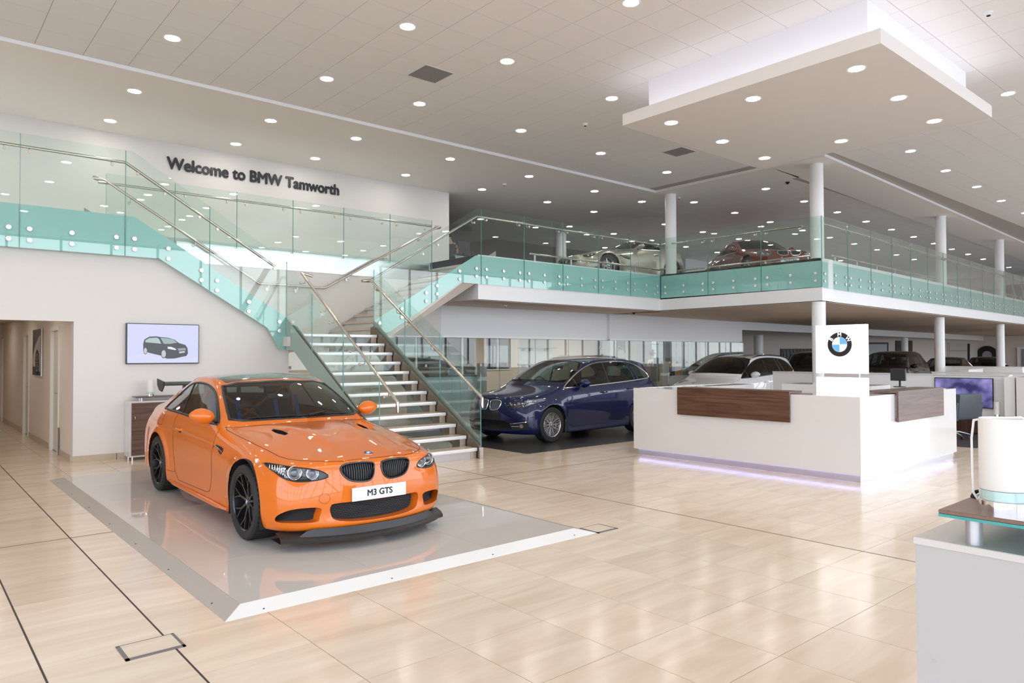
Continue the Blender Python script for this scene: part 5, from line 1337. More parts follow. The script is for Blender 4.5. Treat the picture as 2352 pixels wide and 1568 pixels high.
def generic_car(root, cage, P, sp, lvl=3, fx=lambda x: x, fz=lambda x, z: z, mods=None):
    """sp: polygons in the unwarped frame, warped along with the cage"""
    X2 = lambda pts: [(fx(a), fz(a, b)) for a, b in pts]
    c = Car(cage, root, lvl, mods or (lambda V: flare(V, (sp['ax'], -sp['ax2']), sp['R']+.01, .010, sp['R']*1.16, .05)))
    R = sp['R']; Ra = R*1.11
    for s_ in (1, -1):
        for xa in (sp['ax'], -sp['ax2']): arch_cut(c, xa, Ra, R+.01, s_, P); liner(root, xa, Ra, R+.01, s_, .86, .56)
    both = lambda h: h+[(-a, b) for a, b in h[::-1] if abs(a) > 1e-6]
    kws = c.region('w', sp['ws'], 'front'); sg = smooth_poly(X2(sp['dlo']), 3); ks = {s_: c.region('s', sg, 'side', s_) for s_ in (1, -1)}
    krw = c.region('r', sp['rw'], 'rear')
    kh = {s_: c.region('h', [(s_*a, b) for a, b in smooth_poly(sp['lamp'], 3)], 'front') for s_ in (1, -1)}
    kk = {s_: c.region('k', [(s_*a, b) for a, b in smooth_poly(sp['kid'], 3)], 'front') for s_ in (1, -1)}
    kl = c.region('l', smooth_poly(sp['low'], 3), 'front') if sp.get('low') else None
    krf = c.region('rf', sp['pano'], 'top') if sp.get('pano') else None
    c.emit(0, 'body', P)
    c.emit(kws, 'windscreen', sp.get('gl', carglass))
    for s_ in (1, -1): c.emit(ks[s_], 'side_window', sp.get('sgl', carglass))
    c.emit(krw, 'rear_window', sp.get('sgl', carglass))
    if krf: c.emit(krf, 'glass_roof', mat('roof_glass', (.01, .01, .012), .05, coat=1.0))
    rub = mat('window_rubber', (.012, .012, .012), .35)
    c.line('windscreen_seal', sp['ws'], 'front', rub, .012, closed=True, off=-.004)
    for s_ in (1, -1):
        c.line('window_surround', sg, 'side', sp.get('surround', rub), .013, s_, closed=True, off=-.002)
        for ln in sp.get('pillars', []): 
            a, b = X2(ln[:2]); c.line('window_pillar', [a, b], 'side', ln[2] if len(ln) > 2 and ln[2] != 'body' else (P if len(ln) > 2 else rub), .020, s_, off=-.012)
        for ln in sp.get('shuts', []): c.line('shut_line', X2(ln), 'side', gap_m, .003, s_, off=-.001)
    if sp.get('bonnet'):
        bn = [(fx(a), b) for a, b in sp['bonnet']]; c.line('shut_line', bn+[(a, -b) for a, b in bn[::-1] if b > 1e-6], 'top', gap_m, .003, off=-.001, closed=True)
    for s_ in (1, -1):
        b = c.bucket(kh[s_], 'headlamp', black, (-1, 0, 0), .07, shrink=.1, floor_mat=mat('lamp_back_silver', (.5, .5, .52), .2, .8))
        y0, y1 = sp['lampy'][0], sp['lampy'][1]; z0 = sp['lampy'][2]
        for t_ in (0, 1):
            y = y0+(y1-y0)*t_; h, n, f = c.cast('front', s_*y, z0+.02*t_)
            if h is None: continue
            p = h-Vector((.05, 0, 0)); m_ = MB(); m_.cyl(p-Vector((.03, 0, 0)), p+Vector((.005, 0, 0)), .042, n=18); m_.sphere(p+Vector((.006, 0, 0)), .032, 12, 8, (.5, 1, 1)); m_.build('projector', reflm2, b, True, world=False)
        c.emit(kh[s_], 'headlamp_lens', lensm, b)
        b = c.bucket(kk[s_], 'kidney_grille', black, (-1, 0, 0), .05, floor_mat=blackm)
        kd = smooth_poly(sp['kid'], 3); c.line('grille_frame', [(s_*a, z) for a, z in kd], 'front', trimc, .010, closed=True, off=.002, parent=b)
        ys_ = [p[0] for p in kd]; zs_ = [p[1] for p in kd]; n_ = sp.get('slats', 9); m_ = MB()
        for k in range(n_):
            y = min(ys_)+(max(ys_)-min(ys_))*(k+.8)/(n_+.6); zz = [z for z in np.linspace(min(zs_), max(zs_), 50) if pip(kd, np.array([y]), np.array([z]))[0]]
            if len(zz) < 4: continue
            h0, _, _ = c.cast('front', s_*y, zz[2]); h1, _, _ = c.cast('front', s_*y, zz[-3])
            if h0 and h1: m_.tube([(h0.x-.018, s_*y, zz[0]), (h1.x-.018, s_*y, zz[-1])], .005, 5)
        m_.build('grille_slats', mat('slat_dark', (.10, .10, .11), .3, .6), b, True, world=False)
    if kl: c.bucket(kl, 'lower_intake', P, (-1, 0, 0), .07, floor_mat=blackm)
    h, n, f = c.cast('top', fx(sp['bx']), 0); roundel(root, h, n, .040, (-1, 0, .3))
    for (x, z) in sp.get('handles', []):
        for s_ in (1, -1): handle(root, c, fx(x), fz(x, z), s_, P)
    mx, my, mz = sp['mir']
    for s_ in (1, -1): mirror(root, c, fx(mx), my, mz, P, s_, 1.05)
    for s_ in (1, -1):
        c.patch('tail_lamp', smooth_poly([(s_*a, b) for a, b in sp['tl']], 2), 'rear', redl, .004)
        if sp.get('tls'): c.patch('tail_lamp', smooth_poly(X2(sp['tls']), 2), 'side', redl, .005, s_)
    if sp.get('fin'):
        h, n, f = c.cast('top', fx(sp['fin']), 0); m_ = MB(); m_.prism([(h.x+.09, h.z-.01), (h.x-.06, h.z+.055), (h.x-.09, h.z+.055), (h.x-.10, h.z-.01)], 'y', -.018, .018); m_.build('roof_aerial', P, root, world=False)
    if sp.get('rails'):
        for s_ in (1, -1):
            Q = [c.cast('top', fx(x), s_*y)[0] for x, y in sp['rails']]
            Q = [q+Vector((0, 0, .02 if 0 < i < len(Q)-1 else -.01)) for i, q in enumerate(Q) if q]
            m_ = MB(); m_.tube(Q, .016, 8); m_.build('roof_rail', sp.get('railm', black), root, True, world=False)
    put_wheels(root, R, sp.get('ww', .21), sp.get('rr', R*.70), sp.get('style', 'multi'), sp.get('rim', rim_silver), [(sp['ax'], .765), (sp['ax'], -.765), (-sp['ax2'], .765), (-sp['ax2'], -.765)], capn=sp.get('cap', True))
    if sp.get('int', True): interior(c, root, *sp['inr'])
    flatten(root)
    return c
MPV = dict(ax=1.335, ax2=1.335, R=.325, bx=1.955, lvl=3,
    ws=[(0, 1.10), (.36, 1.095), (.64, 1.08), (.735, 1.075), (.71, 1.2), (.655, 1.36), (.60, 1.44), (.45, 1.475), (0, 1.49), (-.45, 1.475), (-.60, 1.44), (-.655, 1.36), (-.71, 1.2), (-.735, 1.075), (-.64, 1.08), (-.36, 1.095)],
    dlo=[(.90, .985), (.92, 1.0), (.70, 1.13), (.42, 1.27), (.12, 1.385), (-.20, 1.448), (-.62, 1.468), (-1.1, 1.455), (-1.45, 1.405), (-1.75, 1.27), (-1.84, 1.17), (-1.78, 1.115), (-1.5, 1.09), (-.8, 1.05), (0, 1.015), (.5, .995)],
    rw=[(-.60, 1.13), (.60, 1.13), (.57, 1.22), (.47, 1.35), (-.47, 1.35), (-.57, 1.22)],
    lamp=[(.40, .70), (.52, .735), (.66, .775), (.79, .815), (.835, .80), (.82, .735), (.74, .68), (.58, .655), (.44, .66)], lampy=(.52, .64, .705),
    kid=[(.03, .745), (.06, .775), (.19, .785), (.275, .765), (.285, .70), (.235, .62), (.12, .60), (.05, .62)],
    low=[(0, .42), (.36, .42), (.56, .34), (.50, .27), (0, .25), (-.50, .27), (-.56, .34), (-.36, .42)],
    surround=trimc, pillars=[((.55, .99), (.62, 1.16)), ((-.40, 1.03), (-.38, 1.455)), ((-1.28, 1.08), (-1.18, 1.44), 'body'), ((-1.42, 1.085), (-1.22, 1.43), 'body')],
    shuts=[[(.93, .88), (.90, .60), (.86, .30), (.80, .26), (-.30, .26), (-.36, .40), (-.38, .70), (-.40, 1.02)], [(-.44, 1.0), (-.42, .30), (-.92, .27), (-1.05, .42), (-1.20, .70), (-1.32, .92), (-1.36, 1.06)]],
    bonnet=[(2.0, 0), (1.98, .32), (1.90, .52), (1.78, .68), (1.45, .76), (1.02, .79), (.98, .76), (1.10, .6), (1.22, .3), (1.24, 0)],
    handles=[(-.16, .87), (-1.02, .91)], mir=(.50, .935, 1.06), tl=[(.48, .90), (.74, .96), (.80, .90), (.74, .80), (.50, .80)], tls=[(-1.93, .98), (-2.10, .96), (-2.10, .80), (-2.02, .84)],
    fin=-1.55, inr=(.28, .62, 1.01, .72, 1.49, [-.25, -1.15]))
P_blue = paint('paint_deep_blue', (.002, .007, .050), .1, .3, .15); P_white = paint('paint_white', (.74, .74, .75)); P_dark = paint('paint_dark_brown', (.006, .004, .0035), .0, .3, .1)
P_silver = paint('paint_silver_beige', (.50, .46, .40), .75, .34, .5); P_red = paint('paint_dark_red', (.16, .014, .012), .15, .35); P_black = paint('paint_black', (.006, .005, .005))
BC = thing('blue_people_carrier', 'dark blue compact people carrier with silver multi-spoke wheels on the black floor beside the staircase', 'car', (10.42, 10.44, .006), math.radians(183.5))
bc = generic_car(BC, mpv_cage(), P_blue, MPV)
# chrome details on the blue car front
for s_ in (1, -1):
    pt = bc.patch('fog_lamp_panel', [(s_*.50, .36), (s_*.80, .40), (s_*.79, .27), (s_*.55, .27)], 'front', blackm, .003)
    bc.line('fog_trim', [(s_*.50, .365), (s_*.78, .405)], 'front', chrome, .008, off=.006, parent=pt); bc.line('fog_trim', [(s_*.52, .32), (s_*.66, .325)], 'front', chrome, .006, off=.006, parent=pt)
    h, n, f = bc.cast('front', s_*.70, .335); m_ = MB(); m_.cyl(h-n*.01, h+n*.010, .036, n=20); m_.build('fog_lamp', reflm2, pt, True, world=False)
bc.patch('plate_recess', [(-.27, .44), (.27, .44), (.27, .55), (-.27, .55)], 'front', black, .004)
m_ = MB()
def wpt(c, y, z, o=.012): h, n, f = c.cast('front', y, z); return h+n*o
m_.tube([wpt(bc, -.55, 1.10), wpt(bc, -.2, 1.115), wpt(bc, .12, 1.11)], .008, 6); m_.tube([wpt(bc, -.02, 1.11, .02), wpt(bc, .3, 1.12), wpt(bc, .62, 1.10)], .008, 6); m_.build('wiper', black, BC, True, world=False)
# white seven-seater : same family, longer and taller
sx_ = interp([-2.3, -.2, .9, 2.2], [-2.52, -.24, .93, 2.2]); sz_ = lambda x, z: z*(1.0+.035*min(1, max(0, (z-.8)/.3)))+(.03*min(1, max(0, (-1.2-x)/.6)) if z > 1.2 else 0)
WS = dict(MPV); WS.update(ax2=1.445, surround=mat('window_rubber', (.012,)*3, .35), sgl=cardark, ws=[(a, b*1.035) for a, b in MPV['ws']], rw=[(a, b*1.04) for a, b in MPV['rw']], mir=(.50, .935, 1.09),
    pano=[(.05, 0), (.02, .40), (-.5, .44), (-1.1, .42), (-1.1, -.42), (-.5, -.44), (.02, -.40)], rails=[(.02, .585), (-.3, .60), (-.9, .60), (-1.5, .585), (-1.75, .57)],
    pillars=[((.60, .995), (.66, 1.15)), ((-.36, 1.03), (-.34, 1.46)), ((-1.1, 1.06), (-.98, 1.46)), ((-1.3, 1.07), (-1.15, 1.44))], inr=(.28, .62, 1.03, .72, 1.54, [-.25, -1.15]))
WC = thing('white_people_carrier', 'white seven-seat people carrier with black roof rails behind the reception desk', 'car', (17.35, 10.93, 0), math.radians(183.2))
wc = generic_car(WC, warp(mpv_cage(), sx_, sz_), P_white, WS, fx=sx_, fz=sz_)
# dark off-roader from the same cage, taller
ux = interp([-2.2, 2.2], [-2.32, 2.36]); uz = lambda x, z: z*1.09+.03
US = dict(WS); US.update(ax=1.42, ax2=1.42, R=.365, pano=None, rails=[(.0, .585), (-.9, .60), (-1.7, .57)], railm=trimc, sgl=carglass, ws=[(a, b*1.09+.03) for a, b in MPV['ws']], rw=[(a, b*1.09+.03) for a, b in MPV['rw']],
    lamp=[(a, b*1.09+.03) for a, b in MPV['lamp']], kid=[(a*1.1, b*1.09+.03) for a, b in MPV['kid']], low=[(a, b*1.09+.03) for a, b in MPV['low']], tl=[(a, b*1.09+.03) for a, b in MPV['tl']], lampy=(.52, .64, .80), mir=(.55, .97, 1.19), inr=(.30, .66, 1.13, .74, 1.66, [-.25, -1.15]), style='five', cap=False)
SU = thing('dark_off_roader', 'dark brown off-road estate with silver roof rails seen above the white partition', 'car', (27.8, 10.95, 0), math.radians(186))
generic_car(SU, warp(mpv_cage(), ux, uz), P_dark, US, 2, fx=ux, fz=uz)
dup(SU, (24.6, 12.35, 0), math.radians(200), 'dark off-road car with chrome grille bars partly hidden by the illuminated sign')
# saloons and coupes from the orange car's cage
def coupe_spec(k=1.0):
    return dict(ax=1.38, ax2=1.38, R=.33, bx=2.0, ws=[(0, .984), (.33, .982), (.60, .973), (.70, .985), (.675, 1.08), (.625, 1.22), (.585, 1.295), (.44, 1.328), (0, 1.345), (-.44, 1.328), (-.585, 1.295), (-.625, 1.22), (-.675, 1.08), (-.70, .985), (-.60, .973), (-.33, .982)],
    dlo=[(.41, .935), (.43, .955), (.30, 1.05), (.12, 1.165), (-.06, 1.245), (-.32, 1.302), (-.62, 1.318), (-.92, 1.295), (-1.16, 1.22), (-1.33, 1.10), (-1.40, 1.01), (-1.36, .985), (-.9, .977), (-.4, .962), (0, .947)],
    rw=[(.0, 1.14), (.52, 1.12), (.61, 1.125), (.54, 1.27), (.47, 1.31), (-.47, 1.31), (-.54, 1.27), (-.61, 1.125), (-.52, 1.12)],
    lamp=[(.435, .605), (.475, .648), (.56, .675), (.68, .692), (.775, .704), (.803, .694), (.79, .65), (.745, .60), (.66, .574), (.53, .580)], lampy=(.55, .67, .635),
    kid=[(.034, .665), (.055, .697), (.17, .706), (.29, .700), (.335, .672), (.318, .625), (.265, .586), (.17, .575), (.085, .575), (.045, .61)], low=[(0, .34), (.36, .34), (.50, .28), (.45, .22), (0, .20), (-.45, .22), (-.50, .28), (-.36, .34)],
    pillars=[((-.62, .97), (-.66, 1.31))], shuts=[[(.54, .90), (.545, .80), (.50, .62), (.46, .30), (.35, .255), (-.60, .235), (-.74, .32), (-.80, .50), (-.82, .75), (-.80, .96)]],
    bonnet=[(2.07, 0), (2.05, .30), (1.98, .50), (1.80, .655), (1.35, .735), (.64, .77), (.60, .74), (.69, .66), (.83, .36), (.86, 0)],
    handles=[(-.60, .80)], mir=(.38, .92, 1.0), tl=[(.50, .86), (.70, .88), (.70, .78), (.52, .77)], inr=(.10, .34, .93, .70, 1.31, [-.42, -1.05]), surround=trimc)
rx = interp([-2.5, 2.2], [-2.62, 2.28]); CS_ = coupe_spec(); CS_.update(sgl=cardark, style='five', gl=cardark, int=False)
RC = thing('red_coupe', 'dark red coupe with number plate parked on the upper deck behind the glass', 'car', (20.25, 11.85, ZT+.012), math.radians(233))
rzf = lambda x, z: z*.985
rc_ = generic_car(RC, warp(m3_cage(), rx, rzf, lambda x, y, z: y*1.04), P_red, CS_, 3, fx=rx, fz=rzf)
b = MB(); h, n, f = rc_.cast('front', .25, .44); b.bev(h.x+.01, h.x+.022, -.262, .262, .37, .484, .005, 2); pl = b.build('number_plate', platew, RC, True, world=False)
tx = text('plate_lettering', 'YG12 USM', .082, platet, pl, (h.x+.0235, 0, .427), (HALF, 0, HALF), .0006, bold=.003)
SA = thing('dark_saloon', 'dark saloon behind the white partition, between the two right-hand columns', 'car', (34.6, 11.35, 0), math.radians(186))
S2 = dict(CS_); S2.update(gl=carglass, sgl=carglass, int=True, handles=[(-.30, .80)]); szf = lambda x, z: z*1.03+.02*min(1, max(0, (z-.9)/.4))
S2['inr'] = (.10, .34, .95, .70, 1.36, [-.42]); S2['cap'] = False; S2['ws'] = [(a, b*1.04) for a, b in S2['ws']]; S2['rw'] = [(a, b*1.045) for a, b in S2['rw']]
generic_car(SA, warp(m3_cage(), rx, szf), P_dark, S2, 2, fx=rx, fz=szf)
dup(SA, (41.3, 11.75, 0), math.radians(190), 'dark saloon farthest right behind the partition, its bonnet near the door frame')
dup(SA, (31.2, 14.2, 0), math.radians(190), 'dark saloon half hidden between the sign and the dark off-roader')
dup(SA, (27.6, 16.2, 0), math.radians(196), 'dark saloon just visible beyond the tail of the white people carrier')
# silver roadster with black hood interior
zx = interp([-2.5, -1.82, -1.25, -.7, -.1, .5, .62, 1.38, 2.2], [-2.12, -1.30, -1.0, -.66, -.40, .12, .30, 1.27, 2.16])
def zz_(x, z):
    z2 = z*.97
    if z > 1.0: z2 = .97+(z-1.0)*.80
    return z2
zsx = lambda x: zx(x)
ZS = coupe_spec(); fz2 = lambda x, z: zz_(x, z)
def zmods(V):
    V = flare(V, (1.27, -1.24), .335, .045, .40, .14)
    for xa in (1.27, -1.24):
        k = np.exp(-((V[:, 0]-xa)/.42)**2)*np.exp(-((np.abs(V[:, 1])-.74)/.14)**2)*(V[:, 2] > .55); V[:, 2] += .045*k
    f = np.clip((V[:, 0]-1.3)/.9, 0, 1)*(V[:, 2] > .4); V[:, 2] -= .08*f
    return V
ZS.update(ax=1.27, ax2=1.24, R=.34, gl=cardark, sgl=cardark, int=False, style='five', rim=rim_silver, kid=[(.03, .50), (.06, .525), (.30, .525), (.42, .50), (.42, .455), (.30, .44), (.08, .44), (.035, .46)],
    lamp=[(.55, .62), (.62, .66), (.70, .685), (.76, .68), (.78, .62), (.74, .57), (.64, .565)], lampy=(.64, .70, .61), low=[(0, .30), (.40, .30), (.45, .25), (.40, .21), (-.40, .21), (-.45, .25), (-.40, .30)],
    dlo=[(.38, .965), (.42, .985), (.25, 1.06), (.08, 1.17), (-.08, 1.25), (-.32, 1.30), (-.62, 1.31), (-.88, 1.25), (-1.0, 1.12), (-1.04, .985), (-.6, .975), (0, .965)],
    ws=[(a, zz_(.3, b)+.0) for a, b in ZS['ws']], rw=[(a, zz_(-1.5, b)) for a, b in ZS['rw']], pillars=[], handles=[(-.55, .80)], mir=(.42, .93, .99), bx=1.9, surround=trimc)
ZC = thing('silver_roadster', 'silver beige roadster with long bonnet and side gill on the upper deck', 'car', (16.75, 14.35, ZT+.012), math.radians(173))
zc_ = generic_car(ZC, warp(m3_cage(), zx, zz_), P_silver, ZS, 3, fx=zx, fz=fz2, mods=zmods)
for s_ in (1, -1):
    g = zc_.patch('side_gill', [(.85, .70), (.45, .66), (.42, .60), (.50, .58), (.85, .66)], 'side', gap_m, .003, s_)
    hh = [zc_.cast('side', x_, z_, s_)[0] for x_, z_ in ((.80, .675), (.62, .645), (.45, .62))]
    m_ = MB(); m_.tube([q+Vector((0, s_*.01, 0)) for q in hh], .012, 8); m_.build('gill_bar', chrome, g, True, world=False)
flatten(ZC)
for y in (14, 17, 20): downlight(1.1, y, 2.45, 'round downlight added to brighten the corridor beyond the left opening', 'added corridor downlights')  # extra lamps, added only to lift the dark corridor
# ------------------------------------------------------------------ black floor under the blue car
a = MB(); a.box(7.80, 13.4, 8.70, 12.75, .001, .006); o = struct('floor_black_area', a, mat('black_floor', (.035, .033, .035), .32))
# ------------------------------------------------------------------ screen on the left wall
def screen(name, label, axis, pos, a0, a1, z0, z1, th=.05):
    """axis 'y': hangs on a wall facing -y at y=pos ; axis 'x': facing -x at x=pos"""
    t = thing(name, label, 'television', (((a0+a1)/2, pos, z0) if axis == 'y' else (pos, (a0+a1)/2, z0)))
    m = MB()
    if axis == 'y': m.bev(a0, a1, pos-th, pos, z0, z1, .004, 1)
    else: m.bev(pos-th, pos, a0, a1, z0, z1, .004, 1)
    m.build('bezel', mat('tv_bezel', (.012, .012, .014), .2), t)
    return t
def gradmat(name, c0, c1, es, axis=2, lo=0., hi=1., noise=0.0, c2=None):
    if name in MATS: return MATS[name]
    m = bpy.data.materials.new(name); m.use_nodes = True; n = m.node_tree.nodes; l = m.node_tree.links; b = n['Principled BSDF']
    t = n.new('ShaderNodeTexCoord'); s_ = n.new('ShaderNodeSeparateXYZ'); mr = n.new('ShaderNodeMapRange'); mr.inputs[1].default_value = lo; mr.inputs[2].default_value = hi
    cr_ = n.new('ShaderNodeValToRGB'); cr_.color_ramp.elements[0].color = (*c0, 1); cr_.color_ramp.elements[1].color = (*c1, 1)
    if noise:
        no = n.new('ShaderNodeTexNoise'); no.inputs['Scale'].default_value = noise; no.inputs['Detail'].default_value = 2; l.new(t.outputs['Object'], no.inputs[0]); l.new(no.outputs[0], cr_.inputs[0]); cr_.color_ramp.elements[0].position = .35; cr_.color_ramp.elements[1].position = .65
    else: l.new(t.outputs['Object'], s_.inputs[0]); l.new(s_.outputs[axis], mr.inputs[0]); l.new(mr.outputs[0], cr_.inputs[0])
    l.new(cr_.outputs[0], b.inputs['Emission Color']); b.inputs['Emission Strength'].default_value = es; b.inputs['Base Color'].default_value = (.01, .01, .01, 1); b.inputs['Roughness'].default_value = .15
    MATS[name] = m; return m
TV = screen('wall_television', 'wall television showing a dark people carrier on a pale lilac background', 'y', 12.546, 2.735, 3.835, 1.487, 2.135)
m = MB(); m.box(2.752, 3.822, 12.493, 12.4955, 1.502, 2.122); m.build('display', gradmat('tv_lilac', (.62, .63, .92), (.60, .64, .90), .58, 0), TV)
def tvp(u, v): return 2.735+1.10*(u-1135)/655.0, 2.135-.648*((v-165)+(.012*(u-1135)))/368.0
def tvpoly(pts, m_, y, nm, parent=TV):
    g = MB(); q = [tvp(*p) for p in pts]; g.add([(x, y, z) for x, z in q], [tuple(range(len(q)))]); return g.build(nm, m_, parent)
em = lambda nm, c, s_=.55: mat(nm, (.01, .01, .01), .2, emit=c, es=s_)
tvpoly([(1145, 470), (1300, 440), (1500, 490), (1640, 490), (1780, 460), (1780, 515), (1145, 515)], em('tv_floor', (.70, .72, .95)), 12.4925, 'picture_floor')
tvpoly([(1280, 350), (1290, 310), (1335, 282), (1400, 278), (1425, 283), (1500, 288), (1560, 305), (1600, 335), (1660, 352), (1680, 380), (1685, 430), (1670, 455), (1560, 480), (1490, 482), (1440, 455), (1340, 432), (1282, 415)], em('tv_car_dark', (.012, .016, .016)), 12.4915, 'picture_car_body')
tvpoly([(1298, 318), (1335, 295), (1400, 290), (1418, 300), (1440, 345), (1380, 340), (1300, 335)], em('tv_car_glass', (.42, .56, .55)), 12.4905, 'picture_car_side_glass')
tvpoly([(1432, 290), (1500, 294), (1550, 305), (1585, 332), (1520, 345), (1462, 345)], em('tv_car_glass2', (.30, .42, .42)), 12.4905, 'picture_car_windscreen')
for (u, v, ru, rv) in ((1462, 438, 20, 34), (1300, 412, 14, 27)):
    tvpoly([(u+ru*1.25*math.cos(q), v+rv*1.2*math.sin(q)) for q in [i*math.pi/10 for i in range(20)]], em('tv_black', (.004, .004, .005)), 12.4902, 'picture_tyre')
    tvpoly([(u+ru*math.cos(q), v+rv*math.sin(q)) for q in [i*math.pi/10 for i in range(20)]], em('tv_wheel', (.55, .56, .62)), 12.4898, 'picture_wheel')
tvpoly([(1495, 372), (1530, 372), (1575, 392), (1570, 402), (1500, 390)], em('tv_lamp', (.85, .88, .95)), 12.4898, 'picture_headlamp')
tvpoly([(1588, 386), (1660, 380), (1664, 400), (1596, 408)], em('tv_grille', (.30, .32, .35)), 12.4898, 'picture_grille')
tvpoly([(1602, 415), (1656, 408), (1656, 424), (1602, 432)], em('tv_plate', (.55, .57, .62)), 12.4898, 'picture_plate')
# ------------------------------------------------------------------ cabinet on the left
CB = thing('sideboard', 'white and walnut sideboard below the wall television, behind the orange car', 'sideboard', (3.3, 12.38, 0))
m = MB(); m.box(2.73, 3.95, 12.215, 12.536, .05, .91); m.build('carcass', hpl, CB)
m = MB(); m.box(2.755, 3.92, 12.197, 12.215, .765, .885); m.build('drawer_front', walnutx, CB)
for i in range(2):
    m = MB(); m.box(2.755+.584*i, 2.755+.584*(i+1)-.003, 12.197, 12.215, .075, .762); dr_ = m.build('door', walnutx, CB)
    m = MB(); m.cyl((2.80+.584*i, 12.197, .675), (2.80+.584*i, 12.187, .675), .012, n=12); m.tube([(2.80+.584*i, 12.186, .675), (2.803+.584*i, 12.178, .65), (2.80+.584*i, 12.18, .635)], .004, 6); m.build('lock_and_key', chrome, dr_, True)
m = MB()
for x in (2.78, 3.90):
    for y in (12.25, 12.5): m.cyl((x, y, 0), (x, y, .05), .018, n=12)
m.build('foot', steelrail, CB, True)
def shelf_and_lamp(x0, x1, y0, y1, z, lab_s, lab_l, lx, ly, lh=.26, lr=.052, so=.05, glassu=False):
    t = thing('raised_shelf', lab_s, 'shelf', ((x0+x1)/2, (y0+y1)/2, z))
    m = MB(); m.bev(x0, x1, y0, y1, z+so+.008, z+so+.020, .002, 1); m.build('walnut_top', walnutx if glassu is False else mat('walnut_top_fg', (.17, .095, .065), .3, noise=(3, .25, 8, (3, 60, 3))), t)
    m = MB(); m.box(x0, x1, y0, y1, z+so, z+so+.008); m.build('glass_under', mat('edge_glass_green', (.03, .30, .27), .05) if glassu else bglass, t)
    for (x, y) in ((x0+.10, y0+.07), (x1-.1, y0+.07), (x0+.10, y1-.06), (x1-.1, y1-.06)):
        m = MB(); m.cyl((x, y, z), (x, y, z+so), .022, n=16); m.build('standoff', mat('standoff_grey', (.5, .5, .52), .35, .7), t, True)
    if lx is None: return
    zt = z+so+.020
    l = thing('table_lamp', lab_l, 'lamp', (lx, ly, zt))
    m = MB(); m.lathe([(0, 0), (lr*1.02, 0), (lr*1.02, .028), (lr*.96, .031), (0, .031)], (lx, ly, zt), 32); m.build('chrome_base', chrome, l, True)
    m = MB(); m.lathe([(0, .031), (lr*.98, .031), (lr*.98, .058), (lr*.8, .060), (0, .060)], (lx, ly, zt), 32); m.build('glass_collar', mat('collar_glass', (.45, .62, .58), .05, coat=1.0), l, True)
    m = MB(); m.lathe([(0, .060), (lr*.98, .060), (lr, .066), (lr, lh-.006), (lr*.97, lh), (lr*.90, lh), (lr*.90, lh-.02), (0, lh-.02)], (lx, ly, zt), 36); m.build('frosted_shade', mat('frosted_shade', (.62, .59, .56), .55, emit=(1, .93, .86), es=.08), l, True)
    return l
shelf_and_lamp(2.82, 3.75, 12.24, 12.50, .91, 'walnut shelf on stand-offs on top of the sideboard', 'small frosted cylinder lamp on the sideboard shelf left of the rear wing', 3.05, 12.33, .255)
# ------------------------------------------------------------------ reception desk
DK = thing('reception_desk', 'large white reception desk with walnut panels and blue-lit plinth', 'desk', (10.8, 5.8, 0))
dx0, dx1, dy0, dy1 = 9.12, 12.5, 3.95, 7.57
m = MB(); m.box(dx0, dx0+.06, dy0, dy1, .09, 1.07); m.build('front_panel', hpl, DK)
m = MB(); m.box(dx0+.06, dx1, dy0, dy0+.06, .09, 1.07); m.build('side_panel', hpl, DK)
m = MB(); m.box(dx0+.06, 11.9, dy1-.06, dy1, .09, 1.07); m.build('side_panel', hpl, DK)
m = MB(); m.box(dx0+.06, dx0+.55, dy0+.06, dy1-.06, 1.045, 1.066); m.build('counter_top', hpl, DK)
m = MB(); m.box(dx0+.55, dx1, dy0+.06, dy0+.50, 1.045, 1.066); m.build('counter_top', hpl, DK)
m = MB(); m.box(dx0+.55, 11.9, dy1-.52, dy1-.06, 1.045, 1.066); m.build('counter_top', hpl, DK)
m = MB(); m.box(dx0+.55, dx0+.60, dy0+.5, dy1-.52, .7, 1.045); m.box(dx0+.6, dx1, dy0+.48, dy0+.50, .7, 1.045); m.box(dx0+.6, 11.9, dy1-.52, dy1-.50, .7, 1.045); m.build('inner_panel', hpl, DK)
m = MB(); m.box(dx0+.6, dx0+1.2, dy0+.5, dy1-.52, .70, .725); m.box(dx0+1.2, dx1, dy0+.5, dy0+1.1, .70, .725); m.build('worktop', hpl, DK)
m = MB(); m.box(11.7, 12.45, 4.9, 6.4, .09, 1.10); m.build('rear_cabinet', hpl, DK)
m = MB(); m.box(dx1-.06, dx1, dy0+.06, dy0+.5, .09, 1.045); m.build('end_panel', hpl, DK)
kick = mat('plinth_alu', (.62, .62, .64), .28, .8); ledb = mat('led_blue', (.1, .1, .3), .4, emit=(.36, .38, 1.0), es=8.0)
m = MB(); m.box(dx0+.045, dx0+.06, dy0+.04, dy1-.06, 0, .09); m.build('plinth_front', kick, DK)
m = MB(); m.box(dx0+.045, dx1-.10, dy0+.025, dy0+.04, 0, .09); m.build('plinth_side', kick, DK)
m = MB()
nled = 150
for i in range(nled): y = dy0+.03+(dy1-dy0-.1)*i/nled; m.box(dx0+.018, dx0+.040, y, y+.012, .0868, .0895)
o = m.build('led_strip', ledb, DK); o['kind'] = 'stuff'
m = MB()
for i in range(130): x = dx0+.07+(dx1-dx0-.2)*i/130; m.box(x, x+.012, dy0+.004, dy0+.020, .0868, .0895)
o = m.build('led_strip', ledb, DK); o['kind'] = 'stuff'
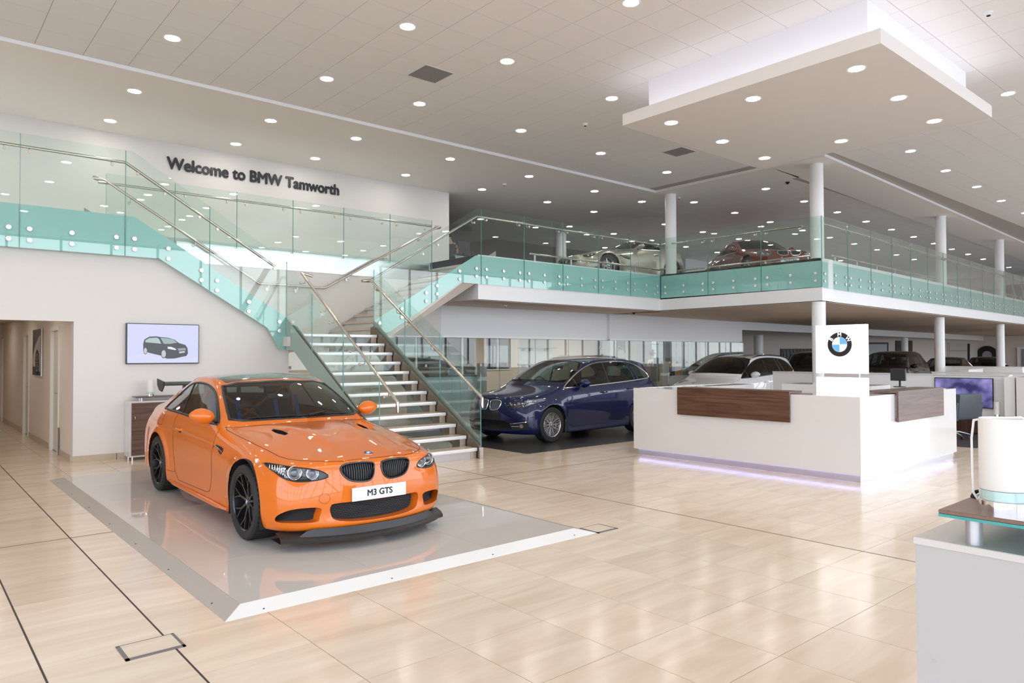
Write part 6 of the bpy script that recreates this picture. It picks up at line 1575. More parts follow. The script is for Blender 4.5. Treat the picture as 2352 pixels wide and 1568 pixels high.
def wpanel(nm, axis):
    if axis == 'x':
        m = MB(); m.box(dx0-.05, dx0-.022, 4.86, 6.675, .695, 1.108); p = m.build(nm, walnut, DK)
        m = MB(); m.box(dx0-.022, dx0+.30, 4.86, 6.675, 1.083, 1.108); m.build('walnut_ledge', walnut, p)
        m = MB(); m.box(dx0-.022, dx0-.0005, 4.92, 6.6, .74, 1.05); m.build('panel_fixing', kick, p)
    else:
        m = MB(); m.box(10.17, 11.83, dy0-.05, dy0-.022, .695, 1.108); p = m.build(nm, walnutx, DK)
        m = MB(); m.box(10.17, 11.83, dy0-.022, dy0+.34, 1.083, 1.108); m.build('walnut_ledge', walnutx, p)
        m = MB(); m.box(10.21, 11.77, dy0-.022, dy0-.0005, .74, 1.05); m.build('panel_fixing', kick, p)
wpanel('walnut_panel', 'x'); wpanel('walnut_panel', 'y')
# illuminated sign standing on the desk
SG = thing('illuminated_sign', 'tall illuminated white sign with car maker roundel on the reception desk', 'sign', (9.45, 4.31, 1.066))
glow = mat('sign_glow', (.9, .9, .9), .3, emit=(1, 1, 1), es=.9); sgrey = mat('sign_faint', (.8, .8, .8), .5, emit=(.80, .80, .82), es=.55)
y0, y1 = 3.985, 4.645
m = MB(); m.box(9.40, 9.47, y0, y1, 1.355, 1.992); m.build('upper_light_panel', glow, SG)
m = MB(); m.box(9.40, 9.47, y0, y1, 1.067, 1.302); m.build('lower_light_panel', glow, SG)
m = MB(); m.box(9.42, 9.45, y0+.1, y1-.1, 1.302, 1.355); m.build('spacer', kick, SG)
def disc(r0, r1, xx, q0, q1, mm, nm, cy=4.325, cz=1.735, par=None):
    n = 40; vs = []; fs = []
    for i in range(n+1):
        q = q0+(q1-q0)*i/n; vs += [(xx, cy-r0*math.cos(q), cz+r0*math.sin(q)), (xx, cy-r1*math.cos(q), cz+r1*math.sin(q))]
    for i in range(n): fs.append((2*i, 2*i+1, 2*i+3, 2*i+2))
    g = MB(); g.add(vs, fs); return g.build(nm, mm, par or SG)
rg = disc(.098, .163, 9.3985, 0, 2*math.pi, mat('sign_black', (.012, .012, .012), .4), 'roundel_ring')
disc(.157, .163, 9.398, 0, 2*math.pi, mat('sign_silver', (.5, .5, .52), .3), 'roundel_edge', par=rg); disc(.094, .101, 9.398, 0, 2*math.pi, mat('sign_silver', (.5, .5, .52), .3), 'roundel_edge', par=rg)
sb_ = mat('sign_blue', (.05, .2, .7), .4, emit=(.10, .30, .85), es=.75)
disc(.0, .095, 9.3985, HALF, math.pi, sb_, 'roundel_quarter') if False else None
for q0 in (math.pi/2*0+math.pi/2, ):
    pass
for (qa, mm, nm) in ((0, sb_, 'roundel_quarter_blue'), (HALF, glow, 'roundel_quarter_white'), (math.pi, sb_, 'roundel_quarter_blue'), (3*HALF, glow, 'roundel_quarter_white')): disc(0.0001, .094, 9.3983, qa, qa+HALF, mm, nm, par=rg)
wt = mat('sign_letter_white', (.9, .9, .9), .5, emit=(1, 1, 1), es=.9)
for ch, ang in (('B', 148), ('M', 90), ('W', 32)):
    q = math.radians(ang); o = text('roundel_letter', ch, .070, wt, rg, (0, 0, 0), (0, 0, 0), .0005, bold=.0008)
    # letters stand upright around the ring; sign faces -x so screen-right is -y
    o.location = Vector((9.3975, 4.325-.128*math.cos(q), 1.735+.128*math.sin(q)))-Vector(SG.location)
    o.rotation_euler = (Matrix(((0, 0, -1), (-1, 0, 0), (0, 1, 0))).to_4x4() @ Matrix.Rotation(q-HALF, 4, 'Z')).to_euler()
def faint(s_, z, size): 
    o = text('faint_lettering', s_, size, sgrey, SG, (0, 0, 0), (0, 0, 0), .0004, 'LEFT'); o.location = Vector((9.3985, 4.53, z))-Vector(SG.location); o.rotation_euler = (HALF, 0, -HALF)
faint('The Ultimate', 1.505, .062); faint('Driving Machine', 1.45, .062)
faint('BMW Automobiles', 1.20, .058); faint('BMW Service', 1.14, .058); faint('BMW Parts', 1.095, .058)
# desk monitor and chair behind the desk
def monitor(name, label, x, y, z, w, h, rz, col, tilt=0.0):
    t = thing(name, label, 'monitor', (x, y, z), rz)
    m = MB(); m.bev(-.012, .022, -w/2, w/2, .10, .10+h, .006, 1); m.build('display_housing', col, t, world=False)
    m = MB(); m.tube([(.02, 0, .16), (.05, 0, .12), (.05, 0, .0)], .016, 8); m.cyl((.04, 0, 0), (.04, 0, .012), .09, n=20); m.build('stand', black, t, True, world=False)
    return t
p_ = onX(2063, 886, 11.9)
monitor('computer_monitor', 'black computer monitor seen from behind on the reception desk worktop', 11.9, p_.y, p_.z-.02, .24, .19, math.radians(-8), mat('monitor_black', (.02, .022, .026), .4))
def swivel(name, label, x, y, rz, seatcol, k=1.0, high=.86):
    t = thing(name, label, 'chair', (x, y, 0), rz)
    m = MB(); m.bev(-.27, .25, -.27, .27, .36, .50, .035, 2); m.build('seat', seatcol, t, True, world=False)
    m = MB(); n = len(m.v); m.bev(-.36, -.20, -.30, .30, .38, high, .04, 2); m.v = [(a-(c-.4)*.12, b, c) for a, b, c in m.v]; m.build('backrest', seatcol, t, True, world=False)
    for s_ in (1, -1):
        m = MB(); m.prism([(-.34, .36), (.24, .36), (.27, .62), (-.30, .70), (-.38, .70)], 'y', s_*.27, s_*.345); m.build('arm', seatcol, t, world=False)
    m = MB(); m.cyl((0, 0, .10), (0, 0, .36), .026, n=14); m.build('gas_column', chrome, t, True, world=False)
    for i in range(5):
        q = i*2*math.pi/5+.3; m = MB(); m.tube([(0, 0, .13), (.14*math.cos(q), .14*math.sin(q), .115), (.30*math.cos(q), .30*math.sin(q), .075)], [.026, .020, .014], 8); l_ = m.build('base_leg', chrome, t, True, world=False)
        m = MB(); m.cyl((.30*math.cos(q)-.012*math.sin(q), .30*math.sin(q)+.012*math.cos(q), .03), (.30*math.cos(q)+.012*math.sin(q), .30*math.sin(q)-.012*math.cos(q), .03), .030, n=14); m.build('castor', black, l_, True, world=False)
    return t
leath = mat('leather_black', (.025, .027, .032), .45); leatht = mat('leather_blue_grey', (.055, .07, .085), .45)
swivel('office_chair', 'black leather swivel armchair on the dark carpet beside the reception desk', 15.35, 4.93, math.radians(70), leatht)
swivel('office_chair', 'black office chair just visible behind the desk, right of the illuminated sign', 13.1, 5.75, math.radians(-60), leath, high=1.0)
# ------------------------------------------------------------------ consulting bay on the right
a = MB(); a.box(13.98, 16.62, 4.12, 9.2, .001, .007); struct('floor_carpet', a, mat('carpet_brown', (.035, .022, .024), .95, noise=(300, .4, 2)))
part = mat('partition_white', (.76, .755, .765), .45)
PT = thing('partition_wall', 'low white partition wall behind the reception desk carrying the second television', 'partition', (16.85, 6.5, 0))
m = MB(); m.box(16.75, 16.95, 4.36, 9.4, 0, 1.165); m.build('panel', part, PT); m = MB(); m.box(16.73, 16.97, 4.34, 9.4, 1.165, 1.19); m.build('capping', hpl, PT)
m = MB(); m.box(16.42, 16.95, 4.17, 4.345, .08, 1.15); m.build('end_post', part, PT); m = MB(); m.box(16.41, 16.96, 4.16, 4.35, 0, .08); m.build('end_plinth', mat('skirting_tile', (.5, .41, .31)), PT)
PT2 = thing('partition_wall', 'white partition corner at the right edge of the photo, nearest of the low partitions', 'partition', (16.7, 3.2, 0))
m = MB(); m.box(16.35, 17.0, 2.2, 4.13, .09, 1.16); m.build('panel', hpl, PT2); m = MB(); m.box(16.37, 17.0, 2.2, 4.12, 0, .09); m.build('plinth', mat('skirting_tile', (.5, .41, .31)), PT2)
for lab, (x0, x1, ya, yb, zz) in (('pale partition wall further back, left of the far right column', (22.0, 22.2, 5.3, 7.55, 1.12)), ('pale partition wall at far right behind the nearer partitions', (26.0, 26.25, 6.4, 8.6, 1.22)), ('low pale counter front between the two right-hand columns', (24.2, 25.5, 7.3, 7.5, 1.16))):
    t = thing('partition_wall', lab, 'partition', ((x0+x1)/2, (ya+yb)/2, 0)); m = MB(); m.box(x0, x1, ya, yb, 0, zz-.02); m.build('panel', part, t); m = MB(); m.box(x0-.02, x1+.02, ya-.02, yb+.02, zz-.02, zz); m.build('capping', hpl, t)
TV2 = screen('wall_television', 'television on the low partition showing a violet abstract picture', 'x', 16.746, 4.61, 5.68, .505, 1.115, .04)
m = MB(); m.box(16.7035, 16.706, 4.625, 5.665, .52, 1.10); m.build('display', gradmat('tv_violet', (.035, .03, .13), (.33, .29, .66), .65, noise=3.2), TV2)
CR = thing('credenza', 'low walnut credenza with white top under the second television', 'credenza', (16.5, 5.6, 0))
m = MB(); m.box(16.30, 16.745, 4.37, 7.2, .345, .375); m.build('top', hpl, CR); 
for i in range(4): m = MB(); m.box(16.33, 16.74, 4.38+.7*i, 4.38+.7*(i+1)-.004, .03, .345); m.build('walnut_front', walnutz, CR)
m = MB(); m.box(16.36, 16.74, 4.4, 7.2, 0, .03); m.build('plinth', blackm, CR)
l = thing('table_lamp', 'small frosted cylinder lamp on the credenza right of the second television', 'lamp', (16.5, 4.50, .375))
m = MB(); m.cyl((16.5, 4.50, .375), (16.5, 4.50, .405), .055, n=20); m.build('chrome_base', chrome, l, True); m = MB(); m.cyl((16.5, 4.50, .405), (16.5, 4.50, .66), .052, n=24); m.build('frosted_shade', mat('frosted_shade_pale', (.74, .70, .66), .6), l, True)
# ------------------------------------------------------------------ foreground counter
FC = thing('foreground_counter', 'pale grey counter cut off by the right edge in the foreground', 'counter', (2.9, .4, 0))
fm = mat('counter_grey_white', (.44, .42, .41), .45)
m = MB(); m.box(2.34, 3.6, -.6, .855, .0, 1.028); m.build('carcass', fm, FC); m = MB(); m.bev(2.335, 3.605, -.6, .86, 1.028, 1.05, .002, 1); m.build('top', mat('counter_top_pale', (.58, .54, .51), .4), FC)
zsh = 1.05
pc = onZ(2155, 1169, zsh+.105)
lb = onZ(2303, 1157, zsh+.125)
l = shelf_and_lamp(pc.x, pc.x+.62, -.45, pc.y, zsh, 'walnut shelf with green glass edge raised on the foreground counter', 'frosted cylinder lamp with chrome base on the foreground shelf', lb.x+.02, lb.y, .262, .062, .085, True)
m = MB(); zt = zsh+.105; q = Vector((lb.x+.02, lb.y, zt))
m.tube([q+Vector((-.005, .058, .256)), q+Vector((-.01, .072, .252)), q+Vector((-.01, .078, .20)), q+Vector((-.008, .078, .10)), q+Vector((-.005, .077, .04)), q+Vector((.0, .068, .022)), q+Vector((.004, .060, .03)), q+Vector((.0, .062, .05))], .0035, 6)
m.tube([q+Vector((-.005, .058, .256)), q+Vector((0, .0, .262)), q+Vector((.01, -.04, .266)), q+Vector((.02, -.05, .258))], .0035, 6); m.build('white_cord', mat('cord_white', (.78, .76, .73), .4), l, True)
m = MB(); m.tube([q+Vector((.12, .075, .012)), q+Vector((.16, .11, .02)), q+Vector((.17, .125, .012)), q+Vector((.14, .125, .003)), q+Vector((.11, .09, .003))], .004, 6); o = m.build('lanyard_loop', blackm, None, True); tag(o, 'thin black strap loop on the walnut shelf left of the foreground lamp', 'strap')
pb = onX(2346, 1112, lb.x+.16)
ph = thing('card_terminal', 'black device with small red light at the right edge behind the foreground lamp', 'device', (pb.x, pb.y, zt))
m = MB(); m.bev(pb.x-.02, pb.x+.10, pb.y-.12, pb.y+.014, zt, zt+.05, .008, 2); m.build('case', black, ph, True); m = MB(); m.sphere((pb.x-.0205, pb.y-.002, zt+.018), .0022, 8, 6); m.build('indicator', mat('red_led', (.3, 0, 0), .4, emit=(1, .05, .02), es=3), ph, True)
sp = MB(); c_ = onX(2145, 1518, 2.339); sp.cyl((2.3385, c_.y, c_.z), (2.34, c_.y, c_.z), .006, n=16); sp.build('blemish', mat('blemish_grey', (.42, .40, .39), .6), FC)

# ------------------------------------------------------------------ glazed office behind
def W2(u, v, Y): return onY(u, v, Y)
gp = thing('glazed_partition', 'frameless full-height glass partition of the office under the bulkhead', 'glass partition', (14, 14.15, 0))
xs_ = [5.5+1.25*i for i in range(9)]+[16.9, 18.2, 19.5, 20.8, 22.0, 23.1]
for i in range(len(xs_)-1):
    x0, x1 = xs_[i]+.004, xs_[i+1]-.004; yy = 14.15-.008*max(0, x0-15.8)
    m = MB(); m.box(x0, x1, yy, yy+.01, .0, 2.06); g = m.build('glass_panel', pane, gp)
    m = MB(); m.box(x1-.002, x1+.002, yy-.001, yy+.011, .0, 2.06); m.build('glass_joint', mat('joint_blue_green', (.30, .45, .46), .2), g)
    m = MB()
    for k in range(3): m.box(x0+.2+.4*k, x0+.26+.4*k, yy-.0015, yy-.001, 1.34, 1.40)
    m.build('manifestation_square', mat('etch_grey', (.62, .63, .60), .6), g)
m = MB(); m.box(23.1, 23.12, 14.1, 20, 0, 2.06); m.build('glass_return', pane, gp)
a = MB(); a.box(5.3, 23.2, 14.2, 14.32, 2.07, 2.8); struct('wall_bulkhead_inner', a, whitec)
a = MB(); a.box(5.4, 23.3, 14.3, 20.1, 2.5, 2.6); struct('ceiling_office', a, mat('office_ceiling', (.74, .70, .65), .7))
for x in (6.5, 9, 11.5, 14, 16.5, 19, 21.5):
    for y in (15.4, 17.8): downlight(x, y, 2.5, 'round downlight added to brighten the office behind the bulkhead', 'added office downlights')  # lamps added as fill light, the office rendered too dark without them
beige = mat('office_beige', (.74, .67, .58), .6)
# back wall of the office with window openings
a = MB(); Y = 19.0
def seg(u0, u1, z0=0, z1=2.5): p, q = W2(u0, 800, Y), W2(u1, 800, Y); a.box(p.x, q.x, Y, Y+.15, z0, z1)
seg(560, 880); seg(880, 1030, 0, 1.02); seg(1096, 1116); seg(1030, 1096, 0, .9); seg(1116, 1172, 0, 1.1); seg(1172, 1193); seg(1268, 1497); seg(1497, 1612, 0, 1.05); seg(1193, 1268)
seg(1612, 1654); seg(1654, 1700, 0, 1.2)
struct('wall_office_back', a, beige)
wfm = mat('window_frame_white', (.82, .83, .85), .4)
for n_, (u0, u1, z0) in enumerate(((880, 1030, 1.02), (1030, 1096, .9), (1116, 1172, 1.1), (1497, 1612, 1.05), (1654, 1700, 1.2))):
    p, q = W2(u0, 800, Y), W2(u1, 800, Y); m = MB(); m.box(p.x, q.x, Y+.05, Y+.06, z0, 2.5); w_ = struct('window_%d' % (n_+1), m, pane)
    k = max(2, int((q.x-p.x)/.9)); m = MB()
    for i in range(k+1): x = p.x+(q.x-p.x)*i/k; m.box(x-.03, x+.03, Y+.02, Y+.09, z0, 2.5)
    m.box(p.x, q.x, Y+.0, Y+.12, z0-.02, z0+.04); m.build('window_frame', wfm, w_)
# white display wall with glass shelves
Y2 = 17.0; p, q = W2(1193, 800, Y2), W2(1269, 800, Y2)
DW = thing('shelf_wall', 'white display panel with two glass shelves inside the glazed office', 'display panel', ((p.x+q.x)/2, Y2, 0))
m = MB(); m.box(p.x, q.x, Y2, Y2+.1, 0, 2.45); m.build('panel', mat('display_panel', (.80, .77, .74), .5), DW)
for v in (799, 837):
    a0 = W2(1193, v, Y2-.1); m = MB(); m.box(a0.x, q.x-.02, Y2-.25, Y2, a0.z, a0.z+.012); s_ = m.build('glass_shelf', bedge, DW)
    for u in (1205, 1222, 1256): b0 = W2(u, v, Y2-.1); m = MB(); m.prism([(Y2-.2, b0.z), (Y2, b0.z), (Y2, b0.z-.10)], 'x', b0.x-.03, b0.x+.03); m.build('shelf_bracket', mat('bracket_tan', (.40, .36, .30), .4), s_)
# blue-grey counter with dark top
OC = thing('office_counter', 'blue-grey fronted counter with dark top seen through the stair glass', 'counter', (11, 15.4, 0))
for i in range(2): m = MB(); m.box(10.06+.89*i, 10.06+.89*(i+1)-.006, 15.14, 15.16, .10, 1.06); m.build('front_panel', mat('counter_blue_grey', (.42, .55, .58), .35), OC)
m = MB(); m.box(10.06, 11.84, 15.16, 15.9, .10, 1.06); m.build('carcass', mat('counter_side', (.45, .52, .53), .4), OC); m = MB(); m.box(10.03, 11.87, 15.10, 15.93, 1.06, 1.09); m.build('dark_top', mat('counter_dark_top', (.05, .045, .04), .3), OC); m = MB(); m.box(10.1, 11.8, 15.2, 15.9, 0, .10); m.build('plinth', mat('plinth_grey', (.25, .3, .33), .5), OC)
def simple(name, label, cat, mb, m_, smooth=False): o = mb.build(name, m_, None, smooth); return tag(o, label, cat)
m = MB(); m.bev(10.35, 10.85, 15.3, 15.7, 1.09, 1.30, .01, 1); t = thing('storage_basket', 'brown basket on the blue-grey office counter', 'basket', (10.6, 15.5, 1.09)); m.build('body', mat('basket_brown', (.16, .11, .075), .7), t); m = MB(); m.bev(10.34, 10.86, 15.29, 15.71, 1.27, 1.31, .01, 1); m.build('rim', mat('basket_rim', (.25, .2, .14), .7), t)
m = MB(); m.bev(10.95, 11.35, 15.3, 15.7, 1.09, 1.28, .01, 1); t = thing('cash_till', 'grey till box on the blue-grey counter right of the basket', 'till', (11.15, 15.5, 1.09)); m.build('body', mat('till_grey', (.30, .33, .33), .5), t); m = MB(); m.box(11.0, 11.3, 15.28, 15.30, 1.16, 1.25); m.build('till_face', black, t)
t = thing('flower_pot', 'small potted plant on the blue-grey counter beside the stair', 'plant', (9.98, 15.6, 1.09)) if False else None
# standing display boards
def board(name, label, u0, u1, vt, vb, Y, col, two=True):
    p, q = W2(u0, vt, Y), W2(u1, vb, Y); t = thing(name, label, 'display board', ((p.x+q.x)/2, Y, 0))
    mid = (p.z+q.z)/2
    m = MB(); m.box(p.x, q.x, Y, Y+.12, mid+.05, p.z); m.build('upper_panel', col, t); m = MB(); m.box(p.x, q.x, Y, Y+.12, max(.0, q.z-.2), mid-.05); m.build('lower_panel', col, t)
    m = MB(); m.box(p.x, q.x, Y+.01, Y+.10, mid-.05, mid+.05); m.build('joint_strip', hpl, t); return t
bgy = mat('board_grey', (.30, .285, .27), .6)
board('display_board', 'grey upright display cabinet left of the blue car roof line', 1102, 1118, 834, 905, 14.9, bgy)
board('display_board', 'grey upright display cabinet between the blue and white cars', 1521, 1538, 830, 888, 16.2, bgy)
p, q = W2(1549, 835, 16.6), W2(1582, 875, 16.6); t = thing('storage_cupboard', 'tan and brown cupboard behind the bonnet of the white car', 'cupboard', ((p.x+q.x)/2, 16.8, 0))
m = MB(); m.box(p.x, (p.x+q.x)/2, 16.6, 17.0, 0, p.z); m.build('tan_door', mat('cupboard_tan', (.42, .24, .10), .5), t); m = MB(); m.box((p.x+q.x)/2+.004, q.x, 16.6, 17.0, 0, p.z); m.build('brown_door', mat('cupboard_brown', (.22, .19, .165), .5), t)
p = W2(1545, 855, 16.4); t = thing('coffee_machine', 'black coffee machine beside the tan cupboard', 'machine', (p.x, 16.5, 0)); m = MB(); m.bev(p.x-.14, p.x+.14, 16.4, 16.7, .84, 1.16, .02, 2); m.build('body', black, t, True); m = MB(); m.box(p.x-.3, p.x+.9, 16.35, 16.58, 0, .84) ; m.build('stand', mat('worktop_stand', (.45, .43, .41), .5), t)
# posters hung in the office
def print_poster(label, u0, u1, vt, vb, Y, arcs=True):
    p, q = W2(u0, vt, Y), W2(u1, vb, Y); t = thing('wall_poster', label, 'poster', ((p.x+q.x)/2, Y, q.z)); m = MB(); m.box(p.x, q.x, Y-.015, Y, q.z, p.z); m.build('dark_print', mat('print_dark', (.02, .025, .028), .4), t)
    w, h = q.x-p.x, p.z-q.z; pts = [(0.05, .02), (.95, .02), (.98, .25), (.75, .48), (.2, .52), (.08, .35)]
    m = MB(); m.add([(p.x+a*w, Y-.017, q.z+b*h) for a, b in pts], [tuple(range(len(pts)))]); m.build('print_pale_shape', mat('print_pale', (.55, .52, .48), .5), t)
    m = MB(); m.tube([(p.x+a*w, Y-.018, q.z+b*h) for a, b in ((.05, .5), (.15, .68), (.35, .70), (.55, .6), (.9, .5))], .012, 5); m.build('print_line', mat('print_line', (.7, .68, .62), .5), t)
    return t
print_poster('narrow dark poster in the office, left of the grey panel', 1375, 1384, 783, 822, 18.9); print_poster('dark poster of a pale car bonnet in the office, above the blue car roof', 1416, 1436, 783, 823, 18.9)
t = thing('hanging_panel', 'grey hanging panel between the two office posters', 'panel', (20, 18.5, 0)); p, q = W2(1384, 780, 18.3), W2(1400, 830, 18.3); m = MB(); m.box(p.x, q.x, 18.3, 18.33, .3, 2.48); m.build('grey_sheet', mat('sheet_grey', (.45, .47, .44), .5), t); p, q = W2(1400.5, 780, 18.3), W2(1415, 830, 18.3); m = MB(); m.box(p.x, q.x, 18.3, 18.33, .3, 2.48); m.build('pale_sheet', mat('sheet_pale', (.66, .76, .80), .4), t)
# outside: ground, brick building, fence
a = MB(); a.box(-60, 110, -70, 110, -.55, -.5); struct('ground_outside', a, mat('asphalt_light', (.42, .42, .42), .8))
def building(label, x0, x1, y, h, col, nx, nz, wcol=(.12, .14, .16)):
    t = thing('building', label, 'building', ((x0+x1)/2, y+3, -.5)); m = MB(); m.box(x0, x1, y, y+6, -.5, h); m.build('walls', mat('brick_'+label[:5], col, .8, noise=(2, .15, 4)), t)
    m = MB(); m.prism([(y-.3, h), (y+6.3, h), (y+3, h+2)], 'x', x0-.2, x1+.2); m.build('roof', mat('roof_slate', (.12, .12, .14), .7), t)
    for i in range(nx):
        for j in range(nz):
            xa = x0+(x1-x0)*(i+.25)/nx; xb = x0+(x1-x0)*(i+.75)/nx; za = .4+j*2.6; m = MB(); m.box(xa, xb, y-.02, y+.05, za, za+1.5); f_ = m.build('window_frame', wfm, t)
            m = MB(); xm = (xa+xb)/2
            for (c, d) in ((xa+.07, xm-.04), (xm+.04, xb-.07)): m.box(c, d, y-.03, y-.021, za+.07, za+1.43)
            m.build('pane', mat('pane_dark', wcol, .1), f_)
building('tan brick building outside the left office windows', 20, 38, 46, 6.5, (.42, .33, .25), 5, 2)
building('dark brick building outside behind the stair balustrade', 39, 47, 52, 8, (.16, .13, .12), 3, 3, (.3, .32, .35))
building('pale building outside beyond the right office windows', 60, 84, 52, 7, (.55, .54, .54), 7, 2)
F_ = thing('boundary_fence', 'white outdoor fence seen through the office windows', 'fence', (30, 34, -.5))
for i in range(60): m = MB(); m.box(20+.55*i, 20.08+.55*i, 34, 34.05, -.5, 1.1); m.build('picket', wfm, F_)
m = MB(); m.box(20, 53, 34.06, 34.1, .8, .9); m.build('fence_rail', wfm, F_)

# ------------------------------------------------------------------ far showroom walls on the right, lower level
wa, wb = Vector((23.2, 20.2, 0)), Vector((55.0, 16.0, 0)); dd = (wb-wa); nn_ = Vector((-dd.y, dd.x, 0)).normalized()
def onW(u, v):
    d = R3*(u-1176)/F-U3*(v-784)/F+F2; C0 = Vector((0, 0, 1.6)); t = (wa-C0).dot(nn_)/d.dot(nn_); return C0+d*t
def wallq(mb, u0, u1, v0, v1, off, zmin=None):
    p, q, r, s_ = onW(u0, v0), onW(u1, v0), onW(u1, v1), onW(u0, v1); k = -nn_*off; mb.add([p+k, q+k, r+k, s_+k, p+k+nn_*off*.9, q+k+nn_*off*.9, r+k+nn_*off*.9, s_+k+nn_*off*.9], [(0, 1, 2, 3), (7, 6, 5, 4), (0, 4, 5, 1), (1, 5, 6, 2), (2, 6, 7, 3), (3, 7, 4, 0)])
a = MB(); a.add([wa, wb, wb+nn_*.2, wa+nn_*.2, wa+Vector((0, 0, 2.8)), wb+Vector((0, 0, 2.8)), wb+nn_*.2+Vector((0, 0, 2.8)), wa+nn_*.2+Vector((0, 0, 2.8))], [(0, 1, 2, 3), (4, 5, 6, 7), (0, 1, 5, 4), (1, 2, 6, 5), (2, 3, 7, 6), (3, 0, 4, 7)])
struct('wall_showroom_back', a, mat('back_wall_grey', (.56, .51, .47), .6))
a = MB(); a.box(55.0, 55.2, 5, 16.2, 0, 2.8); struct('wall_showroom_end', a, mat('end_wall_beige', (.70, .62, .54), .6))
t = thing('wall_artwork', 'dark artwork with pale curved stripes on the far wall behind the white people carrier', 'artwork', onW(1830, 860)); m = MB(); wallq(m, 1792, 1872, 800.5, 836, .06); m.build('dark_canvas', mat('art_dark', (.015, .015, .018), .4), t)
for k in range(9):
    u = 1796+8.2*k; P3 = [onW(u+x_, v_)-nn_*.08 for x_, v_ in ((0, 802), (2.2, 815), (1.6, 835))]; m = MB(); m.tube(P3, .035, 4); m.build('pale_stripe', mat('art_stripe', (.22, .21, .22), .5), t)
t = thing('projection_screen', 'pale grey screen with dark frame on the far wall right of the sign', 'screen', onW(2012, 850)); m = MB(); wallq(m, 1976, 2039, 786, 860, .05); m.build('dark_frame', mat('frame_dark', (.05, .045, .045), .5), t); m = MB(); wallq(m, 1978, 2034, 790, 860, .08); m.build('pale_field', mat('screen_pale', (.40, .43, .48), .4), t)
t = thing('dark_doorway', 'dark doorway with green exit sign on the far wall', 'doorway', onW(2075, 850)); m = MB(); wallq(m, 2056, 2094, 782, 860, .05); m.build('dark_leaf', mat('door_dark', (.03, .028, .028), .5), t); m = MB(); wallq(m, 2069, 2075, 782.5, 787.5, .09); m.build('exit_sign', mat('exit_green', (.0, .3, .12), .4, emit=(.05, .8, .35), es=1.0), t)
t = thing('roller_shutter', 'pale roller shutter between the two right-hand columns', 'shutter', onW(2200, 850)); m = MB(); wallq(m, 2176, 2228, 786, 860, .05); m.build('shutter_frame', mat('shutter_frame', (.55, .50, .44), .5), t); m = MB(); wallq(m, 2178, 2222, 788, 860, .08); m.build('shutter_curtain', mat('shutter_grey', (.46, .44, .42), .5), t)
m = MB(); wallq(m, 2219, 2224, 789, 860, .10); m.build('dark_gap', blackm, t); m = MB(); wallq(m, 2178, 2219, 805, 806, .10); m.build('shutter_bar', mat('shutter_bar', (.15, .13, .12), .5), t)
def onE(u, v): return onX(u, v, 54.95)
t = thing('wall_artwork', 'wide grey print of a car wheel on the end wall between the columns', 'artwork', onE(2270, 830)); p, q = onE(2247, 800), onE(2302, 830); m = MB(); m.box(54.88, 54.95, min(p.y, q.y), max(p.y, q.y), q.z-.4, p.z); m.build('grey_canvas', mat('art_grey', (.30, .28, .29), .5), t)
c2 = onE(2268, 812); m = MB(); m.lathe([(.28, 0), (.62, 0)], (54.87, c2.y, c2.z-.1), 30, axis='x', caps=False); m.build('wheel_print', blackm, t)
t = thing('doorway_frame', 'grey door in white frame at the right edge of the end wall', 'doorway', onE(2345, 850)); p, q = onE(2337, 797), onE(2352, 860); m = MB(); m.box(54.85, 54.95, q.y-2, p.y, 0, p.z); m.build('frame', wfm, t); m = MB(); m.box(54.80, 54.84, q.y-2, p.y-.25, 0, p.z-.12); m.build('door_leaf', mat('door_grey', (.25, .25, .27), .4), t)
# ------------------------------------------------------------------ upper level bits
def onU(u, v): return onX(u, v, 47.45)
t = thing('wall_artwork', 'black artwork with white slanting stripes on the upper end wall at the right edge', 'artwork', onU(2335, 700)); p, q = onU(2312, 655), onU(2352, 700); m = MB(); m.box(47.35, 47.45, q.y-3, p.y, ZT+.05, p.z); m.build('black_canvas', mat('art_black', (.012, .013, .016), .4), t)
for k in range(9):
    y = p.y-.15-.42*k; m = MB(); m.add([(47.33, y, ZT+.1), (47.33, y-.10, ZT+.1), (47.33, y+.22, p.z-.05), (47.33, y+.30, p.z-.05)], [(0, 1, 2, 3)]); m.build('white_stripe', mat('art_white', (.5, .52, .56), .5), t)
a = MB(); p, q = onU(2222, 668), onU(2290, 712); a.box(47.6, 47.62, 12.0, 21, ZT, 5.2); o = struct('window_6', a, mat('blind_bright', (.9, .9, .9), .5, emit=(.95, .97, 1.0), es=1.1))
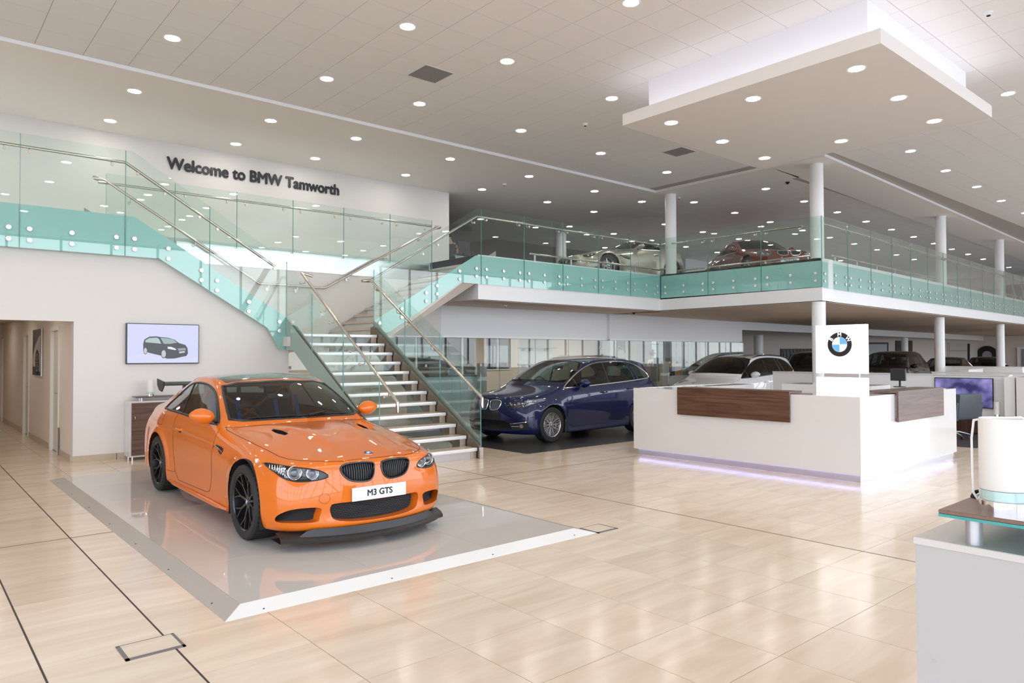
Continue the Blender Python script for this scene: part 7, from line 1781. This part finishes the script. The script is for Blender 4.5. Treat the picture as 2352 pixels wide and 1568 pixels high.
# upstairs desk and seated person by the wall edge
de = thing('upstairs_desk', 'pale desk upstairs behind the right stair flight', 'desk', (12.6, 17.2, ZT+.012)); m = MB(); m.box(11.5, 14.4, 16.9, 17.6, ZT+.70, ZT+.73); m.build('top', mat('desk_pale', (.62, .66, .60), .4), de)
m = MB(); m.box(11.5, 14.4, 16.92, 16.94, ZT+.012, ZT+.70); m.build('modesty_panel', mat('desk_panel', (.60, .62, .58), .4), de)
pm = onY(1064, 604, 17.25)
monitor('computer_monitor', 'purple-tinted monitor on the upstairs desk beside the person', pm.x, 17.25, ZT+.73, .44, .42, math.radians(-100), mat('monitor_purple', (.035, .022, .045), .25))
def skin_figure(name, pts, edges, rad, m_, parent, root_i=0):
    me = bpy.data.meshes.new(name); me.from_pydata(pts, edges, []); o = bpy.data.objects.new(name, me); COL.objects.link(o)
    md = o.modifiers.new('s', 'SKIN'); me.skin_vertices[0].data
    for i, r in enumerate(rad): me.skin_vertices[0].data[i].radius = (r, r) if not isinstance(r, tuple) else r
    me.skin_vertices[0].data[root_i].use_root = True
    sb2 = o.modifiers.new('b', 'SUBSURF'); sb2.levels = 2; sb2.render_levels = 2
    dg = bpy.context.evaluated_depsgraph_get(); m2 = bpy.data.meshes.new_from_object(o.evaluated_get(dg)); bpy.data.objects.remove(o)
    m2.name = name; m2.materials.clear(); m2.materials.append(m_); m2.shade_smooth()
    q = bpy.data.objects.new(name, m2); COL.objects.link(q); q.parent = parent; return q
skinm = mat('skin', (.52, .33, .24), .5); hairm = mat('hair_brown', (.06, .035, .02), .6)
def person(label, loc, rz, topc, botc, seated, reach=True, k=1.0):
    t = thing('person', label, 'person', loc, rz)
    hz = .47 if seated else .93
    hip = (0, 0, hz); ch = (.03, 0, hz+.42); nk = (.07, 0, hz+.56)
    P = [hip, (.02, 0, hz+.2), ch, nk, (.10, 0, hz+.64), (.03, .17, hz+.47), (.03, -.17, hz+.47)]
    if reach: ra = [(.22, .24, hz+.27), (.45, .20, hz+.26), (.53, .19, hz+.255)]; la = [(.20, -.24, hz+.25), (.42, -.16, hz+.26), (.50, -.14, hz+.255)]
    else: ra = [(.02, .25, hz+.2), (.10, .25, hz-.03), (.13, .25, hz-.10)]; la = [(.02, -.25, hz+.2), (.10, -.25, hz-.03), (.13, -.25, hz-.10)]
    sh = len(P)
    # head, arms (skin) as the body; clothes as children
    body = [nk, (.09, 0, hz+.64), (.12, 0, hz+.72), (.11, 0, hz+.80)]; ed = [(0, 1), (1, 2), (2, 3)]; rd = [.055, .052, (.078, .092), (.066, .078)]
    b0 = len(body); body += [ch]; ed.append((0, b0)); rd.append(.10)
    for arm, s_ in ((ra, 1), (la, -1)):
        i0 = len(body); body += [(.03, s_*.17, hz+.47), arm[0], arm[1], arm[2]]; ed += [(b0, i0), (i0, i0+1), (i0+1, i0+2), (i0+2, i0+3)]; rd += [.05, .042, .030, (.036, .018)]
        d = (Vector(arm[2])-Vector(arm[1])).normalized(); u = d.cross(Vector((0, 0, 1))).normalized()
        for f, (sp_, L) in enumerate(((-.027, .062), (-.009, .075), (.009, .078), (.027, .066))):
            j = len(body); q = Vector(arm[2])+u*sp_; body += [tuple(q+d*L*.5), tuple(q+d*L-Vector((0, 0, .012)))]; ed += [(i0+3, j), (j, j+1)]; rd += [.009, .008]
        j = len(body); q = Vector(arm[2])-u*.04*s_; body += [tuple(q+d*.02)]; ed += [(i0+3, j)]; rd += [.010]
    skin_figure('body', body, ed, rd, skinm, t)
    tp = [hip, (.02, 0, hz+.2), ch, (.05, 0, hz+.50), (.03, .17, hz+.47), (.03, -.17, hz+.47), tuple(Vector((.03, .17, hz+.47)).lerp(Vector(ra[0]), .55)), tuple(Vector((.03, -.17, hz+.47)).lerp(Vector(la[0]), .55))]
    skin_figure('top', tp, [(0, 1), (1, 2), (2, 3), (2, 4), (2, 5), (4, 6), (5, 7)], [(.12, .16), (.105, .145), (.115, .17), .065, .072, .072, .058, .058], topc, t)
    if seated: lg = [(0, 0, hz), (.0, .09, hz), (.42, .10, hz+.02), (.42, .10, .08), (.0, -.09, hz), (.42, -.10, hz+.02), (.42, -.10, .08), (.54, .10, .05), (.54, -.10, .05)]
    else: lg = [(0, 0, hz), (0, .09, hz-.05), (.01, .10, .50), (0, .10, .08), (0, -.09, hz-.05), (.01, -.10, .50), (0, -.10, .08), (.12, .10, .04), (.12, -.10, .04)]
    skin_figure('trousers', lg, [(0, 1), (1, 2), (2, 3), (0, 4), (4, 5), (5, 6), (3, 7), (6, 8)], [.13, .095, .065, .045, .095, .065, .045, .035, .035], botc, t)
    m = MB(); m.sphere((.085, 0, hz+.775), .115, 16, 10, (.98, .86, 1.08)); n = [v for v in m.v]; m.v = [(min(v[0], .125) if v[2] < hz+.83 else v[0], v[1], v[2]) for v in m.v]; m.build('hair', hairm, t, True, world=False)
    m = MB(); m.sphere((.205, 0, hz+.745), .016, 8, 6, (1.2, .8, 1.4)); m.build('nose', skinm, t, True, world=False)
    m = MB()
    for s_ in (1, -1): m.sphere((.188, s_*.033, hz+.77), .009, 8, 6)
    m.build('eyes', black, t, True, world=False)
    m = MB(); m.bev(.186, .196, -.022, .022, hz+.700, hz+.708, .003, 1); m.build('mouth', mat('lips', (.40, .16, .13), .5), t, world=False)
    if seated:
        m = MB(); m.bev(-.24, .24, -.22, .22, hz-.16, hz-.11, .02, 2); m.cyl((0, 0, .02), (0, 0, hz-.16), .03, n=12); m.cyl((0, 0, 0), (0, 0, .03), .24, n=20)
        c = thing('stool', 'swivel stool under '+label[:60], 'stool', loc, rz); m.build('seat_and_column', leath, c, True, world=False)
    return t
pp = onY(1036, 600, 16.45)
person('seated person with brown hair in a dark sleeveless top leaning over the upstairs desk', (pp.x-.12, 16.35, ZT+.012), math.radians(62), mat('top_dark', (.03, .04, .05), .7), mat('trousers_dark', (.02, .02, .025), .8), True)
pq = onY(1493, 850, 17.6)
person('person in a white shirt with tied brown hair standing inside the glazed office', (pq.x, 17.6, 0), math.radians(-40), mat('shirt_white', (.78, .77, .75), .7), mat('trousers_dark', (.02, .02, .025), .8), False, False)
p = W2(1500, 840, 16.9); t = thing('display_lectern', 'brown box-shaped display stand in front of the person in the white shirt', 'display stand', (p.x, 17.0, 0)); m = MB(); m.prism([(p.x-.28, .62), (p.x+.25, .62), (p.x+.33, .95), (p.x+.2, 1.18), (p.x-.26, 1.18)], 'y', 16.8, 17.1); m.build('brown_box', mat('stand_brown', (.15, .12, .10), .6), t); m = MB(); m.box(p.x-.2, p.x+.2, 16.85, 17.05, 0, .62); m.build('stand_leg', mat('stand_grey', (.28, .27, .25), .5), t)

# ------------------------------------------------------------------ glazed front behind the camera and left
fr_ = mat('facade_frame', (.30, .31, .33), .4, .6)
a = MB()
for i in range(38): x = -7+1.65*i; a.box(x-.035, x+.035, -6.05, -5.93, 0, 6.06)
for z in (.05, 2.7, 5.95): a.box(-7, 57, -6.03, -5.95, z-.04, z+.04)
struct('window_front', a, fr_)
a = MB()
for i in range(9): y = -6+1.6*i; a.box(-7.12, -7.0, y-.035, y+.035, 0, 6.06)
for z in (.05, 2.7, 5.95): a.box(-7.1, -7.02, -6, 7, z-.04, z+.04)
struct('window_side', a, fr_)
a = MB(); a.box(-7.2, -7.0, 7, 12.6, 0, 6.06); a.box(-9, -8.8, 12.5, 28, 0, 6.06); struct('wall_side', a, white)
a = MB(); a.box(-9, 32, 27.8, 28, 0, 6.06); struct('wall_rear', a, white)
a = MB(); a.tube([(9, -5.6, 0), (12.5, -5.6, 6.0)], .12, 12); a.tube([(1, -5.6, 0), (-2.5, -5.6, 6.0)], .12, 12); struct('trim_8', a, colm)
